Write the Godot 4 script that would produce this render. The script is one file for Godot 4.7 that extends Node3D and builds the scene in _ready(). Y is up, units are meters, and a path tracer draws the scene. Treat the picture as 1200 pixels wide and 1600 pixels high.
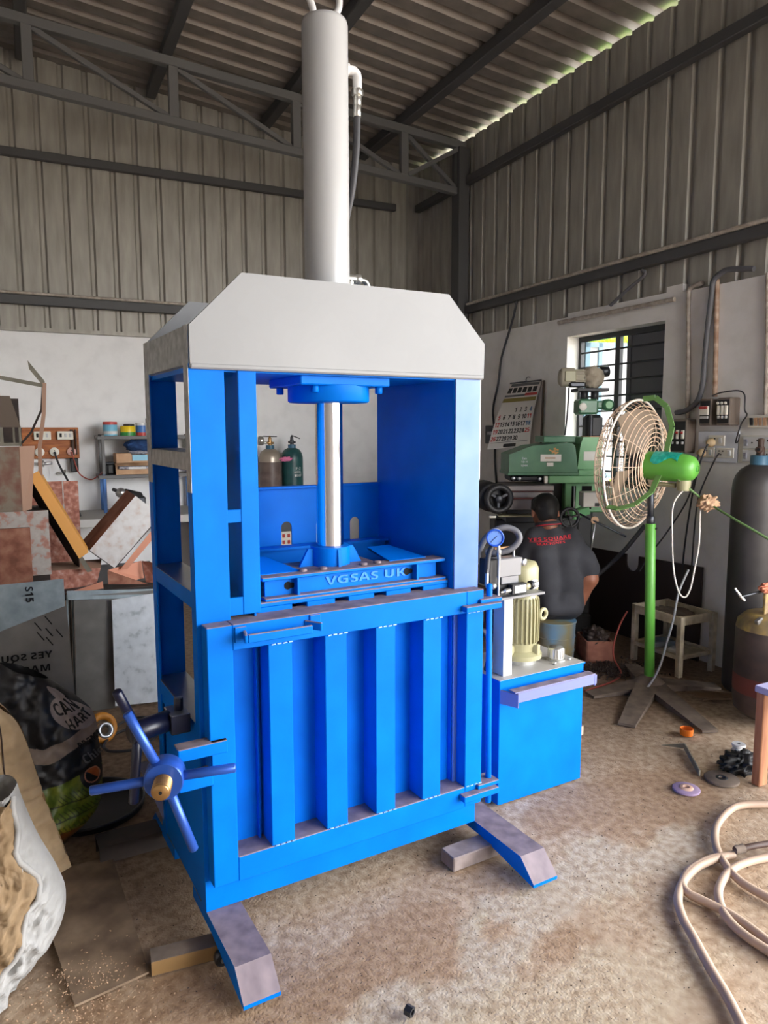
extends Node3D
# ---------------------------------------------------------------- setup values
const EYE := 1.35                                   # camera height, metres
const ROOM_X := 3.447                               # inner face of the right wall
const ROOM_Z := -6.3                                # inner face of the back wall
const TURN := 4.106                                 # the baler stands turned by this much
var M := {}                                         # materials
var MF := Transform3D(Basis(Vector3.UP, deg_to_rad(TURN)), Vector3.ZERO)   # the baler's frame
var used := {}

# ---------------------------------------------------------------- mesh builder
class Shape:
	var v := PackedVector3Array()
	var n := PackedVector3Array()
	var uv := PackedVector2Array()
	var col := PackedColorArray()
	var f := Transform3D.IDENTITY
	var paint := Color(1, 1, 1)
	func vert(p: Vector3, nn: Vector3, t := Vector2.ZERO) -> void:
		v.append(f * p); n.append(f.basis * nn); uv.append(t); col.append(paint)
	func tri(a: Vector3, b: Vector3, c: Vector3) -> void:        # counter-clockwise seen from outside
		var nn := (b - a).cross(c - a)
		if nn.length_squared() < 1e-16: return
		nn = nn.normalized()
		vert(a, nn); vert(c, nn); vert(b, nn)
	func quad(a: Vector3, b: Vector3, c: Vector3, d: Vector3) -> void:
		tri(a, b, c); tri(a, c, d)
	func stri(p: Array, nn: Array, t: Array) -> void:
		for k in [0, 2, 1]: vert(p[k], nn[k], t[k])
	func box(c: Vector3, s: Vector3, b := Basis.IDENTITY, bev := 0.0) -> void:
		var h := s * 0.5
		var e := minf(bev, minf(h.x, minf(h.y, h.z)) * 0.9)
		for axis in 3:
			var u := (axis + 1) % 3
			var w := (axis + 2) % 3
			for sg in [-1.0, 1.0]:
				var q := []
				for k in [[-1, -1], [1, -1], [1, 1], [-1, 1]]:
					var p := Vector3.ZERO
					p[axis] = h[axis] * sg
					p[u] = (h[u] - e) * k[0]
					p[w] = (h[w] - e) * k[1]
					q.append(c + b * p)
				if sg > 0: quad(q[0], q[1], q[2], q[3])
				else: quad(q[3], q[2], q[1], q[0])
		if e <= 0.0: return
		for axis in 3:                                            # the twelve chamfers
			var u := (axis + 1) % 3
			var w := (axis + 2) % 3
			for su in [-1.0, 1.0]:
				for sw in [-1.0, 1.0]:
					var a := Vector3.ZERO
					var d := Vector3.ZERO
					a[u] = h[u] * su; a[w] = (h[w] - e) * sw
					d[u] = (h[u] - e) * su; d[w] = h[w] * sw
					var lo := Vector3.ZERO
					lo[axis] = -(h[axis] - e)
					var hi := -lo
					oquad(c + b * (a + lo), c + b * (d + lo), c + b * (d + hi), c + b * (a + hi), c)
		for sx in [-1.0, 1.0]:
			for sy in [-1.0, 1.0]:
				for sz in [-1.0, 1.0]:
					var px := Vector3(h.x * sx, (h.y - e) * sy, (h.z - e) * sz)
					var py := Vector3((h.x - e) * sx, h.y * sy, (h.z - e) * sz)
					var pz := Vector3((h.x - e) * sx, (h.y - e) * sy, h.z * sz)
					if sx * sy * sz > 0: tri(c + b * px, c + b * py, c + b * pz)
					else: tri(c + b * px, c + b * pz, c + b * py)
	func bx(x0: float, x1: float, y0: float, y1: float, z0: float, z1: float, bev := 0.0) -> void:
		box(Vector3(x0 + x1, y0 + y1, z0 + z1) * 0.5, Vector3(absf(x1 - x0), absf(y1 - y0), absf(z1 - z0)), Basis.IDENTITY, bev)
	func beam(a: Vector3, b: Vector3, w: float, h: float, bev := 0.0, up := Vector3.UP) -> void:
		var y := (b - a).normalized()
		var x := up.cross(y)
		if x.length() < 0.01: x = Vector3.RIGHT.cross(y)
		x = x.normalized()
		box((a + b) * 0.5, Vector3(w, (b - a).length(), h), Basis(x, y, x.cross(y)), bev)
	func oquad(a: Vector3, b: Vector3, c: Vector3, d: Vector3, mid: Vector3) -> void:    # turned so that it faces away from mid
		if (b - a).cross(c - a).dot((a + c) * 0.5 - mid) < 0: quad(d, c, b, a)
		else: quad(a, b, c, d)
	func prism(poly: PackedVector2Array, o: Vector3, ex: Vector3, ey: Vector3, d: float) -> void:   # extruded along ex x ey by d
		var p := poly
		if Geometry2D.is_polygon_clockwise(p): p.reverse()
		var ez := ex.cross(ey).normalized() * absf(d)
		var at0 := o
		if d < 0: at0 = o - ez
		var idx := Geometry2D.triangulate_polygon(p)
		for k in range(0, idx.size(), 3):
			var a := p[idx[k]]
			var b := p[idx[k + 1]]
			var c := p[idx[k + 2]]
			if (b - a).cross(c - a) < 0:
				var s := b; b = c; c = s
			var A := at0 + ex * a.x + ey * a.y
			var B := at0 + ex * b.x + ey * b.y
			var C := at0 + ex * c.x + ey * c.y
			tri(A + ez, B + ez, C + ez)
			tri(A, C, B)
		for k in p.size():
			var a := p[k]
			var b := p[(k + 1) % p.size()]
			var A := at0 + ex * a.x + ey * a.y
			var B := at0 + ex * b.x + ey * b.y
			quad(A, B, B + ez, A + ez)
	func tube(pts: Array, r, sides := 10, closed := false) -> void:
		var m := pts.size()
		var rings := []
		var last := Vector3.ZERO
		for i in m:
			var t: Vector3
			if closed: t = pts[(i + 1) % m] - pts[(i + m - 1) % m]
			elif i == 0: t = pts[1] - pts[0]
			elif i == m - 1: t = pts[m - 1] - pts[m - 2]
			else: t = (pts[i + 1] - pts[i]).normalized() + (pts[i] - pts[i - 1]).normalized()
			t = t.normalized()
			var x := last - t * last.dot(t)
			if x.length() < 0.05:
				x = Vector3.UP.cross(t)
				if x.length() < 0.1: x = Vector3.RIGHT.cross(t)
			x = x.normalized()
			last = x
			var y := t.cross(x)
			var rr: float = r[i] if r is Array else r
			var ring := []
			for k in sides:
				var a := TAU * k / sides
				var d := x * cos(a) + y * sin(a)
				ring.append([pts[i] + d * rr, d])
			rings.append(ring)
		var count := m if closed else m - 1
		for i in count:
			var r0: Array = rings[i]
			var r1: Array = rings[(i + 1) % m]
			for k in sides:
				var k2 := (k + 1) % sides
				var z := Vector2.ZERO
				stri([r0[k][0], r0[k2][0], r1[k2][0]], [r0[k][1], r0[k2][1], r1[k2][1]], [z, z, z])
				stri([r0[k][0], r1[k2][0], r1[k][0]], [r0[k][1], r1[k2][1], r1[k][1]], [z, z, z])
		if not closed:
			for k in sides:
				tri(pts[0], rings[0][(k + 1) % sides][0], rings[0][k][0])
				tri(pts[m - 1], rings[m - 1][k][0], rings[m - 1][(k + 1) % sides][0])
	func lathe(prof: Array, o := Vector3.ZERO, b := Basis.IDENTITY, segs := 28, sharp := 0.6) -> void:   # [radius, height] pairs, from the bottom up, round b.y
		for i in prof.size() - 1:
			var p: Vector2 = prof[i]
			var q: Vector2 = prof[i + 1]
			if p.distance_to(q) < 1e-7: continue
			var nn := Vector2(q.y - p.y, -(q.x - p.x)).normalized()
			var na := nn
			var nb := nn
			if i > 0:
				var o2: Vector2 = prof[i - 1]
				var n2 := Vector2(p.y - o2.y, -(p.x - o2.x)).normalized()
				if n2.dot(nn) > sharp: na = (nn + n2).normalized()
			if i < prof.size() - 2:
				var o3: Vector2 = prof[i + 2]
				var n3 := Vector2(o3.y - q.y, -(o3.x - q.x)).normalized()
				if n3.dot(nn) > sharp: nb = (nn + n3).normalized()
			for k in segs:
				var a0 := TAU * k / segs
				var a1 := TAU * (k + 1) / segs
				var d0 := b.x * cos(a0) - b.z * sin(a0)
				var d1 := b.x * cos(a1) - b.z * sin(a1)
				var t0 := float(k) / segs
				var t1 := float(k + 1) / segs
				var P := [o + d0 * p.x + b.y * p.y, o + d1 * p.x + b.y * p.y, o + d1 * q.x + b.y * q.y, o + d0 * q.x + b.y * q.y]
				var N := [d0 * na.x + b.y * na.y, d1 * na.x + b.y * na.y, d1 * nb.x + b.y * nb.y, d0 * nb.x + b.y * nb.y]
				var T := [Vector2(t0, 1.0 - float(i) / prof.size()), Vector2(t1, 1.0 - float(i) / prof.size()), Vector2(t1, 1.0 - float(i + 1) / prof.size()), Vector2(t0, 1.0 - float(i + 1) / prof.size())]
				if p.x > 1e-6: stri([P[0], P[1], P[2]], [N[0], N[1], N[2]], [T[0], T[1], T[2]])
				if q.x > 1e-6: stri([P[0], P[2], P[3]], [N[0], N[2], N[3]], [T[0], T[2], T[3]])
	func cyl(a: Vector3, b: Vector3, r: float, segs := 20, bev := 0.0) -> void:
		var y := (b - a).normalized()
		var x := Vector3.UP.cross(y)
		if x.length() < 0.05: x = Vector3.RIGHT.cross(y)
		x = x.normalized()
		var h := (b - a).length()
		lathe([Vector2(0, 0), Vector2(r - bev, 0), Vector2(r, bev), Vector2(r, h - bev), Vector2(r - bev, h), Vector2(0, h)], a, Basis(x, y, x.cross(y)), segs)
	func ball(c: Vector3, r: Vector3, b := Basis.IDENTITY, segs := 16) -> void:
		var prof := []
		for i in 13:
			var a := PI * i / 12 - PI / 2
			prof.append(Vector2(cos(a), sin(a)))
		prof[0].x = 0.0; prof[12].x = 0.0
		var g := f
		f = f * Transform3D(Basis(b.x * r.x, b.y * r.y, b.z * r.z), c)
		var from := n.size()
		lathe(prof, Vector3.ZERO, Basis.IDENTITY, segs, 0.2)
		for k in range(from, n.size()):
			var q := (f.affine_inverse() * v[k])
			n[k] = (g.basis * (b * Vector3(q.x / r.x, q.y / r.y, q.z / r.z))).normalized()
		f = g
	func ring(c: Vector3, axis: Vector3, R: float, r: float, segs := 32, sides := 8, squash := Vector3.ONE) -> void:
		var y := axis.normalized()
		var x := Vector3.UP.cross(y)
		if x.length() < 0.05: x = Vector3.RIGHT.cross(y)
		x = x.normalized()
		var z := x.cross(y)
		var pts := []
		for k in segs: pts.append(c + (x * cos(TAU * k / segs) * squash.x + z * sin(TAU * k / segs) * squash.z) * R)
		tube(pts, r, sides, true)
	func sheet(fn: Callable, nu: int, nv: int, flip := false) -> void:      # smooth surface from fn(u, v)
		var P := []
		for j in nv + 1:
			var row := PackedVector3Array()
			for i in nu + 1: row.append(fn.call(float(i) / nu, float(j) / nv))
			P.append(row)
		var N := []
		for j in nv + 1:
			var row := PackedVector3Array()
			for i in nu + 1:
				var du: Vector3 = P[j][mini(i + 1, nu)] - P[j][maxi(i - 1, 0)]
				var dv: Vector3 = P[mini(j + 1, nv)][i] - P[maxi(j - 1, 0)][i]
				var nn := du.cross(dv)
				nn = nn.normalized() if nn.length() > 1e-12 else Vector3.UP
				row.append(-nn if flip else nn)
			N.append(row)
		for j in nv:
			for i in nu:
				var ps := [P[j][i], P[j][i + 1], P[j + 1][i + 1], P[j + 1][i]]
				var ns := [N[j][i], N[j][i + 1], N[j + 1][i + 1], N[j + 1][i]]
				var ts := []
				for k in [[0, 0], [1, 0], [1, 1], [0, 1]]: ts.append(Vector2(float(i + k[0]) / nu, float(j + k[1]) / nv))
				if flip:
					stri([ps[0], ps[2], ps[1]], [ns[0], ns[2], ns[1]], [ts[0], ts[2], ts[1]])
					stri([ps[0], ps[3], ps[2]], [ns[0], ns[3], ns[2]], [ts[0], ts[3], ts[2]])
				else:
					stri([ps[0], ps[1], ps[2]], [ns[0], ns[1], ns[2]], [ts[0], ts[1], ts[2]])
					stri([ps[0], ps[2], ps[3]], [ns[0], ns[2], ns[3]], [ts[0], ts[2], ts[3]])

# ---------------------------------------------------------------- scene helpers
func shp(f := Transform3D.IDENTITY) -> Shape:
	var s := Shape.new()
	s.f = f
	return s

func numbered(called: String) -> String:
	var k: int = used.get(called, 0)
	used[called] = k + 1
	return called if k == 0 else "%s_%03d" % [called, k]

func rel(p: Node3D) -> Transform3D:                 # a node's place in the world (all nodes are at most three deep)
	var t := Transform3D.IDENTITY
	var q: Node = p
	while q != self and q != null:
		t = q.transform * t
		q = q.get_parent()
	return t

func build(s: Shape, called: String, mat: Material, parent: Node3D = self, top: Material = null, at = null) -> MeshInstance3D:
	var o := MeshInstance3D.new()
	o.name = numbered(called) if parent == self else called
	var inv := rel(parent).affine_inverse()
	var move := Vector3.ZERO
	if parent == self and at != null: move = at
	elif parent == self and s.v.size():
		var lo := s.v[0]
		var hi := s.v[0]
		for p in s.v: lo = lo.min(p); hi = hi.max(p)
		move = Vector3((lo.x + hi.x) / 2, lo.y, (lo.z + hi.z) / 2)
	o.position = move
	var sets := [[PackedVector3Array(), PackedVector3Array(), PackedVector2Array(), PackedColorArray()], [PackedVector3Array(), PackedVector3Array(), PackedVector2Array(), PackedColorArray()]]
	var white := true
	for k in range(0, s.v.size(), 3):
		var face := (s.n[k] + s.n[k + 1] + s.n[k + 2]) / 3.0
		var d: Array = sets[1] if top != null and face.y > 0.7 else sets[0]
		for j in 3:
			d[0].append(inv * s.v[k + j] - move)
			d[1].append((inv.basis * s.n[k + j]).normalized())
			d[2].append(s.uv[k + j])
			d[3].append(s.col[k + j])
			if s.col[k + j] != Color(1, 1, 1): white = false
	var mesh := ArrayMesh.new()
	for i in 2:
		if sets[i][0].is_empty(): continue
		var a := []
		a.resize(Mesh.ARRAY_MAX)
		a[Mesh.ARRAY_VERTEX] = sets[i][0]
		a[Mesh.ARRAY_NORMAL] = sets[i][1]
		a[Mesh.ARRAY_TEX_UV] = sets[i][2]
		if not white: a[Mesh.ARRAY_COLOR] = sets[i][3]
		mesh.add_surface_from_arrays(Mesh.PRIMITIVE_TRIANGLES, a)
		mesh.surface_set_material(mesh.get_surface_count() - 1, mat if i == 0 else top)
	o.mesh = mesh
	parent.add_child(o, true)
	return o

const GROUPS := {"gas_bottle": "gas bottles", "conduit": "conduits on the walls", "welding_hose": "beige welding hoses on the floor", "breaker_box": "breaker boxes on the right wall", "power_cable": "black cords hanging from the sockets", "wall_cable": "cables on the right wall", "paint_tin": "tins on the rack", "grinding_disc": "grinding discs on the floor", "plug": "plugs in the white board", "sheet_metal_box": "rusty box shells in the heap", "offcut": "offcuts on the tool stand", "pipe_clamp": "wall brackets under the switch board", "hanging_cable": "cords hanging from the wooden switch board", "socket_board": "socket boards"}

func tag(o: Node3D, label: String, category: String, group := "", kind := "") -> Node3D:
	var stem: String = str(o.name)
	if stem.right(4).left(1) == "_" and stem.right(3).is_valid_int(): stem = stem.left(-4)
	if group == "" and GROUPS.has(stem): group = GROUPS[stem]
	o.set_meta("label", label)
	o.set_meta("category", category)
	if group: o.set_meta("group", group)
	if kind: o.set_meta("kind", kind)
	return o

func struct(o: Node3D) -> Node3D:
	o.set_meta("kind", "structure")
	return o

func thing(called: String, label: String, category: String, at: Vector3, turn := 0.0, group := "") -> Node3D:
	var o := Node3D.new()
	o.name = numbered(called)
	add_child(o, true)
	o.position = at
	o.rotation.y = deg_to_rad(turn)
	return tag(o, label, category, group)

func words(text: String, called: String, mat: Material, parent: Node3D, f: Transform3D, high: float, deep := 0.002, wide := 1.0, font_name := "Droid Sans", weight := 700) -> MeshInstance3D:
	var t := TextMesh.new()                          # lettering: centred on f, reading along f.x, up along f.y, facing f.z
	var fo := SystemFont.new()
	fo.font_names = PackedStringArray([font_name])
	fo.font_weight = weight
	t.font = fo
	t.text = text
	t.font_size = 48
	t.pixel_size = high / 35.0
	t.depth = deep
	t.curve_step = 3.0
	t.material = mat
	var o := MeshInstance3D.new()
	o.name = called
	o.mesh = t
	parent.add_child(o, true)
	o.transform = rel(parent).affine_inverse() * f * Transform3D(Basis.from_scale(Vector3(wide, 1, 1)), Vector3.ZERO)
	return o

func noise_tex(freq: float, oct: int, sd: int, stops: Array, size := 512, typ := FastNoiseLite.TYPE_SIMPLEX_SMOOTH) -> NoiseTexture2D:
	var nz := FastNoiseLite.new()
	nz.noise_type = typ
	nz.frequency = freq
	nz.fractal_octaves = oct
	nz.seed = sd
	var g := Gradient.new()
	var offs := PackedFloat32Array()
	var cols := PackedColorArray()
	for s in stops:
		offs.append(s[0]); cols.append(s[1])
	g.offsets = offs
	g.colors = cols
	var t := NoiseTexture2D.new()
	t.width = size
	t.height = size
	t.seamless = true
	t.noise = nz
	t.color_ramp = g
	return t

func mat(called: String, c: Color, rough := 0.6, metal := 0.0, spec := 0.5) -> StandardMaterial3D:
	var m := StandardMaterial3D.new()
	m.resource_name = called
	m.albedo_color = c
	m.roughness = rough
	m.metallic = metal
	m.metallic_specular = spec
	M[called] = m
	return m

func tri_tex(m: StandardMaterial3D, t: Texture2D, scale := 1.0, world := false) -> StandardMaterial3D:
	m.albedo_texture = t
	m.uv1_triplanar = true
	m.uv1_world_triplanar = world
	m.uv1_scale = Vector3.ONE * scale
	return m

func bump(m: StandardMaterial3D, t: Texture2D, cm: float) -> StandardMaterial3D:
	m.heightmap_enabled = true
	m.heightmap_texture = t
	m.heightmap_scale = cm
	return m

func rgb(r: int, g: int, b: int) -> Color:
	return Color(r / 255.0, g / 255.0, b / 255.0)

func mx(u: float, y: float, w: float) -> Vector3:   # a point given in the baler's frame
	return MF * Vector3(u, y, w)

func spline(pts: Array, per := 6) -> Array:         # Catmull-Rom through the points
	var out := []
	for i in pts.size() - 1:
		var a: Vector3 = pts[maxi(i - 1, 0)]
		var b: Vector3 = pts[i]
		var c: Vector3 = pts[i + 1]
		var d: Vector3 = pts[mini(i + 2, pts.size() - 1)]
		for k in per: out.append(b.cubic_interpolate(c, a, d, float(k) / per))
	out.append(pts[-1])
	return out

func cable(called: String, pts: Array, r: float, m: Material, parent: Node3D = self, per := 6, sides := 7) -> MeshInstance3D:
	var s := shp()
	s.tube(spline(pts, per), r, sides)
	return build(s, called, m, parent)

# ---------------------------------------------------------------- the scene
func _ready() -> void:
	camera_and_light()
	materials()
	more_materials()
	room()
	roof()
	baler()
	power_pack()
	left_side()
	right_side()
	floor_things()

func camera_and_light() -> void:
	var cam := Camera3D.new()
	cam.name = "camera"
	cam.fov = rad_to_deg(2.0 * atan(800.0 / 1130.0))
	cam.near = 0.05
	cam.far = 200.0
	cam.position = Vector3(0, EYE, 0)
	cam.basis = Basis(Vector3.UP, deg_to_rad(-26.116)) * Basis(Vector3.RIGHT, deg_to_rad(-6.667)) * Basis(Vector3.BACK, deg_to_rad(-0.12))
	cam.current = true
	add_child(cam)
	var env := Environment.new()
	env.background_mode = Environment.BG_SKY
	var sky := Sky.new()
	var sm := ProceduralSkyMaterial.new()            # bright overcast sky
	sm.sky_top_color = Color(0.875, 0.895, 0.93)
	sm.sky_horizon_color = Color(0.975, 0.965, 0.95)
	sm.ground_horizon_color = Color(0.55, 0.52, 0.48)
	sm.ground_bottom_color = Color(0.42, 0.39, 0.35)
	sm.sky_energy_multiplier = 6.0
	sm.ground_energy_multiplier = 2.0
	sky.sky_material = sm
	env.sky = sky
	env.tonemap_mode = Environment.TONE_MAPPER_LINEAR
	env.tonemap_exposure = 0.29
	env.sdfgi_enabled = true
	env.ssao_enabled = true
	env.ssil_enabled = true
	var we := WorldEnvironment.new()
	we.name = "environment"
	we.environment = env
	add_child(we)

func materials() -> void:
	var m: StandardMaterial3D
	# blue machine paint, faintly uneven
	m = mat("blue_paint", Color(1, 1, 1), 0.42, 0.0, 0.2)
	tri_tex(m, noise_tex(0.012, 3, 11, [[0.0, Color(0.0, 0.40, 0.78)], [1.0, Color(0.0, 0.45, 0.86)]], 256), 1.2)
	m = mat("dusty_paint", Color(1, 1, 1), 0.7)
	tri_tex(m, noise_tex(0.03, 4, 12, [[0.0, rgb(100, 88, 94)], [0.5, rgb(124, 110, 116)], [1.0, rgb(142, 128, 130)]], 256), 2.0)
	m = mat("white_paint", Color(1, 1, 1), 0.42, 0.0, 0.35)
	tri_tex(m, noise_tex(0.008, 4, 13, [[0.0, rgb(136, 137, 138)], [1.0, rgb(146, 147, 148)]], 256), 0.8)
	m = mat("scuffed_paint", Color(1, 1, 1), 0.4, 0.25)
	tri_tex(m, noise_tex(0.03, 4, 14, [[0.0, rgb(138, 140, 138)], [0.5, rgb(172, 174, 172)], [1.0, rgb(206, 208, 206)]], 512), 1.6)
	mat("white_plain", rgb(206, 206, 206), 0.35)
	mat("chrome", rgb(236, 236, 238), 0.08, 1.0)
	mat("steel", rgb(176, 178, 180), 0.3, 0.9)
	mat("dark_steel", rgb(70, 72, 76), 0.4, 0.8)
	mat("zinc", rgb(205, 205, 200), 0.28, 0.85)
	mat("brass", rgb(178, 140, 92), 0.35, 0.9)
	mat("rubber", rgb(46, 46, 50), 0.55)
	mat("black_plastic", rgb(24, 24, 26), 0.5)
	mat("black_hole", rgb(8, 8, 9), 0.9)
	mat("cream_paint", rgb(156, 151, 116), 0.4)
	mat("grey_tank_top", rgb(166, 162, 156), 0.45)
	mat("weld", rgb(150, 190, 235), 0.3, 0.3)
	# concrete floor: colour, and a relief of grit
	m = mat("concrete", Color(1, 1, 1), 0.9)
	tri_tex(m, noise_tex(0.03, 8, 21, [[0.0, rgb(132, 112, 92)], [0.35, rgb(164, 145, 124)], [0.6, rgb(178, 161, 141)], [1.0, rgb(198, 184, 166)]], 2048), 0.42, true)
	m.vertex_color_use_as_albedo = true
	bump(m, noise_tex(0.16, 6, 22, [[0.0, Color.BLACK], [0.38, Color(0.55, 0.55, 0.55)], [0.62, Color(0.62, 0.62, 0.62)], [1.0, Color.WHITE]], 2048, FastNoiseLite.TYPE_PERLIN), 0.22)
	# white-washed lower walls, corrugated sheet, roof steel
	m = mat("plaster", Color(1, 1, 1), 0.85)
	tri_tex(m, noise_tex(0.01, 6, 23, [[0.0, rgb(232, 232, 232)], [0.5, rgb(241, 241, 241)], [1.0, rgb(244, 244, 244)]], 1024), 0.45, true)
	m = mat("plaster_warm", Color(1, 1, 1), 0.85)
	tri_tex(m, noise_tex(0.01, 6, 24, [[0.0, rgb(226, 224, 218)], [0.5, rgb(238, 236, 232)], [1.0, rgb(242, 240, 237)]], 1024), 0.45, true)
	m = mat("wall_sheet", Color(1, 1, 1), 0.5, 0.15)
	tri_tex(m, noise_tex(0.015, 5, 25, [[0.0, rgb(136, 132, 124)], [1.0, rgb(166, 162, 153)]], 512), 0.6, true)
	m.uv1_scale = Vector3(1.6, 0.25, 1.6)
	m = mat("roof_sheet", Color(1, 1, 1), 0.45, 0.2)
	tri_tex(m, noise_tex(0.02, 4, 26, [[0.0, rgb(112, 106, 101)], [1.0, rgb(140, 132, 125)]], 512), 0.6, true)
	mat("grey_steel", rgb(98, 98, 98), 0.55, 0.1)
	mat("dark_girt", rgb(72, 72, 73), 0.6, 0.1)

# ---------------------------------------------------------------- the room
func rib_sheet(s: Shape, o: Vector3, along: Vector3, up: Vector3, out: Vector3, len0: float, len1: float, h0: float, h1: float, pitch := 0.175, rib := 0.05, deep := 0.025, thick := 0.004) -> void:
	# a trapezoidal sheet: flat pans with ribs standing off towards -out
	var k := int(floor(len0 / pitch))
	while k * pitch < len1:
		var a := k * pitch
		var xs := [a, a + pitch - rib, a + pitch - rib * 0.72, a + pitch - rib * 0.28, a + pitch]
		var ds := [0.0, 0.0, deep, deep, 0.0]
		for j in 4:
			var x0 := clampf(xs[j], len0, len1)
			var x1 := clampf(xs[j + 1], len0, len1)
			if x1 - x0 < 1e-5: continue
			var p: Vector3 = o + along * x0 + out * float(ds[j])
			var q: Vector3 = o + along * x1 + out * float(ds[j + 1])
			s.oquad(p + up * h0, q + up * h0, q + up * h1, p + up * h1, (p + q) * 0.5 + up * (h0 + h1) * 0.5 + out)
			s.oquad(p + up * h0 + out * thick, q + up * h0 + out * thick, q + up * h1 + out * thick, p + up * h1 + out * thick, (p + q) * 0.5 + up * (h0 + h1) * 0.5 - out)
		k += 1

func room() -> void:
	# ground slab with a slightly uneven face and its own patches of cement and dust
	var nz := FastNoiseLite.new()
	nz.seed = 5
	nz.frequency = 0.9
	nz.fractal_octaves = 4
	var s := shp()
	var tint := func(x: float, z: float) -> Color:
		var a := nz.get_noise_2d(x, z) * 0.5 + 0.5
		var w := Vector2(x + 0.10 * nz.get_noise_2d(x * 3.0 + 9.0, z * 3.0), z + 0.10 * nz.get_noise_2d(x * 3.0, z * 3.0 + 20.0))
		var fine := nz.get_noise_2d(x * 9.0, z * 9.0)
		var c := Color(0.90, 0.79, 0.67).lerp(Color(0.97, 0.90, 0.81), smoothstep(0.35, 0.65, a + fine * 0.25))
		var near := 9.0                               # band of pale cement trodden into the dust
		var band := [Vector2(0.45, -1.30), Vector2(0.80, -1.36), Vector2(1.10, -1.52), Vector2(1.45, -1.57), Vector2(1.85, -1.62)]
		for k in 4: near = minf(near, w.distance_to(Geometry2D.get_closest_point_to_segment(w, band[k], band[k + 1])))
		c = c.lerp(Color(1.16, 1.08, 0.97), 1.0 - smoothstep(0.08, 0.125, near + fine * 0.05))
		var mid := (w - Vector2(1.15, -1.2)) / Vector2(0.5, 0.16)
		c = c.lerp(Color(1.08, 1.0, 0.90), 0.8 * (1.0 - smoothstep(0.82, 1.0, mid.length() + fine * 0.3)))
		for k in [[0.80, -1.55, 0.30, 0.13], [1.9, -1.85, 0.45, 0.2], [1.22, -1.36, 0.09, 0.05], [0.2, -1.55, 0.5, 0.2]]:
			var d := (w - Vector2(k[0], k[1])) / Vector2(k[2], k[3])
			c = c.lerp(Color(0.74, 0.59, 0.45), 0.9 * (1.0 - smoothstep(0.85, 1.02, d.length() + fine * 0.2)))
		var shade_grime := maxf(smoothstep(-1.95, -2.5, z + fine * 0.15), 0.9 * smoothstep(0.5, 0.0, x + fine * 0.1) * smoothstep(-1.7, -1.95, z))  # cast shade beside the press and at the back painted in, with some dirt
		return c.lerp(Color(0.44, 0.36, 0.30), shade_grime * 0.85)
	var xs := []
	var zs := []
	var x := -4.0
	while x < 8.2: xs.append(x); x += 0.035 if x > -0.5 and x < 2.8 else 0.3
	xs.append(8.2)
	var z := -6.6
	while z < 5.2: zs.append(z); z += 0.03 if z > -2.4 and z < -0.8 else 0.15
	zs.append(5.2)
	var P := func(i: int, j: int) -> Vector3:
		var h := nz.get_noise_2d(xs[i] * 1.5 + 40.0, zs[j] * 1.5)
		return Vector3(xs[i], -0.004 + h * 0.004, zs[j])
	for i in xs.size() - 1:
		for j in zs.size() - 1:
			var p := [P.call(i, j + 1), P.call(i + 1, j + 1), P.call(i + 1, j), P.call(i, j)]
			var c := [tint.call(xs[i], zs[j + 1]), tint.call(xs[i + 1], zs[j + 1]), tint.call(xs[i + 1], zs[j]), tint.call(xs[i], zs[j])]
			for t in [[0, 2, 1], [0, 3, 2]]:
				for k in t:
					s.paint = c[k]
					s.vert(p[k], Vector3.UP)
	s.paint = Color(1, 1, 1, 0.999)
	s.bx(-4.0, 8.2, -0.2, -0.06, -6.6, 5.2)
	s.paint = Color(1, 1, 1)
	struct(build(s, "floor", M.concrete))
	# yard outside the open sides
	var yard := mat("yard", rgb(196, 184, 166), 0.9)
	s = shp()
	s.bx(-30, 30, -0.3, -0.205, -30, 30)
	struct(build(s, "trim_1", yard))
	# back wall: masonry below, sheet above
	var wb := Node3D.new()
	wb.name = "wall_back"
	add_child(wb)
	struct(wb)
	s = shp()
	s.bx(-4.2, 3.7, 0, 2.1, ROOM_Z - 0.2, ROOM_Z)
	build(s, "masonry", M.plaster, wb)
	var x0 := -4.2
	while x0 < 3.5:
		s = shp()
		rib_sheet(s, Vector3(0.039, 0, ROOM_Z - 0.02), Vector3.RIGHT, Vector3.UP, Vector3.FORWARD, x0, minf(x0 + 1.05, 3.5), 2.1, 4.9)
		build(s, "sheet_panel", M.wall_sheet, wb)
		x0 += 1.05
	s = shp()
	s.bx(-4.2, 3.44, 2.285, 2.355, ROOM_Z, ROOM_Z + 0.05, 0.004)
	build(s, "girt", M.dark_girt, wb)
	s = shp()
	s.bx(-4.2, 3.2, 3.355, 3.415, ROOM_Z, ROOM_Z + 0.05, 0.004)
	build(s, "girt", M.dark_girt, wb)
	s = shp()
	s.beam(Vector3(-2, 2.102, ROOM_Z + 0.02), Vector3(3.4, 2.102, ROOM_Z + 0.02), 0.03, 0.03)
	build(s, "flashing", M.wall_sheet, wb)
	# right wall: masonry with the window, sheet above, large open bay nearer the yard
	var wr := Node3D.new()
	wr.name = "wall_right"
	add_child(wr)
	struct(wr)
	s = shp()
	var R := ROOM_X
	s.bx(R, R + 0.2, 0, 2.115, -6.5, -4.095)
	s.bx(R, R + 0.2, 0, 0.95, -4.095, -3.22)
	s.bx(R, R + 0.2, 1.98, 2.14, -4.095, -3.22)
	s.bx(R, R + 0.2, 0, 2.172, -3.22, -3.10)
	s.bx(R, R + 0.2, 0, 2.125, -3.10, -1.95)
	build(s, "masonry", M.plaster_warm, wr)
	var z0 := -6.5
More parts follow.
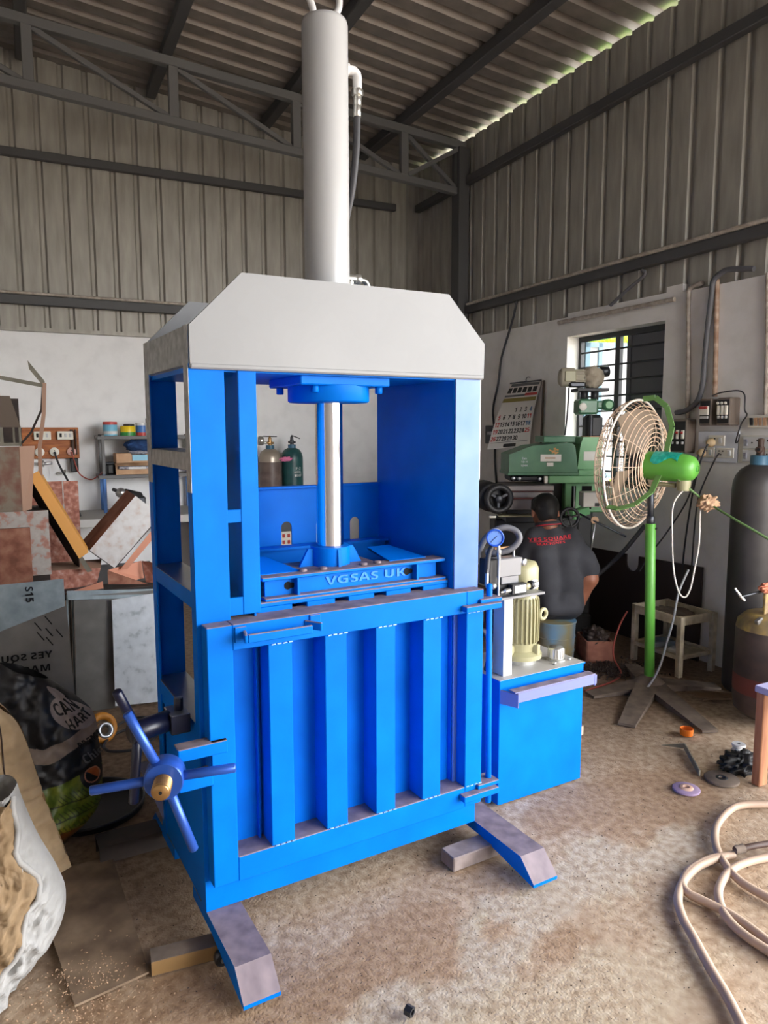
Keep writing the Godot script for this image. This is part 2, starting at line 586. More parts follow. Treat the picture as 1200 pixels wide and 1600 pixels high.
	while z0 < -1.5:
		s = shp()
		rib_sheet(s, Vector3(R + 0.02, 0, -0.095), Vector3.BACK, Vector3.UP, Vector3.RIGHT, z0, minf(z0 + 1.05, -1.5), 2.1, 3.762)
		build(s, "sheet_panel", M.wall_sheet, wr)
		z0 += 1.05
	for y in [2.31, 3.362]:
		s = shp()
		s.bx(R - 0.055, R, y, y + (0.06 if y < 3 else 0.065), -6.25, -1.6, 0.004)
		build(s, "girt", M.dark_girt, wr)
	s = shp()
	s.bx(R - 0.06, R + 0.2, 0, 3.76, -1.95, -1.8, 0.004)
	build(s, "jamb", M.dark_girt, wr)
	# the rest of the workshop, out of the picture: it widens to the right beyond the jamb and stands open towards the yard
	s = shp()
	s.bx(-4.2, -4.0, 0, 5.0, -6.5, FRONT_Z + 0.2)
	struct(build(s, "wall_left", M.plaster))
	s = shp()
	s.bx(-4.2, FRONT_X, 0, 5.0, FRONT_Z, FRONT_Z + 0.2)
	s.bx(FRONT_X, SIDE_X, BAY_TOP, 5.0, FRONT_Z, FRONT_Z + 0.2)
	struct(build(s, "wall_front", M.plaster))
	s = shp()
	s.bx(R + 0.2, SIDE_X, 0, 4.0, -1.95, -1.8)
	struct(build(s, "wall_bay", M.plaster))
	s = shp()
	s.bx(SIDE_X, SIDE_X + 0.2, BAY_TOP, 4.2, -1.95, FRONT_Z + 0.2)
	s.bx(SIDE_X, SIDE_X + 0.2, 0, BAY_TOP, -1.95, SIDE_FROM)
	struct(build(s, "wall_side", M.plaster))
	s = shp()
	s.bx(3.6, SIDE_X + 0.2, 3.745, 3.8, -1.95, FRONT_Z + 0.2)
	struct(build(s, "ceiling_bay", M.roof_sheet))
const BAY_TOP := 3.4
const FRONT_X := 1.7
const FRONT_Z := 1.6
const SIDE_X := 5.5
const SIDE_FROM := -1.9

func roof_y(x: float) -> float:
	return 3.782 + 0.1 * (ROOM_X - x)

func roof() -> void:
	var rf := Node3D.new()
	rf.name = "ceiling"
	add_child(rf)
	struct(rf)
	var slope := Vector3(-1, 0.1, 0)
	var z0 := -6.65
	while z0 < 5.3:
		var s := shp()
		rib_sheet(s, Vector3(3.75, roof_y(3.75), -0.033), Vector3.BACK, slope, Vector3(0.0995, 0.995, 0), z0, minf(z0 + 1.05, 5.3), 0.0, 8.0, 0.175, 0.075, 0.035)
		build(s, "roof_panel", M.roof_sheet, rf)
		z0 += 1.05
	for k in 8:
		var x := 2.85 - 0.915 * k
		var s := shp()
		var y := roof_y(x)
		s.box(Vector3(x, y - 0.045, -0.65), Vector3(0.075, 0.09, 11.2), Basis(Vector3.BACK, -0.0997), 0.006)
		build(s, "purlin", M.dark_girt, rf)
	# lattice truss under the purlins, parallel to the back wall, and its post in the corner
	var zt := -5.42
	var t := Node3D.new()
	t.name = "trim_2"
	add_child(t)
	struct(t)
	t.position = Vector3(-0.4, 3.4, zt)
	var top := func(x: float) -> float: return 3.93 - 0.0735 * x
	var bot := func(x: float) -> float: return 3.535 - 0.0665 * x
	var s := shp()
	s.beam(Vector3(-4, top.call(-4.0), zt), Vector3(3.42, top.call(3.42), zt), 0.06, 0.06, 0.004)
	build(s, "top_chord", M.grey_steel, t)
	s = shp()
	s.beam(Vector3(-4, bot.call(-4.0), zt), Vector3(3.42, bot.call(3.42), zt), 0.06, 0.055, 0.004)
	build(s, "bottom_chord", M.grey_steel, t)
	var nodes := [-2.6, -1.69, -0.78, 0.128, 1.035, 1.93, 2.842, 3.362]
	for i in nodes.size():
		var x: float = nodes[i]
		s = shp()
		s.beam(Vector3(x, bot.call(x), zt), Vector3(x, top.call(x), zt), 0.066, 0.05, 0.004, Vector3.BACK)
		build(s, "web_post", M.grey_steel, t)
		if i == nodes.size() - 1: break
		var x2: float = nodes[i + 1]
		s = shp()
		s.beam(Vector3(x + 0.03, top.call(x) - 0.03, zt - 0.01), Vector3(x2 - 0.03, bot.call(x2) + 0.03, zt - 0.01), 0.034, 0.034, 0.003, Vector3.BACK)
		build(s, "web_diagonal", M.grey_steel, t)
	s = shp()
	s.beam(Vector3(2.87, bot.call(2.87) + 0.03, zt + 0.02), Vector3(3.34, top.call(3.34) - 0.04, zt + 0.02), 0.034, 0.034, 0.003, Vector3.BACK)
	build(s, "web_diagonal", M.grey_steel, t)
	s = shp()
	s.bx(3.33, 3.43, 0, 3.66, zt - 0.06, zt + 0.06, 0.004)
	build(s, "column", M.dark_girt, t)

func more_materials() -> void:
	mat("weld_blue", Color(0.05, 0.50, 0.95), 0.3)
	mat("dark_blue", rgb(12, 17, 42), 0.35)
	mat("hood_grey", rgb(104, 92, 82), 0.6)
	tri_tex(mat("sheen_blue", Color(1, 1, 1), 0.4), noise_tex(0.012, 4, 15, [[0.0, rgb(62, 108, 196)], [1.0, rgb(118, 146, 206)]], 256), 0.9)  # blue with the reflected sheen of the right front post mixed into its colour
	mat("lilac_paint", rgb(112, 120, 176), 0.4)
	mat("white_gloss", rgb(176, 177, 178), 0.25)
	mat("wheel_blue", rgb(44, 84, 170), 0.28, 0.35)
	mat("gauge_blue", rgb(36, 88, 190), 0.35)
	mat("gauge_face", rgb(120, 160, 225), 0.25)
	mat("grey_hose", rgb(150, 150, 152), 0.4)
	mat("brass_pale", rgb(214, 206, 160), 0.35, 0.3)
	mat("wood_raw", rgb(196, 140, 92), 0.8)
	mat("cement", rgb(186, 184, 180), 0.85)
	mat("tube_blue", rgb(60, 110, 176), 0.4)
	mat("tin_blue", rgb(112, 178, 206), 0.4)
	mat("red_plastic", rgb(186, 62, 56), 0.45)
	mat("red_pale", rgb(206, 160, 150), 0.45)
	mat("red_cord", rgb(160, 74, 62), 0.5)
	mat("leaf_green", rgb(44, 132, 58), 0.4)
	mat("yellow", rgb(232, 200, 36), 0.4)
	mat("dark_brown", rgb(66, 46, 36), 0.6)
	mat("ivory", rgb(234, 230, 218), 0.45)
	mat("pink", rgb(216, 120, 160), 0.8)
	mat("neck_blue", rgb(58, 100, 124), 0.5)
	mat("orange_paint", rgb(216, 152, 66), 0.5)
	mat("salmon", rgb(206, 142, 116), 0.7)
	mat("primer_tan", rgb(172, 138, 118), 0.7)
	mat("ink_black", rgb(16, 16, 16), 0.5)
	mat("ink_grey", rgb(96, 96, 98), 0.5)
	mat("sack_black", rgb(34, 34, 36), 0.4)
	tri_tex(mat("cardboard", Color(1, 1, 1), 0.85), noise_tex(0.02, 4, 41, [[0.0, rgb(176, 138, 106)], [1.0, rgb(204, 170, 138)]], 128), 3.0)
	tri_tex(mat("grey_print", Color(1, 1, 1), 0.6), noise_tex(0.05, 5, 42, [[0.0, rgb(90, 90, 110)], [0.5, rgb(150, 150, 160)], [1.0, rgb(206, 206, 212)]], 128), 5.0)
	tri_tex(mat("denim", Color(1, 1, 1), 0.9), noise_tex(0.03, 4, 43, [[0.0, rgb(22, 44, 84)], [1.0, rgb(44, 84, 136)]], 128), 4.0)
	var m := tri_tex(mat("board_wood", Color(1, 1, 1), 0.55), noise_tex(0.012, 4, 44, [[0.0, rgb(132, 70, 28)], [1.0, rgb(186, 112, 54)]], 256), 1.0)
	m.uv1_scale = Vector3(1.5, 9.0, 1.5)
	tri_tex(mat("bottle_brown", Color(1, 1, 1), 0.45), noise_tex(0.02, 4, 45, [[0.0, rgb(84, 70, 66)], [1.0, rgb(120, 104, 98)]], 256), 2.0)
	mat("bottle_silver", rgb(172, 160, 146), 0.35, 0.4)
	tri_tex(mat("bottle_green", Color(1, 1, 1), 0.4), noise_tex(0.02, 4, 46, [[0.0, rgb(20, 62, 66)], [1.0, rgb(38, 92, 92)]], 256), 2.0)
	# rust and bare steels
	tri_tex(mat("rust_grey", Color(1, 1, 1), 0.75), noise_tex(0.012, 6, 51, [[0.0, rgb(120, 76, 62)], [0.42, rgb(132, 100, 86)], [0.7, rgb(140, 128, 112)]], 512), 1.6)
	tri_tex(mat("rust_brown", Color(1, 1, 1), 0.75), noise_tex(0.015, 6, 52, [[0.0, rgb(112, 66, 50)], [0.5, rgb(152, 100, 80)], [1.0, rgb(178, 132, 110)]], 512), 1.6)
	tri_tex(mat("rust_red", Color(1, 1, 1), 0.75), noise_tex(0.03, 6, 53, [[0.0, rgb(136, 80, 66)], [0.5, rgb(178, 118, 100)], [0.75, rgb(196, 146, 130)], [1.0, rgb(210, 196, 188)]], 512), 1.6)
	tri_tex(mat("rust_dark", Color(1, 1, 1), 0.7), noise_tex(0.02, 4, 54, [[0.0, rgb(38, 32, 30)], [1.0, rgb(70, 56, 50)]], 256), 1.6)
	tri_tex(mat("primer_grey", Color(1, 1, 1), 0.7), noise_tex(0.02, 6, 55, [[0.0, rgb(160, 100, 84)], [0.36, rgb(182, 140, 126)], [0.5, rgb(178, 172, 166)], [1.0, rgb(196, 190, 184)]], 512), 1.6)
	tri_tex(mat("primer_pale", Color(1, 1, 1), 0.6), noise_tex(0.02, 6, 56, [[0.0, rgb(190, 140, 124)], [0.25, rgb(200, 190, 184)], [0.5, rgb(208, 206, 204)], [1.0, rgb(220, 219, 218)]], 512), 1.6)
	tri_tex(mat("dull_steel", Color(1, 1, 1), 0.5, 0.4), noise_tex(0.02, 4, 57, [[0.0, rgb(112, 108, 96)], [1.0, rgb(150, 146, 132)]], 256), 1.6)
	tri_tex(mat("grey_sheet", Color(1, 1, 1), 0.5, 0.5), noise_tex(0.01, 5, 58, [[0.0, rgb(112, 110, 106)], [1.0, rgb(144, 142, 138)]], 512), 1.0)
	tri_tex(mat("galv_blue", Color(1, 1, 1), 0.5, 0.3), noise_tex(0.02, 5, 59, [[0.0, rgb(134, 150, 158)], [1.0, rgb(176, 190, 196)]], 512), 1.4)
	tri_tex(mat("galv_bright", Color(1, 1, 1), 0.45, 0.15), noise_tex(0.018, 6, 60, [[0.0, rgb(150, 160, 166)], [0.35, rgb(206, 212, 218)], [1.0, rgb(226, 232, 238)]], 512), 1.4)
	m = tri_tex(mat("kraft", Color(1, 1, 1), 0.85), noise_tex(0.015, 6, 61, [[0.0, rgb(160, 134, 100)], [1.0, rgb(200, 172, 134)]], 512), 2.0)
	m = tri_tex(mat("kraft_dark", Color(1, 1, 1), 0.85), noise_tex(0.015, 5, 62, [[0.0, rgb(104, 82, 54)], [0.5, rgb(132, 108, 78)], [1.0, rgb(158, 136, 108)]], 512), 2.5)
	m = tri_tex(mat("woven_white", Color(1, 1, 1), 0.6), noise_tex(0.02, 5, 63, [[0.0, rgb(140, 137, 132)], [1.0, rgb(164, 162, 158)]], 512), 2.0)
	sack_print()

func sack_print() -> void:                           # the flat print of the feed sack: u across, v up
	var W := 384
	var im := Image.create(W, W, false, Image.FORMAT_RGB8)
	var nz := FastNoiseLite.new()
	nz.seed = 3
	nz.frequency = 0.03
	nz.fractal_octaves = 4
	for j in W:
		for i in W:
			var u := float(i) / W
			var v := float(j) / W
			var n := nz.get_noise_2d(i, j)
			var c := Color(0.115, 0.115, 0.125)
			var band := v - (0.515 + 0.62 * pow(maxf(0.0, u - 0.60), 1.25))      # cream ribbon rising to the right
			if absf(band) < 0.026 + 0.02 * u: c = Color(0.60, 0.53, 0.47)
			var e := Vector2((u - 0.82) / 0.185, (v - 0.765) / 0.092).rotated(-0.25)
			if e.length() < 1.0: c = Color(0.66, 0.61, 0.58)
			if Vector2((u - 0.80) / 0.075, (v - 0.87) / 0.06).length() < 1.0: c = Color(0.66, 0.61, 0.58)
			var green := v - (0.36 + 0.25 * (u - 0.6))
			if green < 0:
				c = Color(0.32, 0.40, 0.10).lerp(Color(0.46, 0.50, 0.16), clampf(0.5 + n * 1.6, 0, 1))
				if v < 0.2: c = c.lerp(Color(0.52, 0.42, 0.10), clampf((0.2 - v) * 8.0 + n, 0, 1))
				if v < 0.12 + n * 0.06: c = Color(0.42, 0.22, 0.06).lerp(Color(0.10, 0.08, 0.05), clampf((0.1 - v) * 14.0, 0, 1))
				for k in 3:                                                      # ears of grass
					var yy := v - (0.10 + 0.085 * k + 0.14 * (u - 0.6))
					if absf(yy) < 0.004: c = c.darkened(0.5)
					elif yy > 0 and yy < 0.05 and fposmod(u * 34.0 + yy * 40.0, 1.0) < 0.3 and u > 0.7: c = c.darkened(0.35)
			var d := Vector2((u - 0.925) * 0.8, (v - 0.415)).length()
			if d < 0.068:
				c = Color(0.06, 0.05, 0.05)
				if d < 0.046 and d > 0.038: c = Color(0.75, 0.5, 0.38)
				elif d <= 0.038 and (v - 0.415) > -(u - 0.925) * 0.5: c = Color(0.72, 0.36, 0.16)
			c = c * (1.0 + n * 0.12)
			im.set_pixel(i, j, c)
	var m := mat("sack_print", Color(1, 1, 1), 0.42)
	m.albedo_texture = ImageTexture.create_from_image(im)
	right_materials()

func right_materials() -> void:
	mat("window_iron", rgb(40, 42, 44), 0.6)
	mat("shutter_grey", rgb(96, 97, 100), 0.6)
	mat("shutter_blue", rgb(120, 150, 166), 0.5)
	var m := mat("leaf", rgb(120, 190, 40), 0.5)
	m.backlight_enabled = true
	m.backlight = Color(0.8, 0.9, 0.3)
	mat("paper", rgb(226, 222, 216), 0.7)
	mat("paper_shade", rgb(196, 186, 178), 0.7)
	mat("olive", rgb(140, 126, 60), 0.6)
	mat("date_red", rgb(196, 52, 52), 0.6)
	mat("date_blue", rgb(40, 96, 140), 0.6)
	mat("breaker_case", rgb(112, 100, 90), 0.6)
	mat("board_white", rgb(226, 230, 238), 0.5)
	mat("plug_tan", rgb(206, 180, 140), 0.5)
	tri_tex(mat("conduit", Color(1, 1, 1), 0.6), noise_tex(0.04, 4, 81, [[0.0, rgb(140, 128, 116)], [1.0, rgb(206, 198, 188)]], 128), 3.0)
	tri_tex(mat("conduit_brown", Color(1, 1, 1), 0.6), noise_tex(0.04, 4, 82, [[0.0, rgb(128, 94, 72)], [1.0, rgb(196, 176, 158)]], 128), 3.0)
	mat("grey_hose_dark", rgb(92, 92, 96), 0.5)
	tri_tex(mat("mill_green", Color(1, 1, 1), 0.35), noise_tex(0.01, 4, 83, [[0.0, rgb(58, 104, 74)], [1.0, rgb(84, 138, 100)]], 256), 1.5)
	tri_tex(mat("mill_light", Color(1, 1, 1), 0.4), noise_tex(0.01, 4, 84, [[0.0, rgb(104, 164, 110)], [1.0, rgb(134, 192, 134)]], 256), 1.5)
	mat("mill_black", rgb(34, 34, 36), 0.5)
	mat("table_steel", rgb(128, 122, 120), 0.45, 0.5)
	mat("slot_red", rgb(120, 62, 56), 0.6)
	mat("motor_beige", rgb(188, 180, 160), 0.55)
	tri_tex(mat("canvas", Color(1, 1, 1), 0.85), noise_tex(0.02, 4, 85, [[0.0, rgb(140, 128, 108)], [1.0, rgb(208, 198, 180)]], 128), 4.0)
	mat("skin", rgb(150, 96, 72), 0.5)
	tri_tex(mat("shirt", Color(1, 1, 1), 0.85), noise_tex(0.01, 4, 86, [[0.0, rgb(44, 44, 48)], [1.0, rgb(66, 66, 70)]], 256), 2.0)
	mat("trousers", rgb(40, 42, 50), 0.85)
	mat("hair", rgb(16, 15, 15), 0.6)
	mat("print_red", rgb(200, 44, 56), 0.6)
	tri_tex(mat("bucket_paint", Color(1, 1, 1), 0.5), noise_tex(0.006, 4, 87, [[0.0, rgb(150, 130, 80)], [0.40, rgb(150, 140, 104)], [0.52, rgb(110, 158, 196)], [1.0, rgb(120, 176, 220)]], 256), 1.0)
	mat("fan_green", rgb(92, 160, 62), 0.38)
	mat("fan_stay", rgb(92, 132, 70), 0.4)
	mat("fan_blade", rgb(132, 116, 98), 0.5)
	mat("cage_white", rgb(226, 214, 200), 0.4)
	mat("cage_wire", rgb(214, 186, 160), 0.4)
	tri_tex(mat("teal_tape", Color(1, 1, 1), 0.3), noise_tex(0.05, 3, 88, [[0.0, rgb(0, 130, 116)], [0.6, rgb(30, 180, 160)], [1.0, rgb(150, 220, 205)]], 128), 6.0)
	tri_tex(mat("dusty_iron", Color(1, 1, 1), 0.85), noise_tex(0.02, 4, 89, [[0.0, rgb(84, 72, 62)], [1.0, rgb(126, 110, 96)]], 256), 2.0)
	tri_tex(mat("stand_cream", Color(1, 1, 1), 0.7), noise_tex(0.02, 5, 90, [[0.0, rgb(160, 146, 120)], [1.0, rgb(220, 208, 180)]], 256), 2.0)
	mat("panel_dark", rgb(52, 40, 38), 0.6)
	tri_tex(mat("cylinder_black", Color(1, 1, 1), 0.5), noise_tex(0.015, 4, 91, [[0.0, rgb(44, 42, 42)], [1.0, rgb(66, 62, 60)]], 256), 1.5)
	mat("rope_green", rgb(92, 120, 70), 0.7)
	tri_tex(mat("drum_rust", Color(1, 1, 1), 0.6), noise_tex(0.015, 5, 92, [[0.0, rgb(54, 44, 40)], [1.0, rgb(96, 80, 70)]], 256), 1.5)
	tri_tex(mat("drum_yellow", Color(1, 1, 1), 0.6), noise_tex(0.03, 5, 93, [[0.0, rgb(96, 82, 60)], [0.5, rgb(130, 110, 76)], [1.0, rgb(196, 164, 70)]], 256), 2.0)
	mat("rust_band", rgb(116, 58, 46), 0.6)
	mat("glove_orange", rgb(214, 130, 100), 0.8)
	mat("lilac_dust", rgb(160, 156, 190), 0.5)
	m = tri_tex(mat("table_wood", Color(1, 1, 1), 0.6), noise_tex(0.02, 4, 94, [[0.0, rgb(136, 86, 56)], [1.0, rgb(190, 134, 96)]], 256), 1.0)
	m.uv1_scale = Vector3(6, 0.8, 6)
	tri_tex(mat("salmon_rust", Color(1, 1, 1), 0.7), noise_tex(0.02, 5, 95, [[0.0, rgb(120, 70, 54)], [1.0, rgb(190, 128, 104)]], 256), 2.0)
	tri_tex(mat("swarf", Color(1, 1, 1), 0.5, 0.4), noise_tex(0.09, 4, 96, [[0.0, rgb(30, 24, 22)], [1.0, rgb(110, 92, 82)]], 256), 5.0)
	mat("valve_grey", rgb(122, 122, 124), 0.4, 0.2)
	mat("cord_white", rgb(196, 190, 182), 0.5)
	mat("hose_beige", rgb(176, 150, 128), 0.55)
	tri_tex(mat("plate_dust", Color(1, 1, 1), 0.75), noise_tex(0.012, 5, 97, [[0.0, rgb(92, 74, 58)], [0.5, rgb(122, 101, 80)], [1.0, rgb(148, 126, 102)]], 512), 1.2)
	mat("ochre_face", rgb(140, 108, 66), 0.6)
	tri_tex(mat("block_wood", Color(1, 1, 1), 0.75), noise_tex(0.02, 4, 98, [[0.0, rgb(112, 98, 94)], [1.0, rgb(158, 144, 138)]], 256), 2.0)
	mat("glove_orange_deep", rgb(206, 136, 44), 0.5)
	mat("disc_purple", rgb(150, 128, 156), 0.75)
	mat("disc_hub", rgb(196, 160, 140), 0.5)
	mat("orange_bright", rgb(228, 118, 24), 0.45)
	mat("straw", rgb(122, 94, 66), 0.8)
	mat("chip_pale", rgb(170, 138, 108), 0.85)
	mat("grit", rgb(84, 70, 60), 0.9)

# ---------------------------------------------------------------- the blue baling press
const FW := -1.7685      # front of its frame, in its own frame of reference
const BW := -2.24        # back of its frame

func part(s: Shape, called: String, m: Material, parent: Node3D, top: Material = null, label := "") -> MeshInstance3D:
	var o := build(s, called, m, parent, top)
	if label: o.set_meta("label", label)
	return o

func baler() -> void:
	var B: Material = M.blue_paint
	var D: Material = M.dusty_paint
	var t := thing("baling_press", "tall blue baling press with white crown, white ram cylinder and ribbed gate, mid workshop", "press", mx(0.925, 0, -2.0), TURN)
	var s := shp(MF)
	# left side frame: corner posts, ladder rails
	s.bx(0.484, 0.573, 0.082, 1.505, FW - 0.006, FW, 0.001)
	s.bx(0.484, 0.490, 0.082, 1.595, FW - 0.040, FW - 0.001, 0.001)
	part(s, "post", B, t)
	s = shp(MF)
	s.bx(0.608, 0.656, 0.868, 1.505, FW - 0.040, FW, 0.002)
	part(s, "post", B, t)
	s = shp(MF)
	s.bx(0.484, 0.573, 0.082, 1.505, BW, BW + 0.006, 0.001)
	s.bx(0.484, 0.490, 0.082, 1.595, BW + 0.001, BW + 0.045, 0.001)
	part(s, "post", B, t)
	s = shp(MF)
	s.bx(1.278, 1.369, 0.082, 1.505, FW - 0.006, FW, 0.001)
	s.bx(1.363, 1.369, 0.082, 1.595, FW - 0.04, FW - 0.001, 0.001)
	part(s, "post", M.sheen_blue, t, null, "post with a pale sheen painted in")
	s = shp(MF)
	s.bx(1.278, 1.369, 0.082, 1.505, BW, BW + 0.006, 0.001)
	s.bx(1.363, 1.369, 0.082, 1.595, BW + 0.001, BW + 0.045, 0.001)
	part(s, "post", B, t)
	for side in [0, 1]:
		var x0 := 0.4845 if side == 0 else 1.2785
		var x1 := 0.573 if side == 0 else 1.3685
		for y in [[1.244, 1.290], [0.892, 0.936], [0.540, 0.585]]:
			s = shp(MF)
			var w0 := x0 if side == 0 else x1 - 0.006
			s.bx(w0, w0 + 0.006, y[0], y[1], BW + 0.04, FW - 0.038, 0.001)
			s.bx(x0 + 0.001, x1, y[1] - 0.006, y[1], BW + 0.01, FW - 0.008, 0.001)
			s.bx(x0 + 0.001, x1, y[0], y[0] + 0.006, BW + 0.01, FW - 0.008, 0.001)
			var top_one: bool = y[0] > 1.2
			part(s, "side_rail", M.scuffed_paint if top_one and side == 0 else B, t, M.steel if not top_one else null, "scuffed whitish rail" if top_one and side == 0 else "")
		s = shp(MF)
		var e := 0.4835 if side == 0 else 1.3645
		s.bx(e, e + 0.006, 1.503, 1.596, BW + 0.035, FW - 0.034, 0.001)
		part(s, "crown_side_plate", M.scuffed_paint, t, null, "scuffed bare crown side plate")
		for w in [[FW - 0.0405, FW - 0.0005], [BW + 0.0005, BW + 0.0455]]:          # the scuffed corner strips beside it
			s = shp(MF)
			s.bx(e - 0.0006 if side == 0 else e + 0.0006, e + 0.003 if side == 0 else e + 0.0072, 1.19, 1.597, w[0], w[1], 0.0005)
			part(s, "corner_strip", M.scuffed_paint, t)
		# chamber walls
		s = shp(MF)
		var c := 0.640 if side == 0 else 1.276
		s.bx(c, c + 0.006, 0.1, 1.497, BW + 0.002, FW - 0.008, 0.001)
		part(s, "chamber_wall", B, t)
		# lower side panel with its slot
		s = shp(MF)
		var q := 0.488 if side == 0 else 1.359
		s.bx(q, q + 0.006, 0.082, 0.54, BW + 0.075, FW - 0.02)
		s.bx(q, q + 0.006, 0.082, 0.30, BW + 0.04, BW + 0.075)
		s.bx(q, q + 0.006, 0.515, 0.54, BW + 0.04, BW + 0.075)
		part(s, "side_panel", B, t)
	s = shp(MF)                                       # short straps between the front posts
	s.bx(0.571, 0.610, 1.110, 1.143, FW - 0.012, FW - 0.002, 0.001)
	part(s, "strap", B, t)
	s = shp(MF)
	s.bx(0.571, 0.610, 0.868, 0.915, FW - 0.012, FW - 0.002, 0.001)
	part(s, "strap", B, t)
	# back plate with three rounded slots
	s = shp(MF)
	var slots := [0.9225, 1.05, 1.18]
	var edge := 0.646
	for u in slots:
		s.bx(edge, u - 0.019, 0.10, 1.155, BW + 0.004, BW + 0.010)
		s.bx(u - 0.019, u + 0.019, 0.10, 0.90, BW + 0.004, BW + 0.010)
		var poly := PackedVector2Array([Vector2(-0.019, 1.155), Vector2(-0.019, 1.02)])
		for k in range(1, 9): poly.append(Vector2(-0.019 * cos(PI * k / 8), 1.02 + 0.019 * sin(PI * k / 8)))
		poly.append(Vector2(0.019, 1.155))
		s.prism(poly, Vector3(u, 0, BW + 0.004), Vector3.RIGHT, Vector3.UP, 0.006)
		edge = u + 0.019
	s.bx(edge, 1.276, 0.10, 1.155, BW + 0.004, BW + 0.010)
	part(s, "back_plate", B, t)
	s = shp(MF)
	s.bx(0.646, 1.276, 1.150, 1.158, BW + 0.003, BW + 0.03, 0.001)
	part(s, "back_lip", B, t)
	s = shp(MF)
	s.bx(0.49, 1.363, 0.082, 0.11, BW + 0.006, FW - 0.008)
	part(s, "bottom_plate", B, t)
	s = shp(MF)
	s.bx(0.484, 1.366, 0.082, 0.168, FW - 0.005, FW + 0.004, 0.001)
	part(s, "front_sill", B, t)
	# crown: two white plates with cut corners over a thick base plate
	var oct := PackedVector2Array([Vector2(0.487, 1.502), Vector2(1.373, 1.502), Vector2(1.375, 1.597), Vector2(1.243, 1.731), Vector2(0.621, 1.729), Vector2(0.487, 1.595)])
	for w in [FW - 0.002, BW - 0.006]:
		s = shp(MF)
		s.prism(oct, Vector3(0, 0, w), Vector3.RIGHT, Vector3.UP, 0.012)
		part(s, "crown_plate", M.white_paint, t)
	s = shp(MF)
	s.bx(0.486, 1.374, 1.492, 1.507, FW - 0.004, FW + 0.012, 0.004)
	part(s, "crown_lip", M.white_paint, t)
	s = shp(MF)
	s.bx(0.495, 1.36, 1.488, 1.50, BW + 0.008, FW - 0.006)
	part(s, "crown_base", B, t)
	# ram: flange, gland, cylinder, rod
	var cu := 0.9255
	var cw := -1.905
	var F := MF * Transform3D(Basis.IDENTITY, Vector3(cu, 0, cw))
	s = shp(F)
	s.box(Vector3(0, 1.4775, 0), Vector3(0.275, 0.026, 0.23), Basis.IDENTITY, 0.003)
	var fl := part(s, "flange", B, t)
	for k in [[-0.085, 0.09], [0.115, 0.09], [-0.115, -0.085], [0.1, -0.085]]:
		s = shp(F)
		s.cyl(Vector3(k[0], 1.445, k[1]), Vector3(k[0], 1.467, k[1]), 0.0105, 6, 0.002)
		part(s, "bolt", B, fl)
	s = shp(F)
	s.lathe([Vector2(0, 1.421), Vector2(0.113, 1.421), Vector2(0.117, 1.425), Vector2(0.117, 1.466), Vector2(0, 1.466)], Vector3.ZERO, Basis.IDENTITY, 48)
	part(s, "gland", B, t)
	s = shp(F)
	s.lathe([Vector2(0, 0.99), Vector2(0.0395, 0.99), Vector2(0.0395, 1.43)], Vector3.ZERO, Basis.IDENTITY, 48)
	part(s, "piston_rod", M.chrome, t, null, "mirror-bright chrome piston rod")
	s = shp(F)
	s.lathe([Vector2(0, 1.50), Vector2(0.0635, 1.50), Vector2(0.0635, 2.436), Vector2(0.0605, 2.447), Vector2(0.052, 2.452), Vector2(0, 2.452)], Vector3.ZERO, Basis.IDENTITY, 48)
	var cy := part(s, "ram_cylinder", M.white_gloss, t, null, "glossy white ram cylinder")
	for k in [-1.0, 1.0]:
		s = shp(F)
		s.tube(spline([Vector3(0.033 * k, 2.445, 0.01 * k), Vector3(0.034 * k, 2.47, 0.0), Vector3(0.045 * k, 2.50, 0), Vector3(0.042 * k, 2.53, 0), Vector3(0.022 * k, 2.555, 0), Vector3(0, 2.563, 0)], 5), 0.0095, 10)
		part(s, "lifting_eye", M.white_plain, cy)
	# upper port elbow and the hose that runs down behind
	var ex := [Vector3(0.055, 2.34, 0), Vector3(0.088, 2.342, 0.0), Vector3(0.0975, 2.335, 0), Vector3(0.10, 2.325, 0), Vector3(0.10, 2.295, 0)]
	s = shp(F)
	s.tube(ex, 0.0135, 14)
	s.cyl(Vector3(0.055, 2.34, 0), Vector3(0.07, 2.34, 0), 0.018, 14)
	part(s, "port_elbow", M.white_plain, cy)
	s = shp(F)
	s.cyl(Vector3(0.10, 2.278, 0), Vector3(0.10, 2.297, 0), 0.0165, 6, 0.002)
	s.cyl(Vector3(0.099, 2.252, 0), Vector3(0.10, 2.279, 0), 0.0125, 6, 0.001)
	s.cyl(Vector3(0.0985, 2.222, 0), Vector3(0.099, 2.253, 0), 0.0115, 14, 0.001)
	part(s, "hose_fitting", M.zinc, cy)
	s = shp(F)
	s.tube(spline([Vector3(0.0985, 2.225, 0), Vector3(0.097, 2.13, -0.004), Vector3(0.090, 2.02, -0.02), Vector3(0.075, 1.92, -0.045), Vector3(0.055, 1.80, -0.08), Vector3(0.05, 1.68, -0.12), Vector3(0.1, 1.58, -0.2), Vector3(0.2, 1.52, -0.29)], 6), 0.0102, 12)
	part(s, "hydraulic_hose", M.rubber, cy)
	s = shp(F)
	s.cyl(Vector3(0.058, 1.778, -0.01), Vector3(0.093, 1.778, -0.01), 0.0125, 12)
	s.cyl(Vector3(0.078, 1.755, -0.01), Vector3(0.078, 1.778, -0.01), 0.011, 12)
	s.cyl(Vector3(0.093, 1.778, -0.01), Vector3(0.112, 1.778, -0.01), 0.0155, 6, 0.002)
	s.tube(spline([Vector3(0.112, 1.778, -0.01), Vector3(0.128, 1.776, -0.012), Vector3(0.139, 1.765, -0.015), Vector3(0.142, 1.745, -0.018), Vector3(0.143, 1.70, -0.02)], 5), 0.0075, 12)
	part(s, "lower_port_fitting", M.zinc, cy)
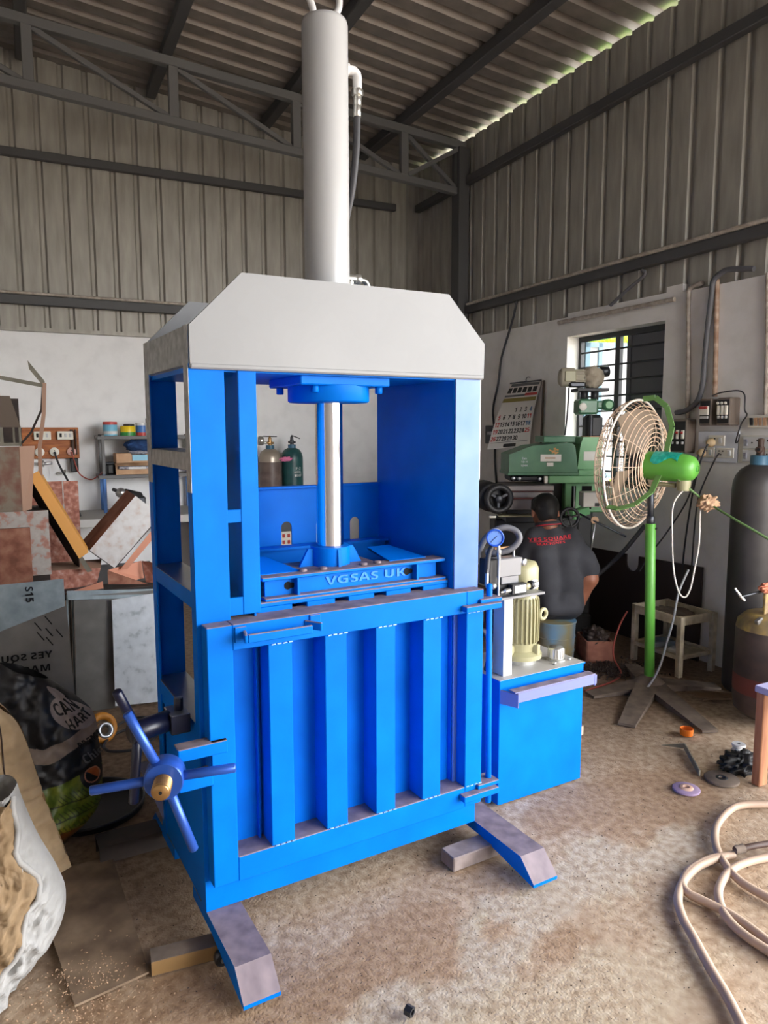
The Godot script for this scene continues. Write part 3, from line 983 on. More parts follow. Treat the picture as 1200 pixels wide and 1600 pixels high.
	# platen: channel beams on a grooved plate, pulled up a little above the gate
	s = shp(MF)
	s.bx(0.672, 1.266, 0.941, 0.951, -1.865, -1.800, 0.002)
	s.bx(0.690, 1.250, 0.892, 0.942, -1.836, -1.828)
	s.bx(0.680, 1.270, 0.885, 0.893, -1.865, -1.800, 0.002)
	var pl := part(s, "platen_beam", B, t, D)
	for u in [0.779, 1.168]:
		s = shp(MF)
		s.bx(u - 0.004, u + 0.004, 0.892, 0.942, -1.829, -1.803, 0.001)
		part(s, "stiffener", B, pl)
		s = shp(MF)
		var hx: float = u - 0.022 if u < 1 else u - 0.024
		s.cyl(Vector3(hx, 0.917, -1.8285), Vector3(hx, 0.917, -1.8265), 0.011, 16)
		s.cyl(Vector3(hx + 0.012, 0.917, -1.8285), Vector3(hx + 0.012, 0.917, -1.8262), 0.008, 16)
		part(s, "hole", M.black_hole, pl)
	var L := MF * Transform3D(Basis.IDENTITY, Vector3(1.005, 0.917, -1.827))
	words("VGSAS UK", "embossed_lettering", M.weld_blue, pl, L, 0.024, 0.004, 1.75)
	s = shp(MF)
	s.bx(0.655, 1.282, 0.871, 0.885, -2.22, -1.797, 0.003)
	part(s, "platen_plate", B, t, D)
	s = shp(MF)
	for k in [[0.657, 0.757], [0.801, 0.888], [0.931, 1.015], [1.055, 1.141], [1.184, 1.280]]:
		s.bx(k[0], k[1], 0.845, 0.872, -2.2, -1.799, 0.002)
	part(s, "platen_runner", B, t)
	s = shp(MF)                                       # rear beam and the sloping cover plates
	s.bx(0.66, 1.27, 0.885, 0.965, -2.18, -2.172)
	s.bx(0.66, 1.27, 0.958, 0.966, -2.20, -2.15)
	part(s, "platen_beam", B, t)
	for k in [[0.665, 0.80], [1.09, 1.22]]:
		s = shp(MF)
		s.quad(Vector3(k[0], 0.953, -1.84), Vector3(k[1], 0.953, -1.84), Vector3(k[1] - 0.05, 0.975, -1.98), Vector3(k[0], 0.975, -1.98))
		s.quad(Vector3(k[0], 0.947, -1.84), Vector3(k[0], 0.969, -1.98), Vector3(k[1] - 0.05, 0.969, -1.98), Vector3(k[1], 0.947, -1.84))
		s.oquad(Vector3(k[0], 0.953, -1.84), Vector3(k[1], 0.953, -1.84), Vector3(k[1], 0.947, -1.84), Vector3(k[0], 0.947, -1.84), Vector3(k[0], 0.95, -1.9))
		part(s, "cover_plate", B, t)
	# rod seat with gussets
	s = shp(F)
	s.lathe([Vector2(0, 0.885), Vector2(0.058, 0.885), Vector2(0.058, 1.005), Vector2(0.0395, 1.005)], Vector3.ZERO, Basis.IDENTITY, 32)
	var seat := part(s, "rod_seat", B, t)
	for a in [0.3, 0.3 + PI / 2, 0.3 + PI, 0.3 + 1.5 * PI]:
		s = shp(F * Transform3D(Basis(Vector3.UP, a - 0.3), Vector3.ZERO))
		var ln := 0.125 if absf(cos(a - 0.3)) > 0.5 else 0.07
		s.prism(PackedVector2Array([Vector2(0.05, 0.886), Vector2(ln, 0.886), Vector2(ln, 0.905), Vector2(0.062 + (ln - 0.07) * 0.2, 1.0), Vector2(0.05, 1.0)]), Vector3(0, 0, -0.005), Vector3.RIGHT, Vector3.UP, 0.01)
		part(s, "gusset", B, seat)
	s = shp(F)
	s.box(Vector3(0, 0.942, 0), Vector3(0.27, 0.014, 0.16), Basis.IDENTITY, 0.002)
	part(s, "seat_plate", B, seat, D)
	for k in [[-0.12, 0.07], [0.12, 0.07], [-0.06, 0.075], [0.07, 0.075]]:
		s = shp(F)
		s.cyl(Vector3(k[0], 0.948, k[1]), Vector3(k[0], 0.958, k[1]), 0.012, 6, 0.002)
		part(s, "bolt", D, seat)
	baler_gate(t)
	baler_latch(t)
	# feet: sloping-ended channels under the front and back
	for u in [0.532, 1.413]:
		for back in [false, true]:
			s = shp(MF)
			var ex2 := Vector3.BACK if not back else Vector3.FORWARD
			var w0 := -1.90 if not back else -2.10
			var ln := 0.357 if not back else 0.25
			var poly := PackedVector2Array([Vector2(0, 0.047), Vector2(0.17, 0.047), Vector2(ln + 0.06, 0.012), Vector2(ln + 0.06, 0.022), Vector2(ln, 0.079), Vector2(0, 0.082)])
			var o := Vector3(u - 0.046, 0, w0) if back else Vector3(u + 0.046, 0, w0)
			s.prism(poly, o, ex2, Vector3.UP, 0.092)
			part(s, "foot", B, t, D, "foot with a dusty sloping top")

func baler_gate(t: Node3D) -> void:
	var B: Material = M.blue_paint
	var D: Material = M.dusty_paint
	var G := -1.72                                     # front face of the gate
	var s := shp(MF)
	s.bx(0.495, 0.561, 0.172, 0.859, G - 0.046, G, 0.002)
	s.bx(1.291, 1.355, 0.172, 0.859, G - 0.046, G, 0.002)
	s.bx(0.561, 1.291, 0.792, 0.8592, G - 0.046, G + 0.0005, 0.002)
	s.bx(0.561, 1.291, 0.170, 0.238, G - 0.046, G + 0.0005, 0.002)
	var g := part(s, "gate", B, t, D)
	s = shp(MF)
	s.bx(0.50, 1.35, 0.18, 0.85, G - 0.080, G - 0.074)
	part(s, "gate_panel", B, g)
	for u in [[0.655, 0.721], [0.817, 0.883], [0.975, 1.039], [1.134, 1.199]]:
		s = shp(MF)
		s.bx(u[0], u[1], 0.2375, 0.7925, G - 0.076, G - 0.0005, 0.002)
		part(s, "gate_rib", B, g)
	s = shp(MF)                                       # the deep stiles as seen from the recesses
	s.bx(0.515, 0.560, 0.238, 0.792, G - 0.076, G - 0.04)
	s.bx(1.292, 1.34, 0.238, 0.792, G - 0.076, G - 0.04)
	s.bx(0.515, 1.34, 0.172, 0.2375, G - 0.076, G - 0.04)
	s.bx(0.515, 1.34, 0.793, 0.8585, G - 0.098, G - 0.04)
	part(s, "gate_back_frame", B, g, D)
	# welds at the rail joints
	s = shp(MF)
	for u in [0.688, 0.85, 1.007, 1.166, 1.32]:
		for k in 4:
			var x: float = u - 0.024 + 0.016 * k
			s.beam(Vector3(x, 0.7915 + 0.001 * (k % 2), G + 0.001), Vector3(x + 0.011, 0.7925, G + 0.001), 0.003, 0.003)
			s.beam(Vector3(x, 0.2385 - 0.001 * (k % 2), G + 0.001), Vector3(x + 0.011, 0.2378, G + 0.001), 0.0025, 0.003)
	part(s, "weld_bead", M.weld, g).set_meta("kind", "stuff")
	# flat-bar handle
	s = shp(MF)
	s.beam(Vector3(0.577, 0.833, G + 0.048), Vector3(0.765, 0.842, G + 0.048), 0.008, 0.024, 0.002, Vector3.UP)
	s = shp(MF)
	s.box(Vector3(0.672, 0.831, G + 0.046), Vector3(0.175, 0.022, 0.008), Basis.IDENTITY, 0.002)
	s.box(Vector3(0.586, 0.831, G + 0.023), Vector3(0.008, 0.022, 0.054), Basis(Vector3.UP, -0.25), 0.002)
	s.box(Vector3(0.773, 0.833, G + 0.023), Vector3(0.008, 0.022, 0.054), Basis(Vector3.UP, 0.55), 0.002)
	s.bx(0.566, 0.596, 0.812, 0.852, G, G + 0.006, 0.001)
	s.bx(0.772, 0.802, 0.818, 0.856, G, G + 0.006, 0.001)
	part(s, "gate_handle", B, g, D)
	# hinges on the right with the long pin
	for y in [[0.800, 0.818, 0.830], [0.201, 0.222, 0.236]]:
		s = shp(MF)
		s.bx(1.27, 1.405, y[0], y[1], G + 0.001, G + 0.028, 0.002)
		part(s, "hinge_leaf", B, g, D)
		s = shp(MF)
		s.bx(1.335, 1.418, y[1], y[2], G - 0.05, G + 0.012, 0.002)
		part(s, "hinge_leaf", B, g, D)
	s = shp(MF)
	s.cyl(Vector3(1.398, 0.15, G - 0.018), Vector3(1.390, 0.868, G - 0.018), 0.0095, 16, 0.003)
	part(s, "hinge_pin", B, g)

func baler_latch(t: Node3D) -> void:
	var B: Material = M.blue_paint
	var D: Material = M.dusty_paint
	# fork arms welded to the gate's left edge, and the screw with its four-armed hand wheel
	var G := -1.72
	var s := shp(MF)
	s.bx(0.412, 0.536, 0.536, 0.569, G - 0.03, G + 0.014, 0.002)
	s.bx(0.412, 0.497, 0.458, 0.494, G - 0.03, G + 0.014, 0.002)
	s.bx(0.497, 0.536, 0.455, 0.569, G - 0.012, G + 0.012)
	var fk := part(s, "latch_fork", B, t, D)
	var C := MF * Transform3D(Basis(Vector3.UP, -0.36), Vector3(0.366, 0.5335, -1.655))
	s = shp(C)
	s.lathe([Vector2(0, -0.035), Vector2(0.043, -0.035), Vector2(0.046, -0.03), Vector2(0.046, 0.018), Vector2(0.043, 0.022), Vector2(0, 0.022)], Vector3.ZERO, Basis(Vector3.RIGHT, PI / 2), 36)
	var hub := part(s, "hand_wheel", M.wheel_blue, t)
	var ends := [Vector3(-0.078, 0.165, 0), Vector3(0.062, -0.187, 0), Vector3(0.165, 0.012, 0.0), Vector3(-0.165, -0.012, 0.01)]
	for e in ends:
		s = shp(C)
		var d: Vector3 = (e as Vector3).normalized()
		s.cyl(d * 0.035, e, 0.0115, 14, 0.003)
		part(s, "wheel_arm", M.wheel_blue, hub)
	s = shp(C)
	s.cyl(Vector3(0, 0, -0.05), Vector3(0, 0, 0.072), 0.0195, 20, 0.002)
	for k in 7: s.ring(Vector3(0, 0, 0.025 + 0.0065 * k), Vector3(0.02, 0.02, 1), 0.0195, 0.0026, 24, 6)
	var sc := part(s, "latch_screw", M.brass, hub, null, "brass-coloured threaded screw end")
	s = shp(C)
	s.cyl(Vector3(0, 0, 0.0715), Vector3(0, 0, 0.0732), 0.004, 10)
	part(s, "centre_hole", M.black_hole, sc)
	# second, rear latch: dark pin block, lever and hanging bar
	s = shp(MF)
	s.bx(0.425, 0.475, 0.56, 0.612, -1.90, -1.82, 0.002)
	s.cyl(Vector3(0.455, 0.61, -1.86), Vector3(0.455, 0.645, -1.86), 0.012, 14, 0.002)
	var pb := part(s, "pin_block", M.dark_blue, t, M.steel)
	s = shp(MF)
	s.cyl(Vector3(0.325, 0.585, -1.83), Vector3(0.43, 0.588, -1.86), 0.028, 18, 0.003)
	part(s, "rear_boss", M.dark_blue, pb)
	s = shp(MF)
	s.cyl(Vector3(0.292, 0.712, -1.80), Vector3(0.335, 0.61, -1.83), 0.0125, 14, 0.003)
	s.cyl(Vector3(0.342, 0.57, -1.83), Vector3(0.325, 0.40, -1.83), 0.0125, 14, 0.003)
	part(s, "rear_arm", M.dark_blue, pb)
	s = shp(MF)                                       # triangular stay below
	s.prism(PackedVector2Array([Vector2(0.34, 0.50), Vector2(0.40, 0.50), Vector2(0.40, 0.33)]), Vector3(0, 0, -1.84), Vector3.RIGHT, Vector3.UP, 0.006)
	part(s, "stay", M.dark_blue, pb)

# ---------------------------------------------------------------- the power pack beside it
func power_pack() -> void:
	var B: Material = M.blue_paint
	var t := thing("hydraulic_power_pack", "blue oil tank carrying a cream motor, valves and pressure gauge, right of the press", "power pack", mx(1.785, 0, -2.03), TURN)
	var s := shp(MF)
	s.bx(1.582, 1.988, 0.004, 0.462, -2.19, -1.912, 0.002)
	part(s, "tank", B, t)
	s = shp(MF)
	s.bx(1.578, 1.992, 0.462, 0.468, -2.194, -1.908, 0.001)
	part(s, "tank_lid", B, t, M.grey_tank_top)
	s = shp(MF)
	s.bx(1.612, 1.994, 0.400, 0.436, -1.858, -1.850, 0.001)
	s.bx(1.600, 1.986, 0.436, 0.441, -1.885, -1.850, 0.001)
	s.box(Vector3(1.600, 0.408, -1.880), Vector3(0.006, 0.05, 0.072), Basis(Vector3.UP, 0.38), 0.001)
	s.box(Vector3(1.985, 0.415, -1.880), Vector3(0.006, 0.04, 0.062), Basis.IDENTITY, 0.001)
	part(s, "tank_handle", M.lilac_paint, t, M.dusty_paint)
	# white bracket post and shelf carrying the valves
	s = shp(MF)
	s.bx(1.618, 1.658, 0.468, 0.748, -1.998, -1.938, 0.001)
	part(s, "bracket_post", M.white_plain, t)
	s = shp(MF)
	s.bx(1.56, 1.80, 0.748, 0.757, -2.05, -1.93, 0.001)
	part(s, "valve_shelf", M.valve_grey, t)
	# motor: base flange, ribbed body, hood
	var mc := Vector3(1.785, 0, -2.045)
	var F := MF * Transform3D(Basis.IDENTITY, mc)
	s = shp(F)
	s.lathe([Vector2(0, 0.468), Vector2(0.062, 0.468), Vector2(0.062, 0.49), Vector2(0, 0.49)], Vector3.ZERO, Basis.IDENTITY, 32)
	var mo := part(s, "bell_housing", M.zinc, t)
	s = shp(F)
	s.lathe([Vector2(0, 0.49), Vector2(0.083, 0.49), Vector2(0.083, 0.506), Vector2(0.06, 0.518), Vector2(0.06, 0.53), Vector2(0.064, 0.545), Vector2(0.064, 0.70), Vector2(0.06, 0.735), Vector2(0.05, 0.742), Vector2(0.063, 0.745), Vector2(0.065, 0.75), Vector2(0.065, 0.83), Vector2(0.055, 0.850), Vector2(0.03, 0.857), Vector2(0, 0.858)], Vector3.ZERO, Basis.IDENTITY, 40, 0.5)
	part(s, "motor_body", M.cream_paint, t)
	for k in 26:
		var a := TAU * k / 26.0
		var poly := PackedVector2Array([Vector2(0.055, 0.54), Vector2(0.072, 0.555), Vector2(0.073, 0.66), Vector2(0.07, 0.715), Vector2(0.055, 0.728)])
		s = shp(F * Transform3D(Basis(Vector3.UP, a), Vector3.ZERO))
		s.prism(poly, Vector3(0, 0, -0.0022), Vector3.RIGHT, Vector3.UP, 0.0044)
		part(s, "cooling_fin", M.cream_paint, mo)
	for a in [0.3, 1.9, 3.5, 5.1]:
		s = shp(F * Transform3D(Basis(Vector3.UP, a), Vector3.ZERO))
		s.bx(0.055, 0.08, 0.505, 0.545, -0.011, 0.011, 0.003)
		s.cyl(Vector3(0.07, 0.506, 0), Vector3(0.07, 0.520, 0), 0.008, 6)
		part(s, "motor_lug", M.cream_paint, mo)
	s = shp(F)
	s.ring(Vector3(0.096, 0.642, 0.02), Vector3(0.15, 0, 1), 0.0185, 0.0075, 24, 10)
	s.cyl(Vector3(0.066, 0.642, 0.01), Vector3(0.082, 0.642, 0.018), 0.0085, 10)
	part(s, "eye_bolt", M.cream_paint, mo)
	# filler cap and level plug
	s = shp(MF)
	var cp := Vector3(1.915, 0.468, -1.985)
	s.lathe([Vector2(0, 0), Vector2(0.035, 0), Vector2(0.035, 0.006), Vector2(0.03, 0.008), Vector2(0.03, 0.046), Vector2(0.026, 0.051), Vector2(0, 0.052)], cp, Basis.IDENTITY, 28)
	for k in 18:
		var a := TAU * k / 18.0
		s.cyl(cp + Vector3(cos(a) * 0.0295, 0.012, sin(a) * 0.0295), cp + Vector3(cos(a) * 0.0295, 0.044, sin(a) * 0.0295), 0.0028, 6)
	part(s, "filler_cap", M.zinc, t, null, "ribbed chrome filler cap")
	s = shp(MF)
	for k in [[1.965, -2.02], [1.955, -1.955], [1.87, -1.945]]:
		s = shp(MF)
		s.cyl(Vector3(k[0], 0.468, k[1]), Vector3(k[0], 0.477, k[1]), 0.007, 6, 0.001)
		part(s, "lid_bolt", M.zinc, t)
	# valves
	s = shp(MF)
	s.bx(1.592, 1.700, 0.826, 0.892, -1.995, -1.945, 0.003)
	var vb := part(s, "valve_block", M.valve_grey, t)
	s = shp(MF)
	s.bx(1.56, 1.60, 0.80, 0.892, -2.01, -1.95, 0.003)
	s.bx(1.600, 1.70, 0.757, 0.80, -2.0, -1.95, 0.003)
	part(s, "valve_body", M.black_plastic, vb)
	s = shp(MF)
	s.bx(1.612, 1.69, 0.800, 0.827, -1.995, -1.948, 0.002)
	part(s, "manifold", M.valve_grey, vb)
	s = shp(MF)
	s.cyl(Vector3(1.70, 0.871, -1.97), Vector3(1.712, 0.871, -1.955), 0.017, 18, 0.003)
	s.cyl(Vector3(1.712, 0.871, -1.955), Vector3(1.715, 0.871, -1.942), 0.0135, 18, 0.002)
	part(s, "end_cap", M.zinc, vb)
	s = shp(MF)
	s.bx(1.638, 1.706, 0.766, 0.802, -1.945, -1.92, 0.002)
	part(s, "relief_valve", M.black_plastic, vb)
	s = shp(MF)
	s.bx(1.650, 1.700, 0.7705, 0.7965, -1.9205, -1.9185)
	part(s, "data_plate", M.white_plain, vb)
	s = shp(MF)
	s.cyl(Vector3(1.706, 0.786, -1.932), Vector3(1.728, 0.788, -1.932), 0.0105, 16, 0.002)
	part(s, "valve_stem", M.brass_pale, vb)
	s = shp(MF)
	s.cyl(Vector3(1.726, 0.788, -1.932), Vector3(1.738, 0.789, -1.932), 0.016, 18, 0.002)
	part(s, "knob_collar", M.black_plastic, vb)
	s = shp(MF)
	s.cyl(Vector3(1.737, 0.789, -1.932), Vector3(1.760, 0.791, -1.932), 0.0155, 18, 0.003)
	for k in 12:
		var a := TAU * k / 12.0
		s.cyl(Vector3(1.738, 0.789 + sin(a) * 0.0155, -1.932 + cos(a) * 0.0155), Vector3(1.757, 0.791 + sin(a) * 0.0155, -1.932 + cos(a) * 0.0155), 0.002, 6)
	part(s, "adjusting_knob", M.zinc, vb)
	s = shp(MF)
	s.cyl(Vector3(1.595, 0.778, -1.93), Vector3(1.612, 0.779, -1.93), 0.004, 10)
	s.cyl(Vector3(1.610, 0.779, -1.93), Vector3(1.638, 0.782, -1.93), 0.009, 6, 0.002)
	part(s, "pipe_fitting", M.zinc, vb)
	# gauge on its stem
	s = shp(MF)
	s.cyl(Vector3(1.588, 0.76, -1.935), Vector3(1.588, 0.90, -1.935), 0.004, 10)
	s.cyl(Vector3(1.588, 0.895, -1.935), Vector3(1.584, 0.95, -1.935), 0.0065, 12)
	s.cyl(Vector3(1.587, 0.912, -1.935), Vector3(1.586, 0.928, -1.935), 0.0095, 6, 0.001)
	part(s, "gauge_stem", M.zinc, t)
	var gb := Basis(Vector3.UP, -0.62)
	var ga := gb * Vector3(0, 0, 1)
	var gc := Vector3(1.562, 0.974, -1.925)
	s = shp(MF)
	s.cyl(gc - ga * 0.03, gc, 0.0295, 32, 0.003)
	var gg := part(s, "pressure_gauge", M.white_plain, t)
	s = shp(MF)
	s.ring(gc + ga * 0.002, ga, 0.0275, 0.0035, 36, 8)
	part(s, "gauge_rim", M.gauge_blue, gg)
	s = shp(MF)
	s.cyl(gc + ga * 0.0005, gc + ga * 0.0015, 0.026, 32)
	part(s, "gauge_face", M.gauge_face, gg)
	s = shp(MF)
	s.beam(gc + ga * 0.003 + gb * Vector3(-0.014, -0.014, 0), gc + ga * 0.003 + gb * Vector3(0.006, 0.006, 0), 0.0022, 0.001)
	for k in 9:
		var a := -0.8 + k * 0.6
		s.beam(gc + ga * 0.0022 + gb * Vector3(cos(a) * 0.019, sin(a) * 0.019, 0), gc + ga * 0.0022 + gb * Vector3(cos(a) * 0.0225, sin(a) * 0.0225, 0), 0.0014, 0.0008)
	part(s, "gauge_needle", M.black_plastic, gg)
	# hoses
	s = shp(MF)
	s.tube(spline([Vector3(1.605, 0.905, -2.03), Vector3(1.63, 0.905, -2.0), Vector3(1.67, 0.917, -1.975), Vector3(1.701, 0.945, -1.965), Vector3(1.703, 0.972, -1.97), Vector3(1.683, 0.990, -1.985), Vector3(1.652, 0.993, -2.0), Vector3(1.622, 0.975, -2.02), Vector3(1.60, 0.94, -2.04), Vector3(1.58, 0.86, -2.06)], 7), 0.0115, 12)
	part(s, "loop_hose", M.grey_hose_dark, t)
	s = shp(MF)
	s.cyl(Vector3(1.684, 0.892, -1.97), Vector3(1.684, 0.935, -1.97), 0.0045, 10)
	part(s, "hose_tail", M.zinc, t)
	s = shp(MF)
	s.tube(spline([Vector3(1.568, 0.945, -1.945), Vector3(1.553, 0.92, -1.945), Vector3(1.542, 0.885, -1.94), Vector3(1.535, 0.85, -1.935)], 6), 0.0095, 10)
	s.tube(spline([Vector3(1.53, 0.62, -2.02), Vector3(1.552, 0.635, -2.0), Vector3(1.575, 0.62, -1.985), Vector3(1.588, 0.58, -1.98), Vector3(1.59, 0.53, -1.98), Vector3(1.592, 0.48, -2.0)], 6), 0.0115, 10)
	part(s, "hydraulic_hose", M.rubber, t)
	s = shp(MF)
	s.tube(spline([Vector3(1.537, 0.865, -1.935), Vector3(1.532, 0.83, -1.93), Vector3(1.533, 0.808, -1.93), Vector3(1.545, 0.80, -1.93), Vector3(1.562, 0.802, -1.935)], 6), 0.007, 10)
	s.cyl(Vector3(1.553, 0.803, -1.93), Vector3(1.572, 0.804, -1.935), 0.0105, 6, 0.002)
	part(s, "bent_pipe", M.zinc, t)
	s = shp(MF)                                        # wooden scrap behind the valves
	s.bx(1.66, 1.735, 0.893, 0.912, -2.06, -2.045)
	part(s, "packing_strip", M.wood_raw, t)
	s = shp(MF)                                        # level gauge on the left side of the lid
	s.bx(1.596, 1.612, 0.468, 0.56, -2.06, -2.045, 0.002)
	for y in [0.49, 0.51, 0.53]: s.bx(1.594, 1.602, y, y + 0.004, -2.062, -2.043)
	part(s, "level_gauge", M.zinc, t)

# ---------------------------------------------------------------- left of the press
func slab(s: Shape, pts: Array, thick: float) -> void:      # a flat plate with these corners, its thickness going away from the viewer
	var c := Vector3.ZERO
	for p in pts: c += p
	c /= pts.size()
	var n: Vector3 = (pts[1] - pts[0]).cross(pts[2] - pts[0]).normalized()
	if n.dot(Vector3(0, EYE, 0) - c) > 0: n = -n
	var d := n * thick
	for k in range(1, pts.size() - 1):
		var a: Vector3 = pts[0]
		var b: Vector3 = pts[k]
		var e: Vector3 = pts[k + 1]
		if (b - a).cross(e - a).dot(n) > 0:
			s.tri(a, e, b); s.tri(a + d, b + d, e + d)
		else:
			s.tri(a, b, e); s.tri(a + d, e + d, b + d)
	for k in pts.size():
		var a: Vector3 = pts[k]
		var b: Vector3 = pts[(k + 1) % pts.size()]
		s.oquad(a, b, b + d, a + d, c + d * 0.5)

func quadz(x0: float, y0: float, x1: float, y1: float, z: float) -> Array:
	return [Vector3(x0, y0, z), Vector3(x1, y0, z), Vector3(x1, y1, z), Vector3(x0, y1, z)]

func words_on(text: String, called: String, m: Material, parent: Node3D, high: float, wide: float, spot: Callable, font_name := "Droid Sans", deep := 0.0015) -> MeshInstance3D:
	# lettering laid on a curved surface: spot(x, y) gives [point, normal]
	var t := TextMesh.new()
	var fo := SystemFont.new()
	fo.font_names = PackedStringArray([font_name])
	fo.font_weight = 700
	t.font = fo
	t.text = text
	t.font_size = 48
	t.pixel_size = high / 35.0
	t.depth = deep
	t.curve_step = 3.0
	var a := t.get_mesh_arrays()
	var v: PackedVector3Array = a[Mesh.ARRAY_VERTEX]
	var idx: PackedInt32Array = a[Mesh.ARRAY_INDEX]
	var s := shp()
	var w := PackedVector3Array()
	for p in v:
		var r: Array = spot.call(p.x * wide, p.y)
		w.append(r[0] + r[1] * (p.z + deep * 0.5 + 0.0008))
	for k in range(0, idx.size(), 3): s.tri(w[idx[k]], w[idx[k + 2]], w[idx[k + 1]])
	return build(s, called, m, parent)

func left_side() -> void:
	var s: Shape
	var t: Node3D
	var o: MeshInstance3D
	# --- workbench of cement along the back wall
	t = thing("workbench", "low grey cement-topped bench along the back wall carrying the metal rack", "bench", Vector3(0.3, 0, -6.0))
	s = shp()
	s.bx(-2.0, 1.35, 0.63, 0.69, -6.29, -5.62, 0.006)
	part(s, "bench_top", M.cement, t)
	for x in [-1.9, -0.4, 1.22]:
		s = shp()
		s.bx(x, x + 0.11, 0, 0.63, -6.29, -5.68)
		part(s, "leg", M.cement, t)
	# --- rack with two shelves
	t = thing("metal_rack", "narrow slotted metal rack with two shelves standing on the bench by the back wall", "rack", Vector3(0.85, 0.69, -6.12))
	for k in [[0.52, -6.0], [0.52, -6.24], [1.2, -6.0], [1.2, -6.24]]:
		s = shp()
		s.bx(k[0] - 0.012, k[0] + 0.012, 0.99, 1.30, k[1] - 0.015, k[1] + 0.015, 0.003)
		part(s, "upright", M.grey_steel, t)
		s = shp()
		s.bx(k[0] - 0.013, k[0] + 0.013, 0.69, 0.99, k[1] - 0.013, k[1] + 0.013, 0.005)
		part(s, "leg", M.tube_blue, t, null, "blue lower leg")
	for y in [1.29, 0.985]:
		s = shp()
		s.bx(0.48, 1.23, y - 0.028, y, -6.25, -5.985, 0.003)
		part(s, "shelf", M.grey_steel, t)
	# what stands on it
	t = thing("paint_tin", "round light blue tin with a red lid, leftmost on the rack", "tin", Vector3(0.585, 1.29, -6.06))
	s = shp(); s.lathe([Vector2(0, 1.29), Vector2(0.053, 1.29), Vector2(0.053, 1.372), Vector2(0.05, 1.378)], Vector3(0.585, 0, -6.06)); part(s, "body", M.tin_blue, t)
	s = shp(); s.lathe([Vector2(0, 1.375), Vector2(0.053, 1.376), Vector2(0.053, 1.398), Vector2(0, 1.40)], Vector3(0.585, 0, -6.06)); part(s, "lid", M.red_plastic, t)
	s = shp(); s.lathe([Vector2(0.0535, 1.302), Vector2(0.0545, 1.303), Vector2(0.0545, 1.325), Vector2(0.0535, 1.326)], Vector3(0.585, 0, -6.06)); part(s, "label_band", M.white_plain, t)
	t = thing("paint_tin", "low yellow and green tin, second on the rack", "tin", Vector3(0.715, 1.29, -6.06))
	s = shp(); s.lathe([Vector2(0, 1.29), Vector2(0.058, 1.29), Vector2(0.058, 1.318)], Vector3(0.715, 0, -6.06)); part(s, "base_band", M.leaf_green, t)
	s = shp(); s.lathe([Vector2(0.058, 1.318), Vector2(0.058, 1.36), Vector2(0.05, 1.366), Vector2(0, 1.366)], Vector3(0.715, 0, -6.06)); part(s, "body", M.yellow, t)
	s = shp(); s.lathe([Vector2(0, 1.366), Vector2(0.042, 1.366), Vector2(0.04, 1.38), Vector2(0, 1.381)], Vector3(0.725, 0, -6.06)); part(s, "lid", M.black_plastic, t)
	t = thing("paint_tin", "tall blue, red and white tin, third on the rack", "tin", Vector3(0.82, 1.29, -6.06))
	s = shp(); s.lathe([Vector2(0, 1.29), Vector2(0.045, 1.29), Vector2(0.045, 1.315)], Vector3(0.82, 0, -6.06)); part(s, "base_band", M.red_plastic, t)
	s = shp(); s.lathe([Vector2(0.045, 1.315), Vector2(0.045, 1.37)], Vector3(0.82, 0, -6.06)); part(s, "body", M.tube_blue, t)
	s = shp(); s.lathe([Vector2(0.045, 1.37), Vector2(0.045, 1.39), Vector2(0, 1.392)], Vector3(0.82, 0, -6.06)); part(s, "lid", M.white_plain, t)
	t = thing("spray_can", "slim white spray can with a dark cap beside the tins on the rack", "spray can", Vector3(0.868, 1.29, -6.03))
	s = shp(); s.lathe([Vector2(0, 1.29), Vector2(0.024, 1.29), Vector2(0.024, 1.385), Vector2(0.012, 1.396)], Vector3(0.868, 0, -6.03)); part(s, "body", M.white_plain, t)
	s = shp(); s.lathe([Vector2(0.019, 1.388), Vector2(0.019, 1.425), Vector2(0, 1.427)], Vector3(0.868, 0, -6.03)); part(s, "cap", M.dark_brown, t)
	t = thing("cardboard_box", "flattened open brown cardboard box on the lower shelf of the rack", "box", Vector3(0.76, 0.985, -6.1))
	s = shp()
	s.bx(0.61, 0.94, 0.985, 1.03, -6.02, -6.015)
	s.bx(0.61, 0.615, 0.985, 1.06, -6.2, -6.02)
	s.bx(0.935, 0.94, 0.985, 1.06, -6.2, -6.02)
	s.bx(0.61, 0.94, 0.985, 0.99, -6.2, -6.02)
	s.bx(0.61, 0.94, 0.985, 1.08, -6.205, -6.2)
	part(s, "carton", M.cardboard, t)
	t = thing("flat_packet", "grey printed packet lying inside the cardboard box", "packet", Vector3(0.78, 1.035, -6.08))
	s = shp(); s.box(Vector3(0.77, 1.035, -6.06), Vector3(0.27, 0.026, 0.09), Basis.IDENTITY, 0.002); part(s, "body", M.grey_print, t)
	s = shp(); s.box(Vector3(0.77, 1.035, -6.0145), Vector3(0.13, 0.016, 0.002), Basis.IDENTITY); part(s, "print", M.white_plain, t)
	t = thing("tool_carton", "small carton with an open black end and blue label, lying across the cardboard box", "box", Vector3(0.75, 1.085, -6.1))
	s = shp(); s.box(Vector3(0.745, 1.115, -6.09), Vector3(0.27, 0.075, 0.14), Basis(Vector3.UP, 0.06), 0.003); part(s, "carton", M.cardboard, t)
	s = shp(); s.box(Vector3(0.672, 1.115, -6.022), Vector3(0.09, 0.055, 0.012), Basis(Vector3.UP, 0.06)); part(s, "open_end", M.black_hole, t)
	s = shp(); s.box(Vector3(0.80, 1.115, -6.016), Vector3(0.13, 0.045, 0.004), Basis(Vector3.UP, 0.06)); part(s, "label", M.tin_blue, t)
	tag_mesh("cloth_bundle", func(q): blob(q, Vector3(0.80, 1.21, -6.06), Vector3(0.115, 0.055, 0.09), 0.25, 31), M.denim, "crumpled dark blue cloth heaped on the rack's lower shelf", "cloth")
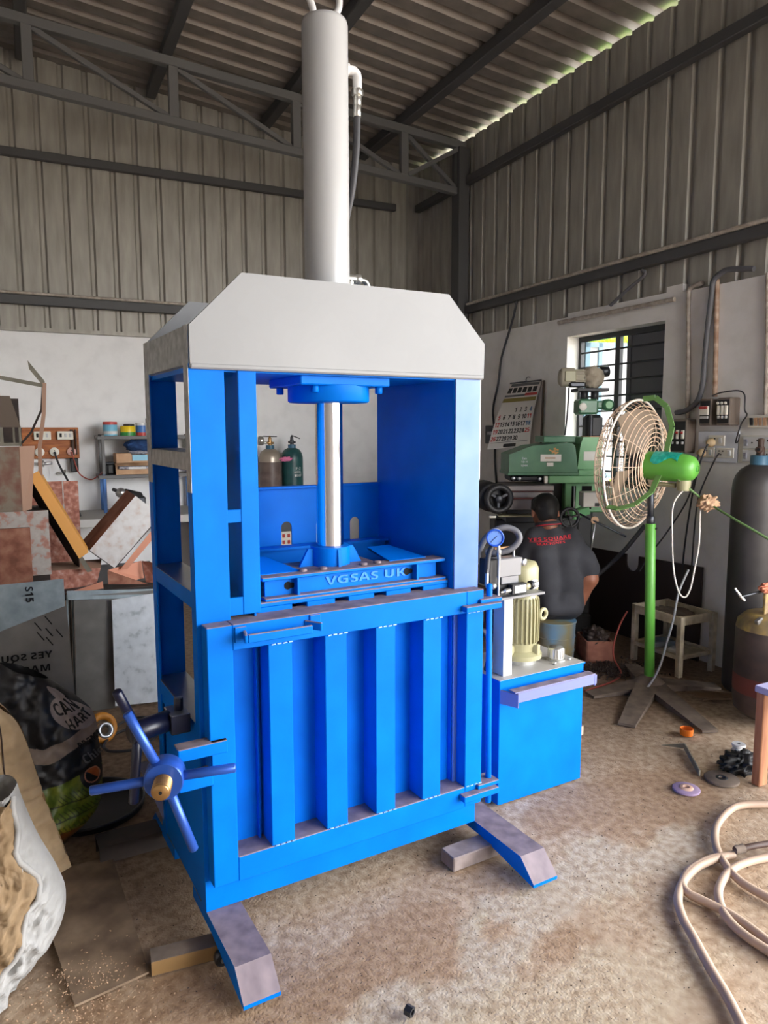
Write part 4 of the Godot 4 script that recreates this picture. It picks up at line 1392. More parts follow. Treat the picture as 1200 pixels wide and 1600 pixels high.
	tag_mesh("plastic_wrap", func(q): blob(q, Vector3(0.79, 1.158, -6.03), Vector3(0.075, 0.02, 0.05), 0.4, 32), M.grey_print, "crumpled grey plastic packet under the blue cloth", "packet")
	t = thing("dark_pouch", "small black pouch at the left end of the rack's lower shelf", "pouch", Vector3(0.565, 0.985, -6.1))
	s = shp(); s.box(Vector3(0.575, 1.03, -6.1), Vector3(0.06, 0.09, 0.1), Basis.IDENTITY, 0.015); part(s, "body", M.black_plastic, t)
	s = shp(); s.box(Vector3(0.575, 1.075, -6.1), Vector3(0.064, 0.02, 0.105), Basis.IDENTITY, 0.008); part(s, "flap", M.dark_steel, t)
	# --- angle grinder lying on the bench
	t = thing("angle_grinder", "grey angle grinder lying on the bench below the rack", "grinder", Vector3(0.66, 0.69, -5.8))
	s = shp(); s.cyl(Vector3(0.63, 0.86, -5.75), Vector3(0.76, 0.82, -5.8), 0.038, 18, 0.01); part(s, "body", M.black_plastic, t)
	s = shp(); s.ball(Vector3(0.61, 0.865, -5.75), Vector3(0.04, 0.038, 0.04)); part(s, "gear_head", M.steel, t)
	s = shp(); s.cyl(Vector3(0.61, 0.87, -5.75), Vector3(0.55, 0.895, -5.74), 0.013, 12, 0.004); part(s, "side_handle", M.black_plastic, t)
	s = shp(); s.box(Vector3(0.70, 0.76, -5.8), Vector3(0.18, 0.14, 0.1), Basis.IDENTITY, 0.01); part(s, "stand", M.dark_steel, t)
	# --- wooden switch board with round sockets
	t = thing("switch_board", "wooden board with white switches and three round sockets on the back wall", "switch board", Vector3(0.167, 1.105, -6.28))
	s = shp(); s.bx(-0.04, 0.366, 1.112, 1.355, -6.299, -6.262, 0.004); part(s, "backboard", M.board_wood, t)
	for x in [[0.045, 0.165], [0.21, 0.325]]:
		s = shp(); s.bx(x[0], x[1], 1.26, 1.325, -6.263, -6.225, 0.004)
		o = part(s, "switch_plate", M.ivory, t)
		for k in 3:
			s = shp(); s.box(Vector3(x[0] + 0.025 + 0.034 * k, 1.295, -6.223), Vector3(0.016, 0.03, 0.008), Basis(Vector3.RIGHT, 0.2), 0.001)
			part(s, "switch", M.white_plain if k else M.black_plastic, o)
	for x in [0.08, 0.185, 0.308]:
		s = shp(); s.lathe([Vector2(0, 0), Vector2(0.034, 0), Vector2(0.034, 0.02), Vector2(0.028, 0.024), Vector2(0, 0.024)], Vector3(x, 1.165, -6.262), Basis(Vector3.RIGHT, PI / 2), 24)
		o = part(s, "socket", M.ivory if x < 0.2 else M.red_pale, t)
		for k in [[-0.01, -0.008], [0.01, -0.008], [0, 0.011]]:
			s = shp(); s.cyl(Vector3(x + k[0], 1.165 + k[1], -6.239), Vector3(x + k[0], 1.165 + k[1], -6.2365), 0.004, 8)
			part(s, "pin_hole", M.black_hole, o)
	s = shp(); s.cyl(Vector3(0.32, 1.14, -6.245), Vector3(0.315, 1.34, -6.245), 0.012, 10); s.cyl(Vector3(0.345, 1.14, -6.245), Vector3(0.342, 1.34, -6.245), 0.006, 10)
	part(s, "conduit", M.dark_brown, t)
	s = shp(); s.bx(0.295, 0.352, 1.005, 1.115, -6.29, -6.215, 0.006); part(s, "plug_box", M.black_plastic, t)
	tag(cable("hanging_cable", [Vector3(0.185, 1.165, -6.232), Vector3(0.20, 1.10, -6.2), Vector3(0.225, 1.03, -6.15), Vector3(0.26, 0.95, -6.05), Vector3(0.30, 0.80, -5.9), Vector3(0.32, 0.705, -5.75)], 0.008, M.rubber), "thick black cord hanging from the middle socket of the wooden board", "cord")
	tag(cable("hanging_cable", [Vector3(0.308, 1.165, -6.232), Vector3(0.33, 1.06, -6.2), Vector3(0.36, 0.985, -6.2), Vector3(0.43, 0.945, -6.15), Vector3(0.49, 0.985, -6.05), Vector3(0.52, 1.02, -6.0)], 0.005, M.red_cord), "thin red cord looping from the wooden board to the rack", "cord")
	t = thing("pipe_clamp", "small chrome bracket on the wall under the wooden board", "bracket", Vector3(0.12, 1.06, -6.28))
	s = shp(); s.cyl(Vector3(0.06, 1.075, -6.26), Vector3(0.165, 1.078, -6.26), 0.012, 10, 0.003); part(s, "bar", M.steel, t)
	s = shp(); s.ring(Vector3(0.10, 1.075, -6.26), Vector3(1, 0, 0), 0.02, 0.007, 18, 8); part(s, "ring_clip", M.zinc, t)
	t = thing("pipe_clamp", "small chrome hook on the wall below the bracket", "bracket", Vector3(0.22, 1.0, -6.28))
	s = shp(); s.tube(spline([Vector3(0.2, 1.0, -6.29), Vector3(0.22, 0.995, -6.24), Vector3(0.25, 1.0, -6.24), Vector3(0.25, 1.02, -6.26)], 4), 0.008, 8); part(s, "hook", M.zinc, t)
	# --- gas bottles behind the press
	gas_bottle("gas_bottle", "brown gas bottle with silver dome and brass valve, seen through the press", Vector3(1.857, 0, -6.0), 0.097, 1.165, M.bottle_brown, M.bottle_silver, true)
	gas_bottle("gas_bottle", "dark green gas bottle against the back wall, seen through the press", Vector3(2.06, 0, -6.02), 0.095, 1.17, M.bottle_green, M.bottle_green, false)
	tag_mesh("pink_rag", func(q): blob(q, Vector3(1.965, 1.085, -5.905), Vector3(0.05, 0.016, 0.008), 0.9, 33), M.pink, "pink rag caught between the two gas bottles", "rag")
	t = thing("socket_board", "white socket board with red switches on a dark box, seen through the press", "switch board", Vector3(1.93, 0, -5.85))
	s = shp(); s.bx(1.87, 1.99, 0.34, 0.475, -5.84, -5.82, 0.003); part(s, "backplate", M.ivory, t)
	s = shp(); s.bx(1.86, 2.0, 0.0, 0.34, -5.89, -5.82, 0.004); s.bx(1.86, 2.0, 0.476, 0.58, -5.89, -5.82, 0.004); s.bx(1.865, 1.995, 0.3, 0.5, -5.89, -5.842); part(s, "meter_box", M.dark_steel, t)
	for k in 4:
		s = shp(); s.box(Vector3(1.905 + 0.045 * (k % 2), 0.44 - 0.055 * (k / 2), -5.816), Vector3(0.022, 0.03, 0.01), Basis.IDENTITY, 0.002); part(s, "switch", M.red_plastic, t)
	sheet_pile()
	sacks()

func tag_mesh(called: String, fn: Callable, m: Material, label: String, cat: String) -> MeshInstance3D:
	var s := shp()
	fn.call(s)
	var o := build(s, called, m)
	tag(o, label, cat)
	return o

func blob(s: Shape, c: Vector3, r: Vector3, rough: float, sd: int) -> void:      # a crumpled lump
	var nz := FastNoiseLite.new()
	nz.seed = sd
	nz.frequency = 1.6
	nz.fractal_octaves = 3
	s.sheet(func(u, v):
		var a: float = u * TAU
		var b: float = (v - 0.5) * PI
		var d := Vector3(cos(a) * cos(b), sin(b), -sin(a) * cos(b))
		var k: float = 1.0 + rough * (nz.get_noise_3dv(d * 1.3) + 0.5 * (1.0 - absf(nz.get_noise_3dv(d * 2.1 + Vector3(7, 0, 0))) * 4.0) * 0.3)
		return c + d * r * k, 36, 18)

func gas_bottle(called: String, label: String, at: Vector3, r: float, shoulder: float, body: Material, dome: Material, regulator: bool) -> void:
	var t := thing(called, label, "gas bottle", at)
	var s := shp()
	s.lathe([Vector2(0, 0), Vector2(r * 0.9, 0), Vector2(r, 0.03), Vector2(r, shoulder - 0.105)], at, Basis.IDENTITY, 32)
	part(s, "body", body, t)
	s = shp()
	s.lathe([Vector2(r, shoulder - 0.105), Vector2(r * 0.985, shoulder - 0.075), Vector2(r * 0.9, shoulder - 0.04), Vector2(r * 0.72, shoulder - 0.012), Vector2(r * 0.42, shoulder + 0.004), Vector2(0, shoulder + 0.01)], at, Basis.IDENTITY, 32, 0.2)
	part(s, "dome", dome, t)
	s = shp()
	s.lathe([Vector2(r * 0.36, shoulder - 0.01), Vector2(r * 0.36, shoulder + 0.035), Vector2(0, shoulder + 0.036)], at, Basis.IDENTITY, 20)
	part(s, "neck_ring", M.neck_blue, t)
	var y := shoulder + 0.035
	var v: Material = M.brass if regulator else M.dark_steel
	s = shp()
	s.lathe([Vector2(0.016, y), Vector2(0.018, y + 0.03), Vector2(0.013, y + 0.05), Vector2(0.015, y + 0.06), Vector2(0.006, y + 0.075), Vector2(0, y + 0.085)], at, Basis.IDENTITY, 14)
	s.cyl(at + Vector3(-0.035, y + 0.022, 0.01), at + Vector3(0.03, y + 0.02, 0.01), 0.01, 10, 0.002)
	var o := part(s, "valve", v, t)
	s = shp()
	if regulator: s.cyl(at + Vector3(-0.06, y + 0.078, 0), at + Vector3(0.062, y + 0.075, 0), 0.0045, 8)
	else: s.cyl(at + Vector3(0.0, y + 0.078, 0), at + Vector3(0.075, y + 0.05, 0), 0.0045, 8)
	part(s, "spindle_key", M.dark_steel, o)
	if regulator:
		s = shp()
		s.cyl(at + Vector3(-0.03, y + 0.022, 0.01), at + Vector3(-0.06, y + 0.022, 0.01), 0.012, 6, 0.002)
		s.cyl(at + Vector3(-0.055, y + 0.04, 0.0), at + Vector3(-0.1, y + 0.04, -0.01), 0.04, 20, 0.008)
		part(s, "regulator", M.zinc, t)
	else:
		var f := Transform3D(Basis(Vector3.UP, -0.2), at)
		var sp := func(x: float, yy: float) -> Array:
			var a := x / r + 0.25
			var d := Vector3(sin(a), 0, cos(a))
			return [at + d * r + Vector3(0, shoulder - 0.17 + yy, 0), d]
		for k in 3: words_on(["F-2", "-HH-", "HHF"][k], "stencil_mark", M.white_plain, t, 0.022, 1.2, func(x, yy): return sp.call(x, yy - 0.03 * k))

func sheet_pile() -> void:
	var s: Shape
	var t: Node3D
	# hidden under the pile: a low steel trestle that carries it
	t = thing("steel_trestle", "dark steel trestle under the heap of rusty sheet-metal parts", "trestle", Vector3(0.15, 0, -4.0))
	s = shp(); s.bx(-0.75, 0.62, 0.53, 0.56, -4.45, -3.72, 0.003); part(s, "top", M.dark_steel, t)
	for k in [[-0.7, -3.8], [0.58, -3.8], [-0.7, -4.4], [0.58, -4.4]]:
		s = shp(); s.bx(k[0] - 0.03, k[0] + 0.03, 0, 0.53, k[1] - 0.03, k[1] + 0.03); part(s, "leg", M.dark_steel, t)
	# E1 tall rusty box shell, top left
	t = thing("sheet_metal_box", "tall rust-brown sheet-metal box shell standing highest at the left edge", "metal box", Vector3(-0.2, 0.975, -3.7))
	s = shp(); slab(s, quadz(-0.45, 0.975, -0.038, 1.27, -3.6), 0.004); part(s, "front_panel", M.rust_grey, t)
	s = shp(); slab(s, [Vector3(-0.036, 0.975, -3.602), Vector3(0.0, 0.975, -3.68), Vector3(0.028, 1.27, -3.68), Vector3(-0.034, 1.27, -3.602)], 0.004); part(s, "side_flange", M.primer_tan, t)
	s = shp(); s.bx(-0.45, 0.0, 0.975, 0.98, -3.95, -3.62); s.bx(-0.45, -0.445, 0.975, 1.26, -3.95, -3.61); s.bx(-0.45, 0.0, 0.98, 1.26, -3.955, -3.95); part(s, "shell", M.rust_dark, t)
	# hood on top of it
	t = thing("sheet_metal_hood", "folded grey sheet-metal hood with square slots on the topmost box", "metal hood", Vector3(-0.2, 1.27, -3.75))
	s = shp(); slab(s, [Vector3(-0.32, 1.355, -3.65), Vector3(-0.025, 1.355, -3.65), Vector3(-0.062, 1.495, -3.72), Vector3(-0.32, 1.495, -3.72)], 0.003); part(s, "sloped_face", M.hood_grey, t)
	for k in [[-0.32, -0.15], [-0.11, -0.096], [-0.058, -0.05], [-0.034, -0.026]]:
		s = shp(); s.bx(k[0], k[1], 1.275, 1.356, -3.656, -3.652); part(s, "strut", M.dull_steel, t)
	s = shp(); s.bx(-0.32, -0.026, 1.271, 1.285, -3.90, -3.65); part(s, "base_strip", M.dull_steel, t)
	s = shp(); s.bx(-0.32, -0.03, 1.285, 1.49, -3.91, -3.90); part(s, "back_panel", M.rust_dark, t)
	# bent strips rising above
	t = thing("bent_metal_strip", "thin sheet-metal strips bent to a sharp corner, standing out of the heap", "metal strip", Vector3(0.06, 1.2, -3.7))
	var strip := func(pts: Array, w: Vector3, called: String, m: Material) -> void:
		var q := shp()
		for i in pts.size() - 1: q.oquad(pts[i], pts[i + 1], pts[i + 1] + w, pts[i] + w, pts[i] + w * 0.5 + Vector3(0, 0, -1))
		for i in pts.size() - 1: q.oquad(pts[i] + Vector3(0, 0, -0.003), pts[i + 1] + Vector3(0, 0, -0.003), pts[i + 1] + w + Vector3(0, 0, -0.003), pts[i] + w + Vector3(0, 0, -0.003), pts[i] + w * 0.5 + Vector3(0, 0, 1))
		part(q, called, m, t)
	strip.call([Vector3(-0.4, 1.625, -3.74), Vector3(-0.095, 1.585, -3.72), Vector3(0.075, 1.553, -3.7)], Vector3(0, -0.018, 0.008), "long_strip", M.dull_steel)
	strip.call([Vector3(0.019, 1.655, -3.7), Vector3(0.05, 1.612, -3.7), Vector3(0.084, 1.565, -3.7)], Vector3(0.004, -0.038, -0.004), "tip", M.dull_steel)
	strip.call([Vector3(0.074, 1.557, -3.7), Vector3(0.065, 1.42, -3.7), Vector3(0.04, 1.265, -3.7), Vector3(0.036, 1.12, -3.7)], Vector3(0.017, -0.002, 0.003), "upright_strip", M.primer_tan)
	strip.call([Vector3(0.072, 1.55, -3.705), Vector3(0.06, 1.435, -3.705), Vector3(0.012, 1.333, -3.705), Vector3(-0.04, 1.272, -3.705)], Vector3(0.009, -0.004, -0.02), "curved_strip", M.rust_dark)
	# E2 grey frame plate with a brown panel
	t = thing("sheet_metal_box", "pinkish grey steel plate with a large square brown panel, under the tall rusty box", "metal box", Vector3(-0.1, 0.65, -3.6))
	s = shp()
	s.bx(-0.45, 0.066, 0.914, 0.985, -3.556, -3.55); s.bx(-0.012, 0.066, 0.694, 0.914, -3.556, -3.55)
	part(s, "frame_plate", M.primer_grey, t)
	s = shp(); s.bx(-0.45, -0.011, 0.65, 0.913, -3.546, -3.538); part(s, "brown_panel", M.rust_brown, t)
	s = shp(); s.bx(-0.45, 0.06, 0.66, 0.975, -3.9, -3.57); part(s, "shell", M.rust_dark, t)
	t = thing("steel_block", "low black steel box below the pinkish grey plate", "metal box", Vector3(-0.1, 0.56, -3.65))
	s = shp(); s.bx(-0.45, 0.05, 0.56, 0.648, -3.9, -3.58, 0.002); part(s, "body", M.rust_dark, t)
	# E3 orange channel leaning across
	t = thing("orange_channel", "long orange-painted steel channel leaning diagonally on the heap", "channel", Vector3(0.1, 0.66, -3.7))
	var a := Vector3(-0.004, 1.133, -3.69)
	var b := Vector3(0.037, 1.154, -3.70)
	var c := Vector3(0.231, 0.767, -3.66)
	var d := Vector3(0.187, 0.742, -3.65)
	s = shp(); slab(s, [a, b, c, d], 0.004); part(s, "web", M.orange_paint, t)
	s = shp(); slab(s, [b, b + Vector3(0.006, 0.004, -0.11), c + Vector3(0.006, 0.004, -0.11), c], 0.003); part(s, "flange", M.orange_paint, t)
	s = shp(); slab(s, [a, a + Vector3(-0.03, -0.02, -0.12), d + Vector3(0.005, -0.09, -0.12), d], 0.003); part(s, "flange", M.rust_dark, t)
	s = shp(); slab(s, [d, c, c + Vector3(0.0, -0.012, -0.07), d + Vector3(0.0, -0.02, -0.07)], 0.003); part(s, "end_plate", M.orange_paint, t)
	# dark blade beside it
	t = thing("metal_strip", "thin dark steel blade standing on edge below the orange channel", "metal strip", Vector3(0.2, 0.66, -3.66))
	s = shp(); slab(s, [Vector3(0.06, 0.97, -3.72), Vector3(0.075, 0.975, -3.72), Vector3(0.245, 0.672, -3.66), Vector3(0.222, 0.668, -3.66)], 0.004); part(s, "blade", M.dull_steel, t)
	# E4 rusty sheet behind
	t = thing("rusty_sheet", "reddish rusty sheet with a white streak standing behind the orange channel", "metal sheet", Vector3(0.16, 0.56, -4.3))
	s = shp(); s.bx(0.0, 0.236, 0.56, 1.063, -4.304, -4.3); part(s, "sheet", M.rust_red, t)
	s = shp(); s.bx(0.155, 0.162, 0.80, 1.062, -4.3, -4.2985); part(s, "white_streak", M.primer_grey, t)
	# E5 tilted tray
	t = thing("tilted_tray", "pale grey steel tray standing tilted on one corner beside the press", "metal tray", Vector3(0.35, 0.66, -3.8))
	a = Vector3(0.243, 0.759, -3.75); b = Vector3(0.467, 1.015, -3.76); c = Vector3(0.585, 0.912, -3.76); d = Vector3(0.352, 0.664, -3.74)
	s = shp(); slab(s, [a, b, c, d], 0.005); part(s, "tray_face", M.primer_pale, t)
	s = shp(); slab(s, [a, b, b + Vector3(-0.022, 0.018, -0.16), a + Vector3(-0.018, 0.03, -0.16)], 0.004); part(s, "tray_side", M.rust_brown, t)
	s = shp(); slab(s, [d, c, c + Vector3(0.015, -0.012, -0.16), d + Vector3(0.015, -0.012, -0.16)], 0.004); part(s, "tray_side", M.rust_dark, t)
	s = shp(); slab(s, [a, d, d + Vector3(0, 0, -0.15), a + Vector3(0, 0, -0.15)], 0.004); part(s, "tray_end", M.rust_dark, t)
	t = thing("rusty_angle", "salmon-coloured steel strip leaning parallel below the tilted tray", "metal strip", Vector3(0.47, 0.66, -3.72))
	s = shp(); slab(s, [Vector3(0.375, 0.657, -3.72), Vector3(0.41, 0.657, -3.72), Vector3(0.62, 0.885, -3.74), Vector3(0.60, 0.915, -3.74)], 0.005); part(s, "strip", M.salmon, t)
	# E6 long red-brown channel, E7 open box
	t = thing("rusty_channel", "long red-brown rusty channel lying in front of the tilted tray", "channel", Vector3(0.16, 0.56, -3.72))
	s = shp(); slab(s, [Vector3(0.018, 0.585, -3.69), Vector3(0.262, 0.60, -3.69), Vector3(0.285, 0.677, -3.7), Vector3(0.018, 0.685, -3.7)], 0.004); part(s, "web", M.rust_red, t)
	s = shp(); slab(s, [Vector3(0.018, 0.685, -3.7), Vector3(0.285, 0.677, -3.7), Vector3(0.30, 0.70, -3.82), Vector3(0.04, 0.70, -3.82)], 0.004); part(s, "flange", M.primer_tan, t)
	s = shp(); slab(s, [Vector3(0.12, 0.575, -3.66), Vector3(0.29, 0.615, -3.68), Vector3(0.29, 0.585, -3.66), Vector3(0.14, 0.565, -3.66)], 0.003); part(s, "loose_flap", M.salmon, t)
	t = thing("open_box_shell", "open orange-brown steel box shell with a sloped gusset, next to the press", "metal box", Vector3(0.42, 0.56, -3.75))
	s = shp(); slab(s, [Vector3(0.315, 0.664, -3.69), Vector3(0.315, 0.595, -3.69), Vector3(0.50, 0.578, -3.69)], 0.004); part(s, "gusset", M.rust_brown, t)
	s = shp(); slab(s, [Vector3(0.32, 0.665, -3.70), Vector3(0.49, 0.675, -3.82), Vector3(0.50, 0.585, -3.82), Vector3(0.40, 0.59, -3.72)], 0.004); part(s, "inner_face", M.salmon, t)
	s = shp(); slab(s, [Vector3(0.49, 0.678, -3.80), Vector3(0.56, 0.67, -3.72), Vector3(0.56, 0.57, -3.72), Vector3(0.50, 0.575, -3.76)], 0.004); part(s, "end_plate", M.rust_red, t)
	s = shp(); s.bx(0.30, 0.55, 0.56, 0.568, -3.84, -3.70); part(s, "floor_plate", M.rust_dark, t)
	# F leaning sheets
	t = thing("steel_sheet", "light blue-grey steel sheet with a stencilled number, leaning behind the logo sheet", "metal sheet", Vector3(-0.15, 0, -3.3))
	s = shp(); slab(s, [Vector3(-0.55, 0.0, -3.18), Vector3(0.106, 0.0, -3.18), Vector3(0.106, 0.715, -3.31), Vector3(-0.55, 0.705, -3.31)], 0.004); part(s, "sheet", M.galv_blue, t)
	words("S1502", "stencil_number", M.dark_steel, t, Transform3D(Basis(Vector3(0, -0.98, -0.18), Vector3(1, 0, 0), Vector3(0, -0.18, 0.98)), Vector3(-0.028, 0.64, -3.294)), 0.03, 0.002, 1.1)
	t = thing("logo_sheet", "dark steel sheet with mirrored cut-out lettering and slashes, leaning at the left edge", "metal sheet", Vector3(-0.15, 0, -2.9))
	var lo := Vector3(0, 0, 0.11)
	s = shp(); slab(s, [Vector3(-0.55, 0, -2.79), Vector3(0.118, 0, -2.79), Vector3(0.098, 0.69, -2.905), Vector3(-0.55, 0.49, -2.87)], 0.004); part(s, "sheet", M.grey_sheet, t)
	var ly := Vector3(0, 0.985, -0.165).normalized()
	var LB := Basis(Vector3.LEFT, ly, Vector3.LEFT.cross(ly))
	words("YES SQUARE", "cut_lettering", M.black_hole, t, Transform3D(LB, Vector3(-0.085, 0.520, -2.8760)), 0.024, 0.006, 1.32)
	words("MACHINES", "cut_lettering", M.black_hole, t, Transform3D(LB, Vector3(-0.079, 0.473, -2.8682)), 0.024, 0.006, 1.32)
	for k in [[-0.002, 0.625], [0.034, 0.643], [0.005, 0.588], [0.034, 0.600], [0.034, 0.567], [0.068, 0.592]]:
		s = shp()
		var zz: float = -2.79 - 0.1667 * k[1] + 0.0015
		s.beam(Vector3(k[0] - 0.011, k[1] + 0.016, zz - 0.0027), Vector3(k[0] + 0.011, k[1] - 0.016, zz + 0.0027), 0.0035, 0.003, 0.0, Vector3.BACK)
		part(s, "cut_slash", M.black_hole, t)
	t = thing("steel_plate_stack", "stack of blue-grey edged steel plates leaning upright left of the press", "metal sheet", Vector3(0.33, 0, -3.66))
	s = shp(); slab(s, [Vector3(0.142, 0.0, -3.62), Vector3(0.52, 0.0, -3.60), Vector3(0.535, 0.553, -3.65), Vector3(0.158, 0.56, -3.65)], 0.006); part(s, "plate", M.grey_sheet, t)
	s = shp(); slab(s, [Vector3(0.13, 0.548, -3.642), Vector3(0.54, 0.517, -3.642), Vector3(0.54, 0.556, -3.66), Vector3(0.128, 0.588, -3.66)], 0.004); part(s, "top_flange", M.galv_blue, t)
	for k in 3:
		s = shp(); slab(s, [Vector3(0.112 + 0.012 * k, 0.0, -3.63 - 0.02 * k), Vector3(0.119 + 0.012 * k, 0.0, -3.63 - 0.02 * k), Vector3(0.133 + 0.012 * k, 0.575, -3.67), Vector3(0.125 + 0.012 * k, 0.575, -3.67)], 0.05); part(s, "plate_edge", M.galv_blue if k != 1 else M.rust_dark, t)
	t = thing("bright_sheet", "bright smudged galvanised sheet leaning on the plate stack beside the press", "metal sheet", Vector3(0.42, 0, -3.58))
	s = shp(); slab(s, [Vector3(0.312, 0.018, -3.585), Vector3(0.56, 0.006, -3.575), Vector3(0.56, 0.545, -3.628), Vector3(0.322, 0.53, -3.628)], 0.003); part(s, "sheet", M.galv_bright, t)

# ---------------------------------------------------------------- sacks
func sacks() -> void:
	var s: Shape
	# printed feed sack: a leaning pillow with its print as a flat pattern
	var left := [Vector2(-0.30, 0.02), Vector2(-0.30, 0.15), Vector2(-0.29, 0.30), Vector2(-0.26, 0.45), Vector2(-0.20, 0.56), Vector2(-0.12, 0.607)]
	var right := [Vector2(0.06, 0.005), Vector2(0.148, 0.075), Vector2(0.168, 0.19), Vector2(0.163, 0.30), Vector2(0.142, 0.415), Vector2(0.02, 0.535)]
	var curve := func(list: Array, v: float) -> Vector2:
		var x: float = clampf(v, 0, 0.9999) * (list.size() - 1)
		var i := int(x)
		var p: Vector2 = list[i]
		return p.cubic_interpolate(list[i + 1], list[maxi(i - 1, 0)], list[mini(i + 2, list.size() - 1)], x - i)
	var nz := FastNoiseLite.new()
	nz.seed = 77; nz.frequency = 3.5; nz.fractal_octaves = 3
	var bag := func(u: float, v: float, side: float) -> Vector3:
		var p: Vector2 = curve.call(left, v).lerp(curve.call(right, v), u)
		var fat: float = pow(maxf(0.0, 1.0 - pow(absf(2.0 * u - 1.0), 2.6)), 0.7) * (0.11 * (1.0 - 0.75 * v) + 0.012)
		var w: float = nz.get_noise_2d(p.x * 3.0, p.y * 3.0) * 0.02 * (1.0 if side > 0 else 0.4) * minf(1.0, fat * 30.0)
		return Vector3(p.x, p.y, -2.50 - 0.05 * v + side * (fat + w))
	var t := thing("feed_sack", "black, cream and green printed feed sack standing among the sheets at the left", "sack", Vector3(-0.05, 0, -2.5))
	s = shp()
	s.sheet(func(u, v): return bag.call(u, v, 1.0), 48, 48)
	part(s, "printed_face", M.sack_print, t)
	s = shp()
	s.sheet(func(u, v): return bag.call(u, v, -1.0), 24, 24, true)
	part(s, "back_face", M.sack_black, t)
	var on_bag := func(u0: float, v0: float, tilt: float) -> Callable:
		return func(x: float, y: float) -> Array:
			var q := Vector2(x, y).rotated(tilt)
			var u: float = u0 + q.x / 0.42
			var v: float = v0 + q.y / 0.56
			var p: Vector3 = bag.call(u, v, 1.0)
			var du: Vector3 = bag.call(u + 0.01, v, 1.0) - bag.call(u - 0.01, v, 1.0)
			var dv: Vector3 = bag.call(u, v + 0.01, 1.0) - bag.call(u, v - 0.01, 1.0)
			return [p, du.cross(dv).normalized()]
	words_on("CAN", "brand_lettering", M.ink_black, t, 0.040, 0.95, on_bag.call(0.78, 0.80, 0.42))
	words_on("HART", "brand_lettering", M.ink_black, t, 0.032, 0.9, on_bag.call(0.86, 0.735, 0.62))
	words_on("PREMI", "lettering", M.ink_black, t, 0.022, 0.9, on_bag.call(0.925, 0.615, 0.55))
	words_on("Chick", "lettering", M.ink_grey, t, 0.026, 0.9, on_bag.call(0.955, 0.535, 0.5))
	# kraft paper sack beside it
	var kl := [Vector2(-0.42, 0.0), Vector2(-0.44, 0.2), Vector2(-0.42, 0.40), Vector2(-0.30, 0.55), Vector2(-0.16, 0.60)]
	var kr := [Vector2(0.052, 0.012), Vector2(-0.002, 0.213), Vector2(-0.031, 0.343), Vector2(-0.066, 0.485), Vector2(-0.115, 0.553)]
	var kn := FastNoiseLite.new()
	kn.seed = 78; kn.frequency = 2.2; kn.fractal_octaves = 4
	var kraft := func(u: float, v: float, side: float) -> Vector3:
		var p: Vector2 = curve.call(kl, v).lerp(curve.call(kr, v), u)
		var fat: float = pow(maxf(0.0, 1.0 - pow(absf(2.0 * u - 1.0), 3.0)), 0.8) * 0.07
		var pleat: float = 0.006 * sin(v * 95.0) * smoothstep(0.72, 0.95, u) * smoothstep(0.55, 0.35, v)
		var fold: float = 0.012 * (1.0 - absf(kn.get_noise_2d(p.x * 2.0, p.y * 2.0)) * 3.0)
		return Vector3(p.x, p.y, -2.30 + side * (fat * 0.7 + fold + 0.004) + pleat)
	t = thing("paper_sack", "brown kraft paper sack with a pleated edge, leaning on the printed sack", "sack", Vector3(-0.2, 0, -2.35))
	s = shp(); s.sheet(func(u, v): return kraft.call(u, v, 1.0), 60, 90); part(s, "front_face", M.kraft, t)
	s = shp(); s.sheet(func(u, v): return kraft.call(u, v, -1.0), 30, 40, true); part(s, "back_face", M.kraft, t)
	s = shp()
	var pts := []
	for k in 15: pts.append(kraft.call(0.80, 0.1 + 0.05 * k, 1.0) + Vector3(0, 0, 0.003))
	s.tube(pts, 0.0022, 6); part(s, "stitched_seam", M.dark_brown, t)
	# white woven sack, open and crumpled, in front
	var wl := [Vector2(-0.40, 0.0), Vector2(-0.42, 0.15), Vector2(-0.40, 0.28), Vector2(-0.32, 0.40), Vector2(-0.20, 0.44)]
	var wr := [Vector2(-0.075, 0.004), Vector2(0.008, 0.085), Vector2(0.027, 0.16), Vector2(0.012, 0.225), Vector2(-0.028, 0.318), Vector2(-0.054, 0.395), Vector2(-0.07, 0.455)]
	var wn := FastNoiseLite.new()
	wn.seed = 79; wn.frequency = 2.6; wn.fractal_octaves = 4; wn.fractal_gain = 0.55
	var white := func(u: float, v: float, side: float) -> Vector3:
		var p: Vector2 = curve.call(wl, v).lerp(curve.call(wr, v), u)
		var fat: float = pow(maxf(0.0, 1.0 - pow(absf(2.0 * u - 1.0), 2.2)), 0.75) * (0.15 - 0.07 * v)
		var fold: float = ((0.5 - absf(wn.get_noise_2d(p.x * 2.4 + p.y * 0.8, p.y * 1.4))) * 0.05 + (0.3 - absf(wn.get_noise_2d(p.x * 7.0 - p.y * 3.0, p.y * 5.0 + 9.0))) * 0.04 ) * minf(1.0, fat * 12.0)
		return Vector3(p.x + fold * 0.3, p.y, -1.98 + 0.08 * (1.0 - v) + side * (fat + fold * (1.0 if side > 0 else 0.5)))
	t = thing("woven_sack", "crumpled white woven plastic sack in the left foreground, its mouth showing brown lining", "sack", Vector3(-0.15, 0, -1.95))
	s = shp(); s.sheet(func(u, v): return white.call(u, v, 1.0), 70, 70); part(s, "front_face", M.woven_white, t)
	s = shp(); s.sheet(func(u, v): return white.call(u, v, -1.0), 36, 36, true); part(s, "back_face", M.woven_white, t)
	# the brown lining laid open down its front
	s = shp()
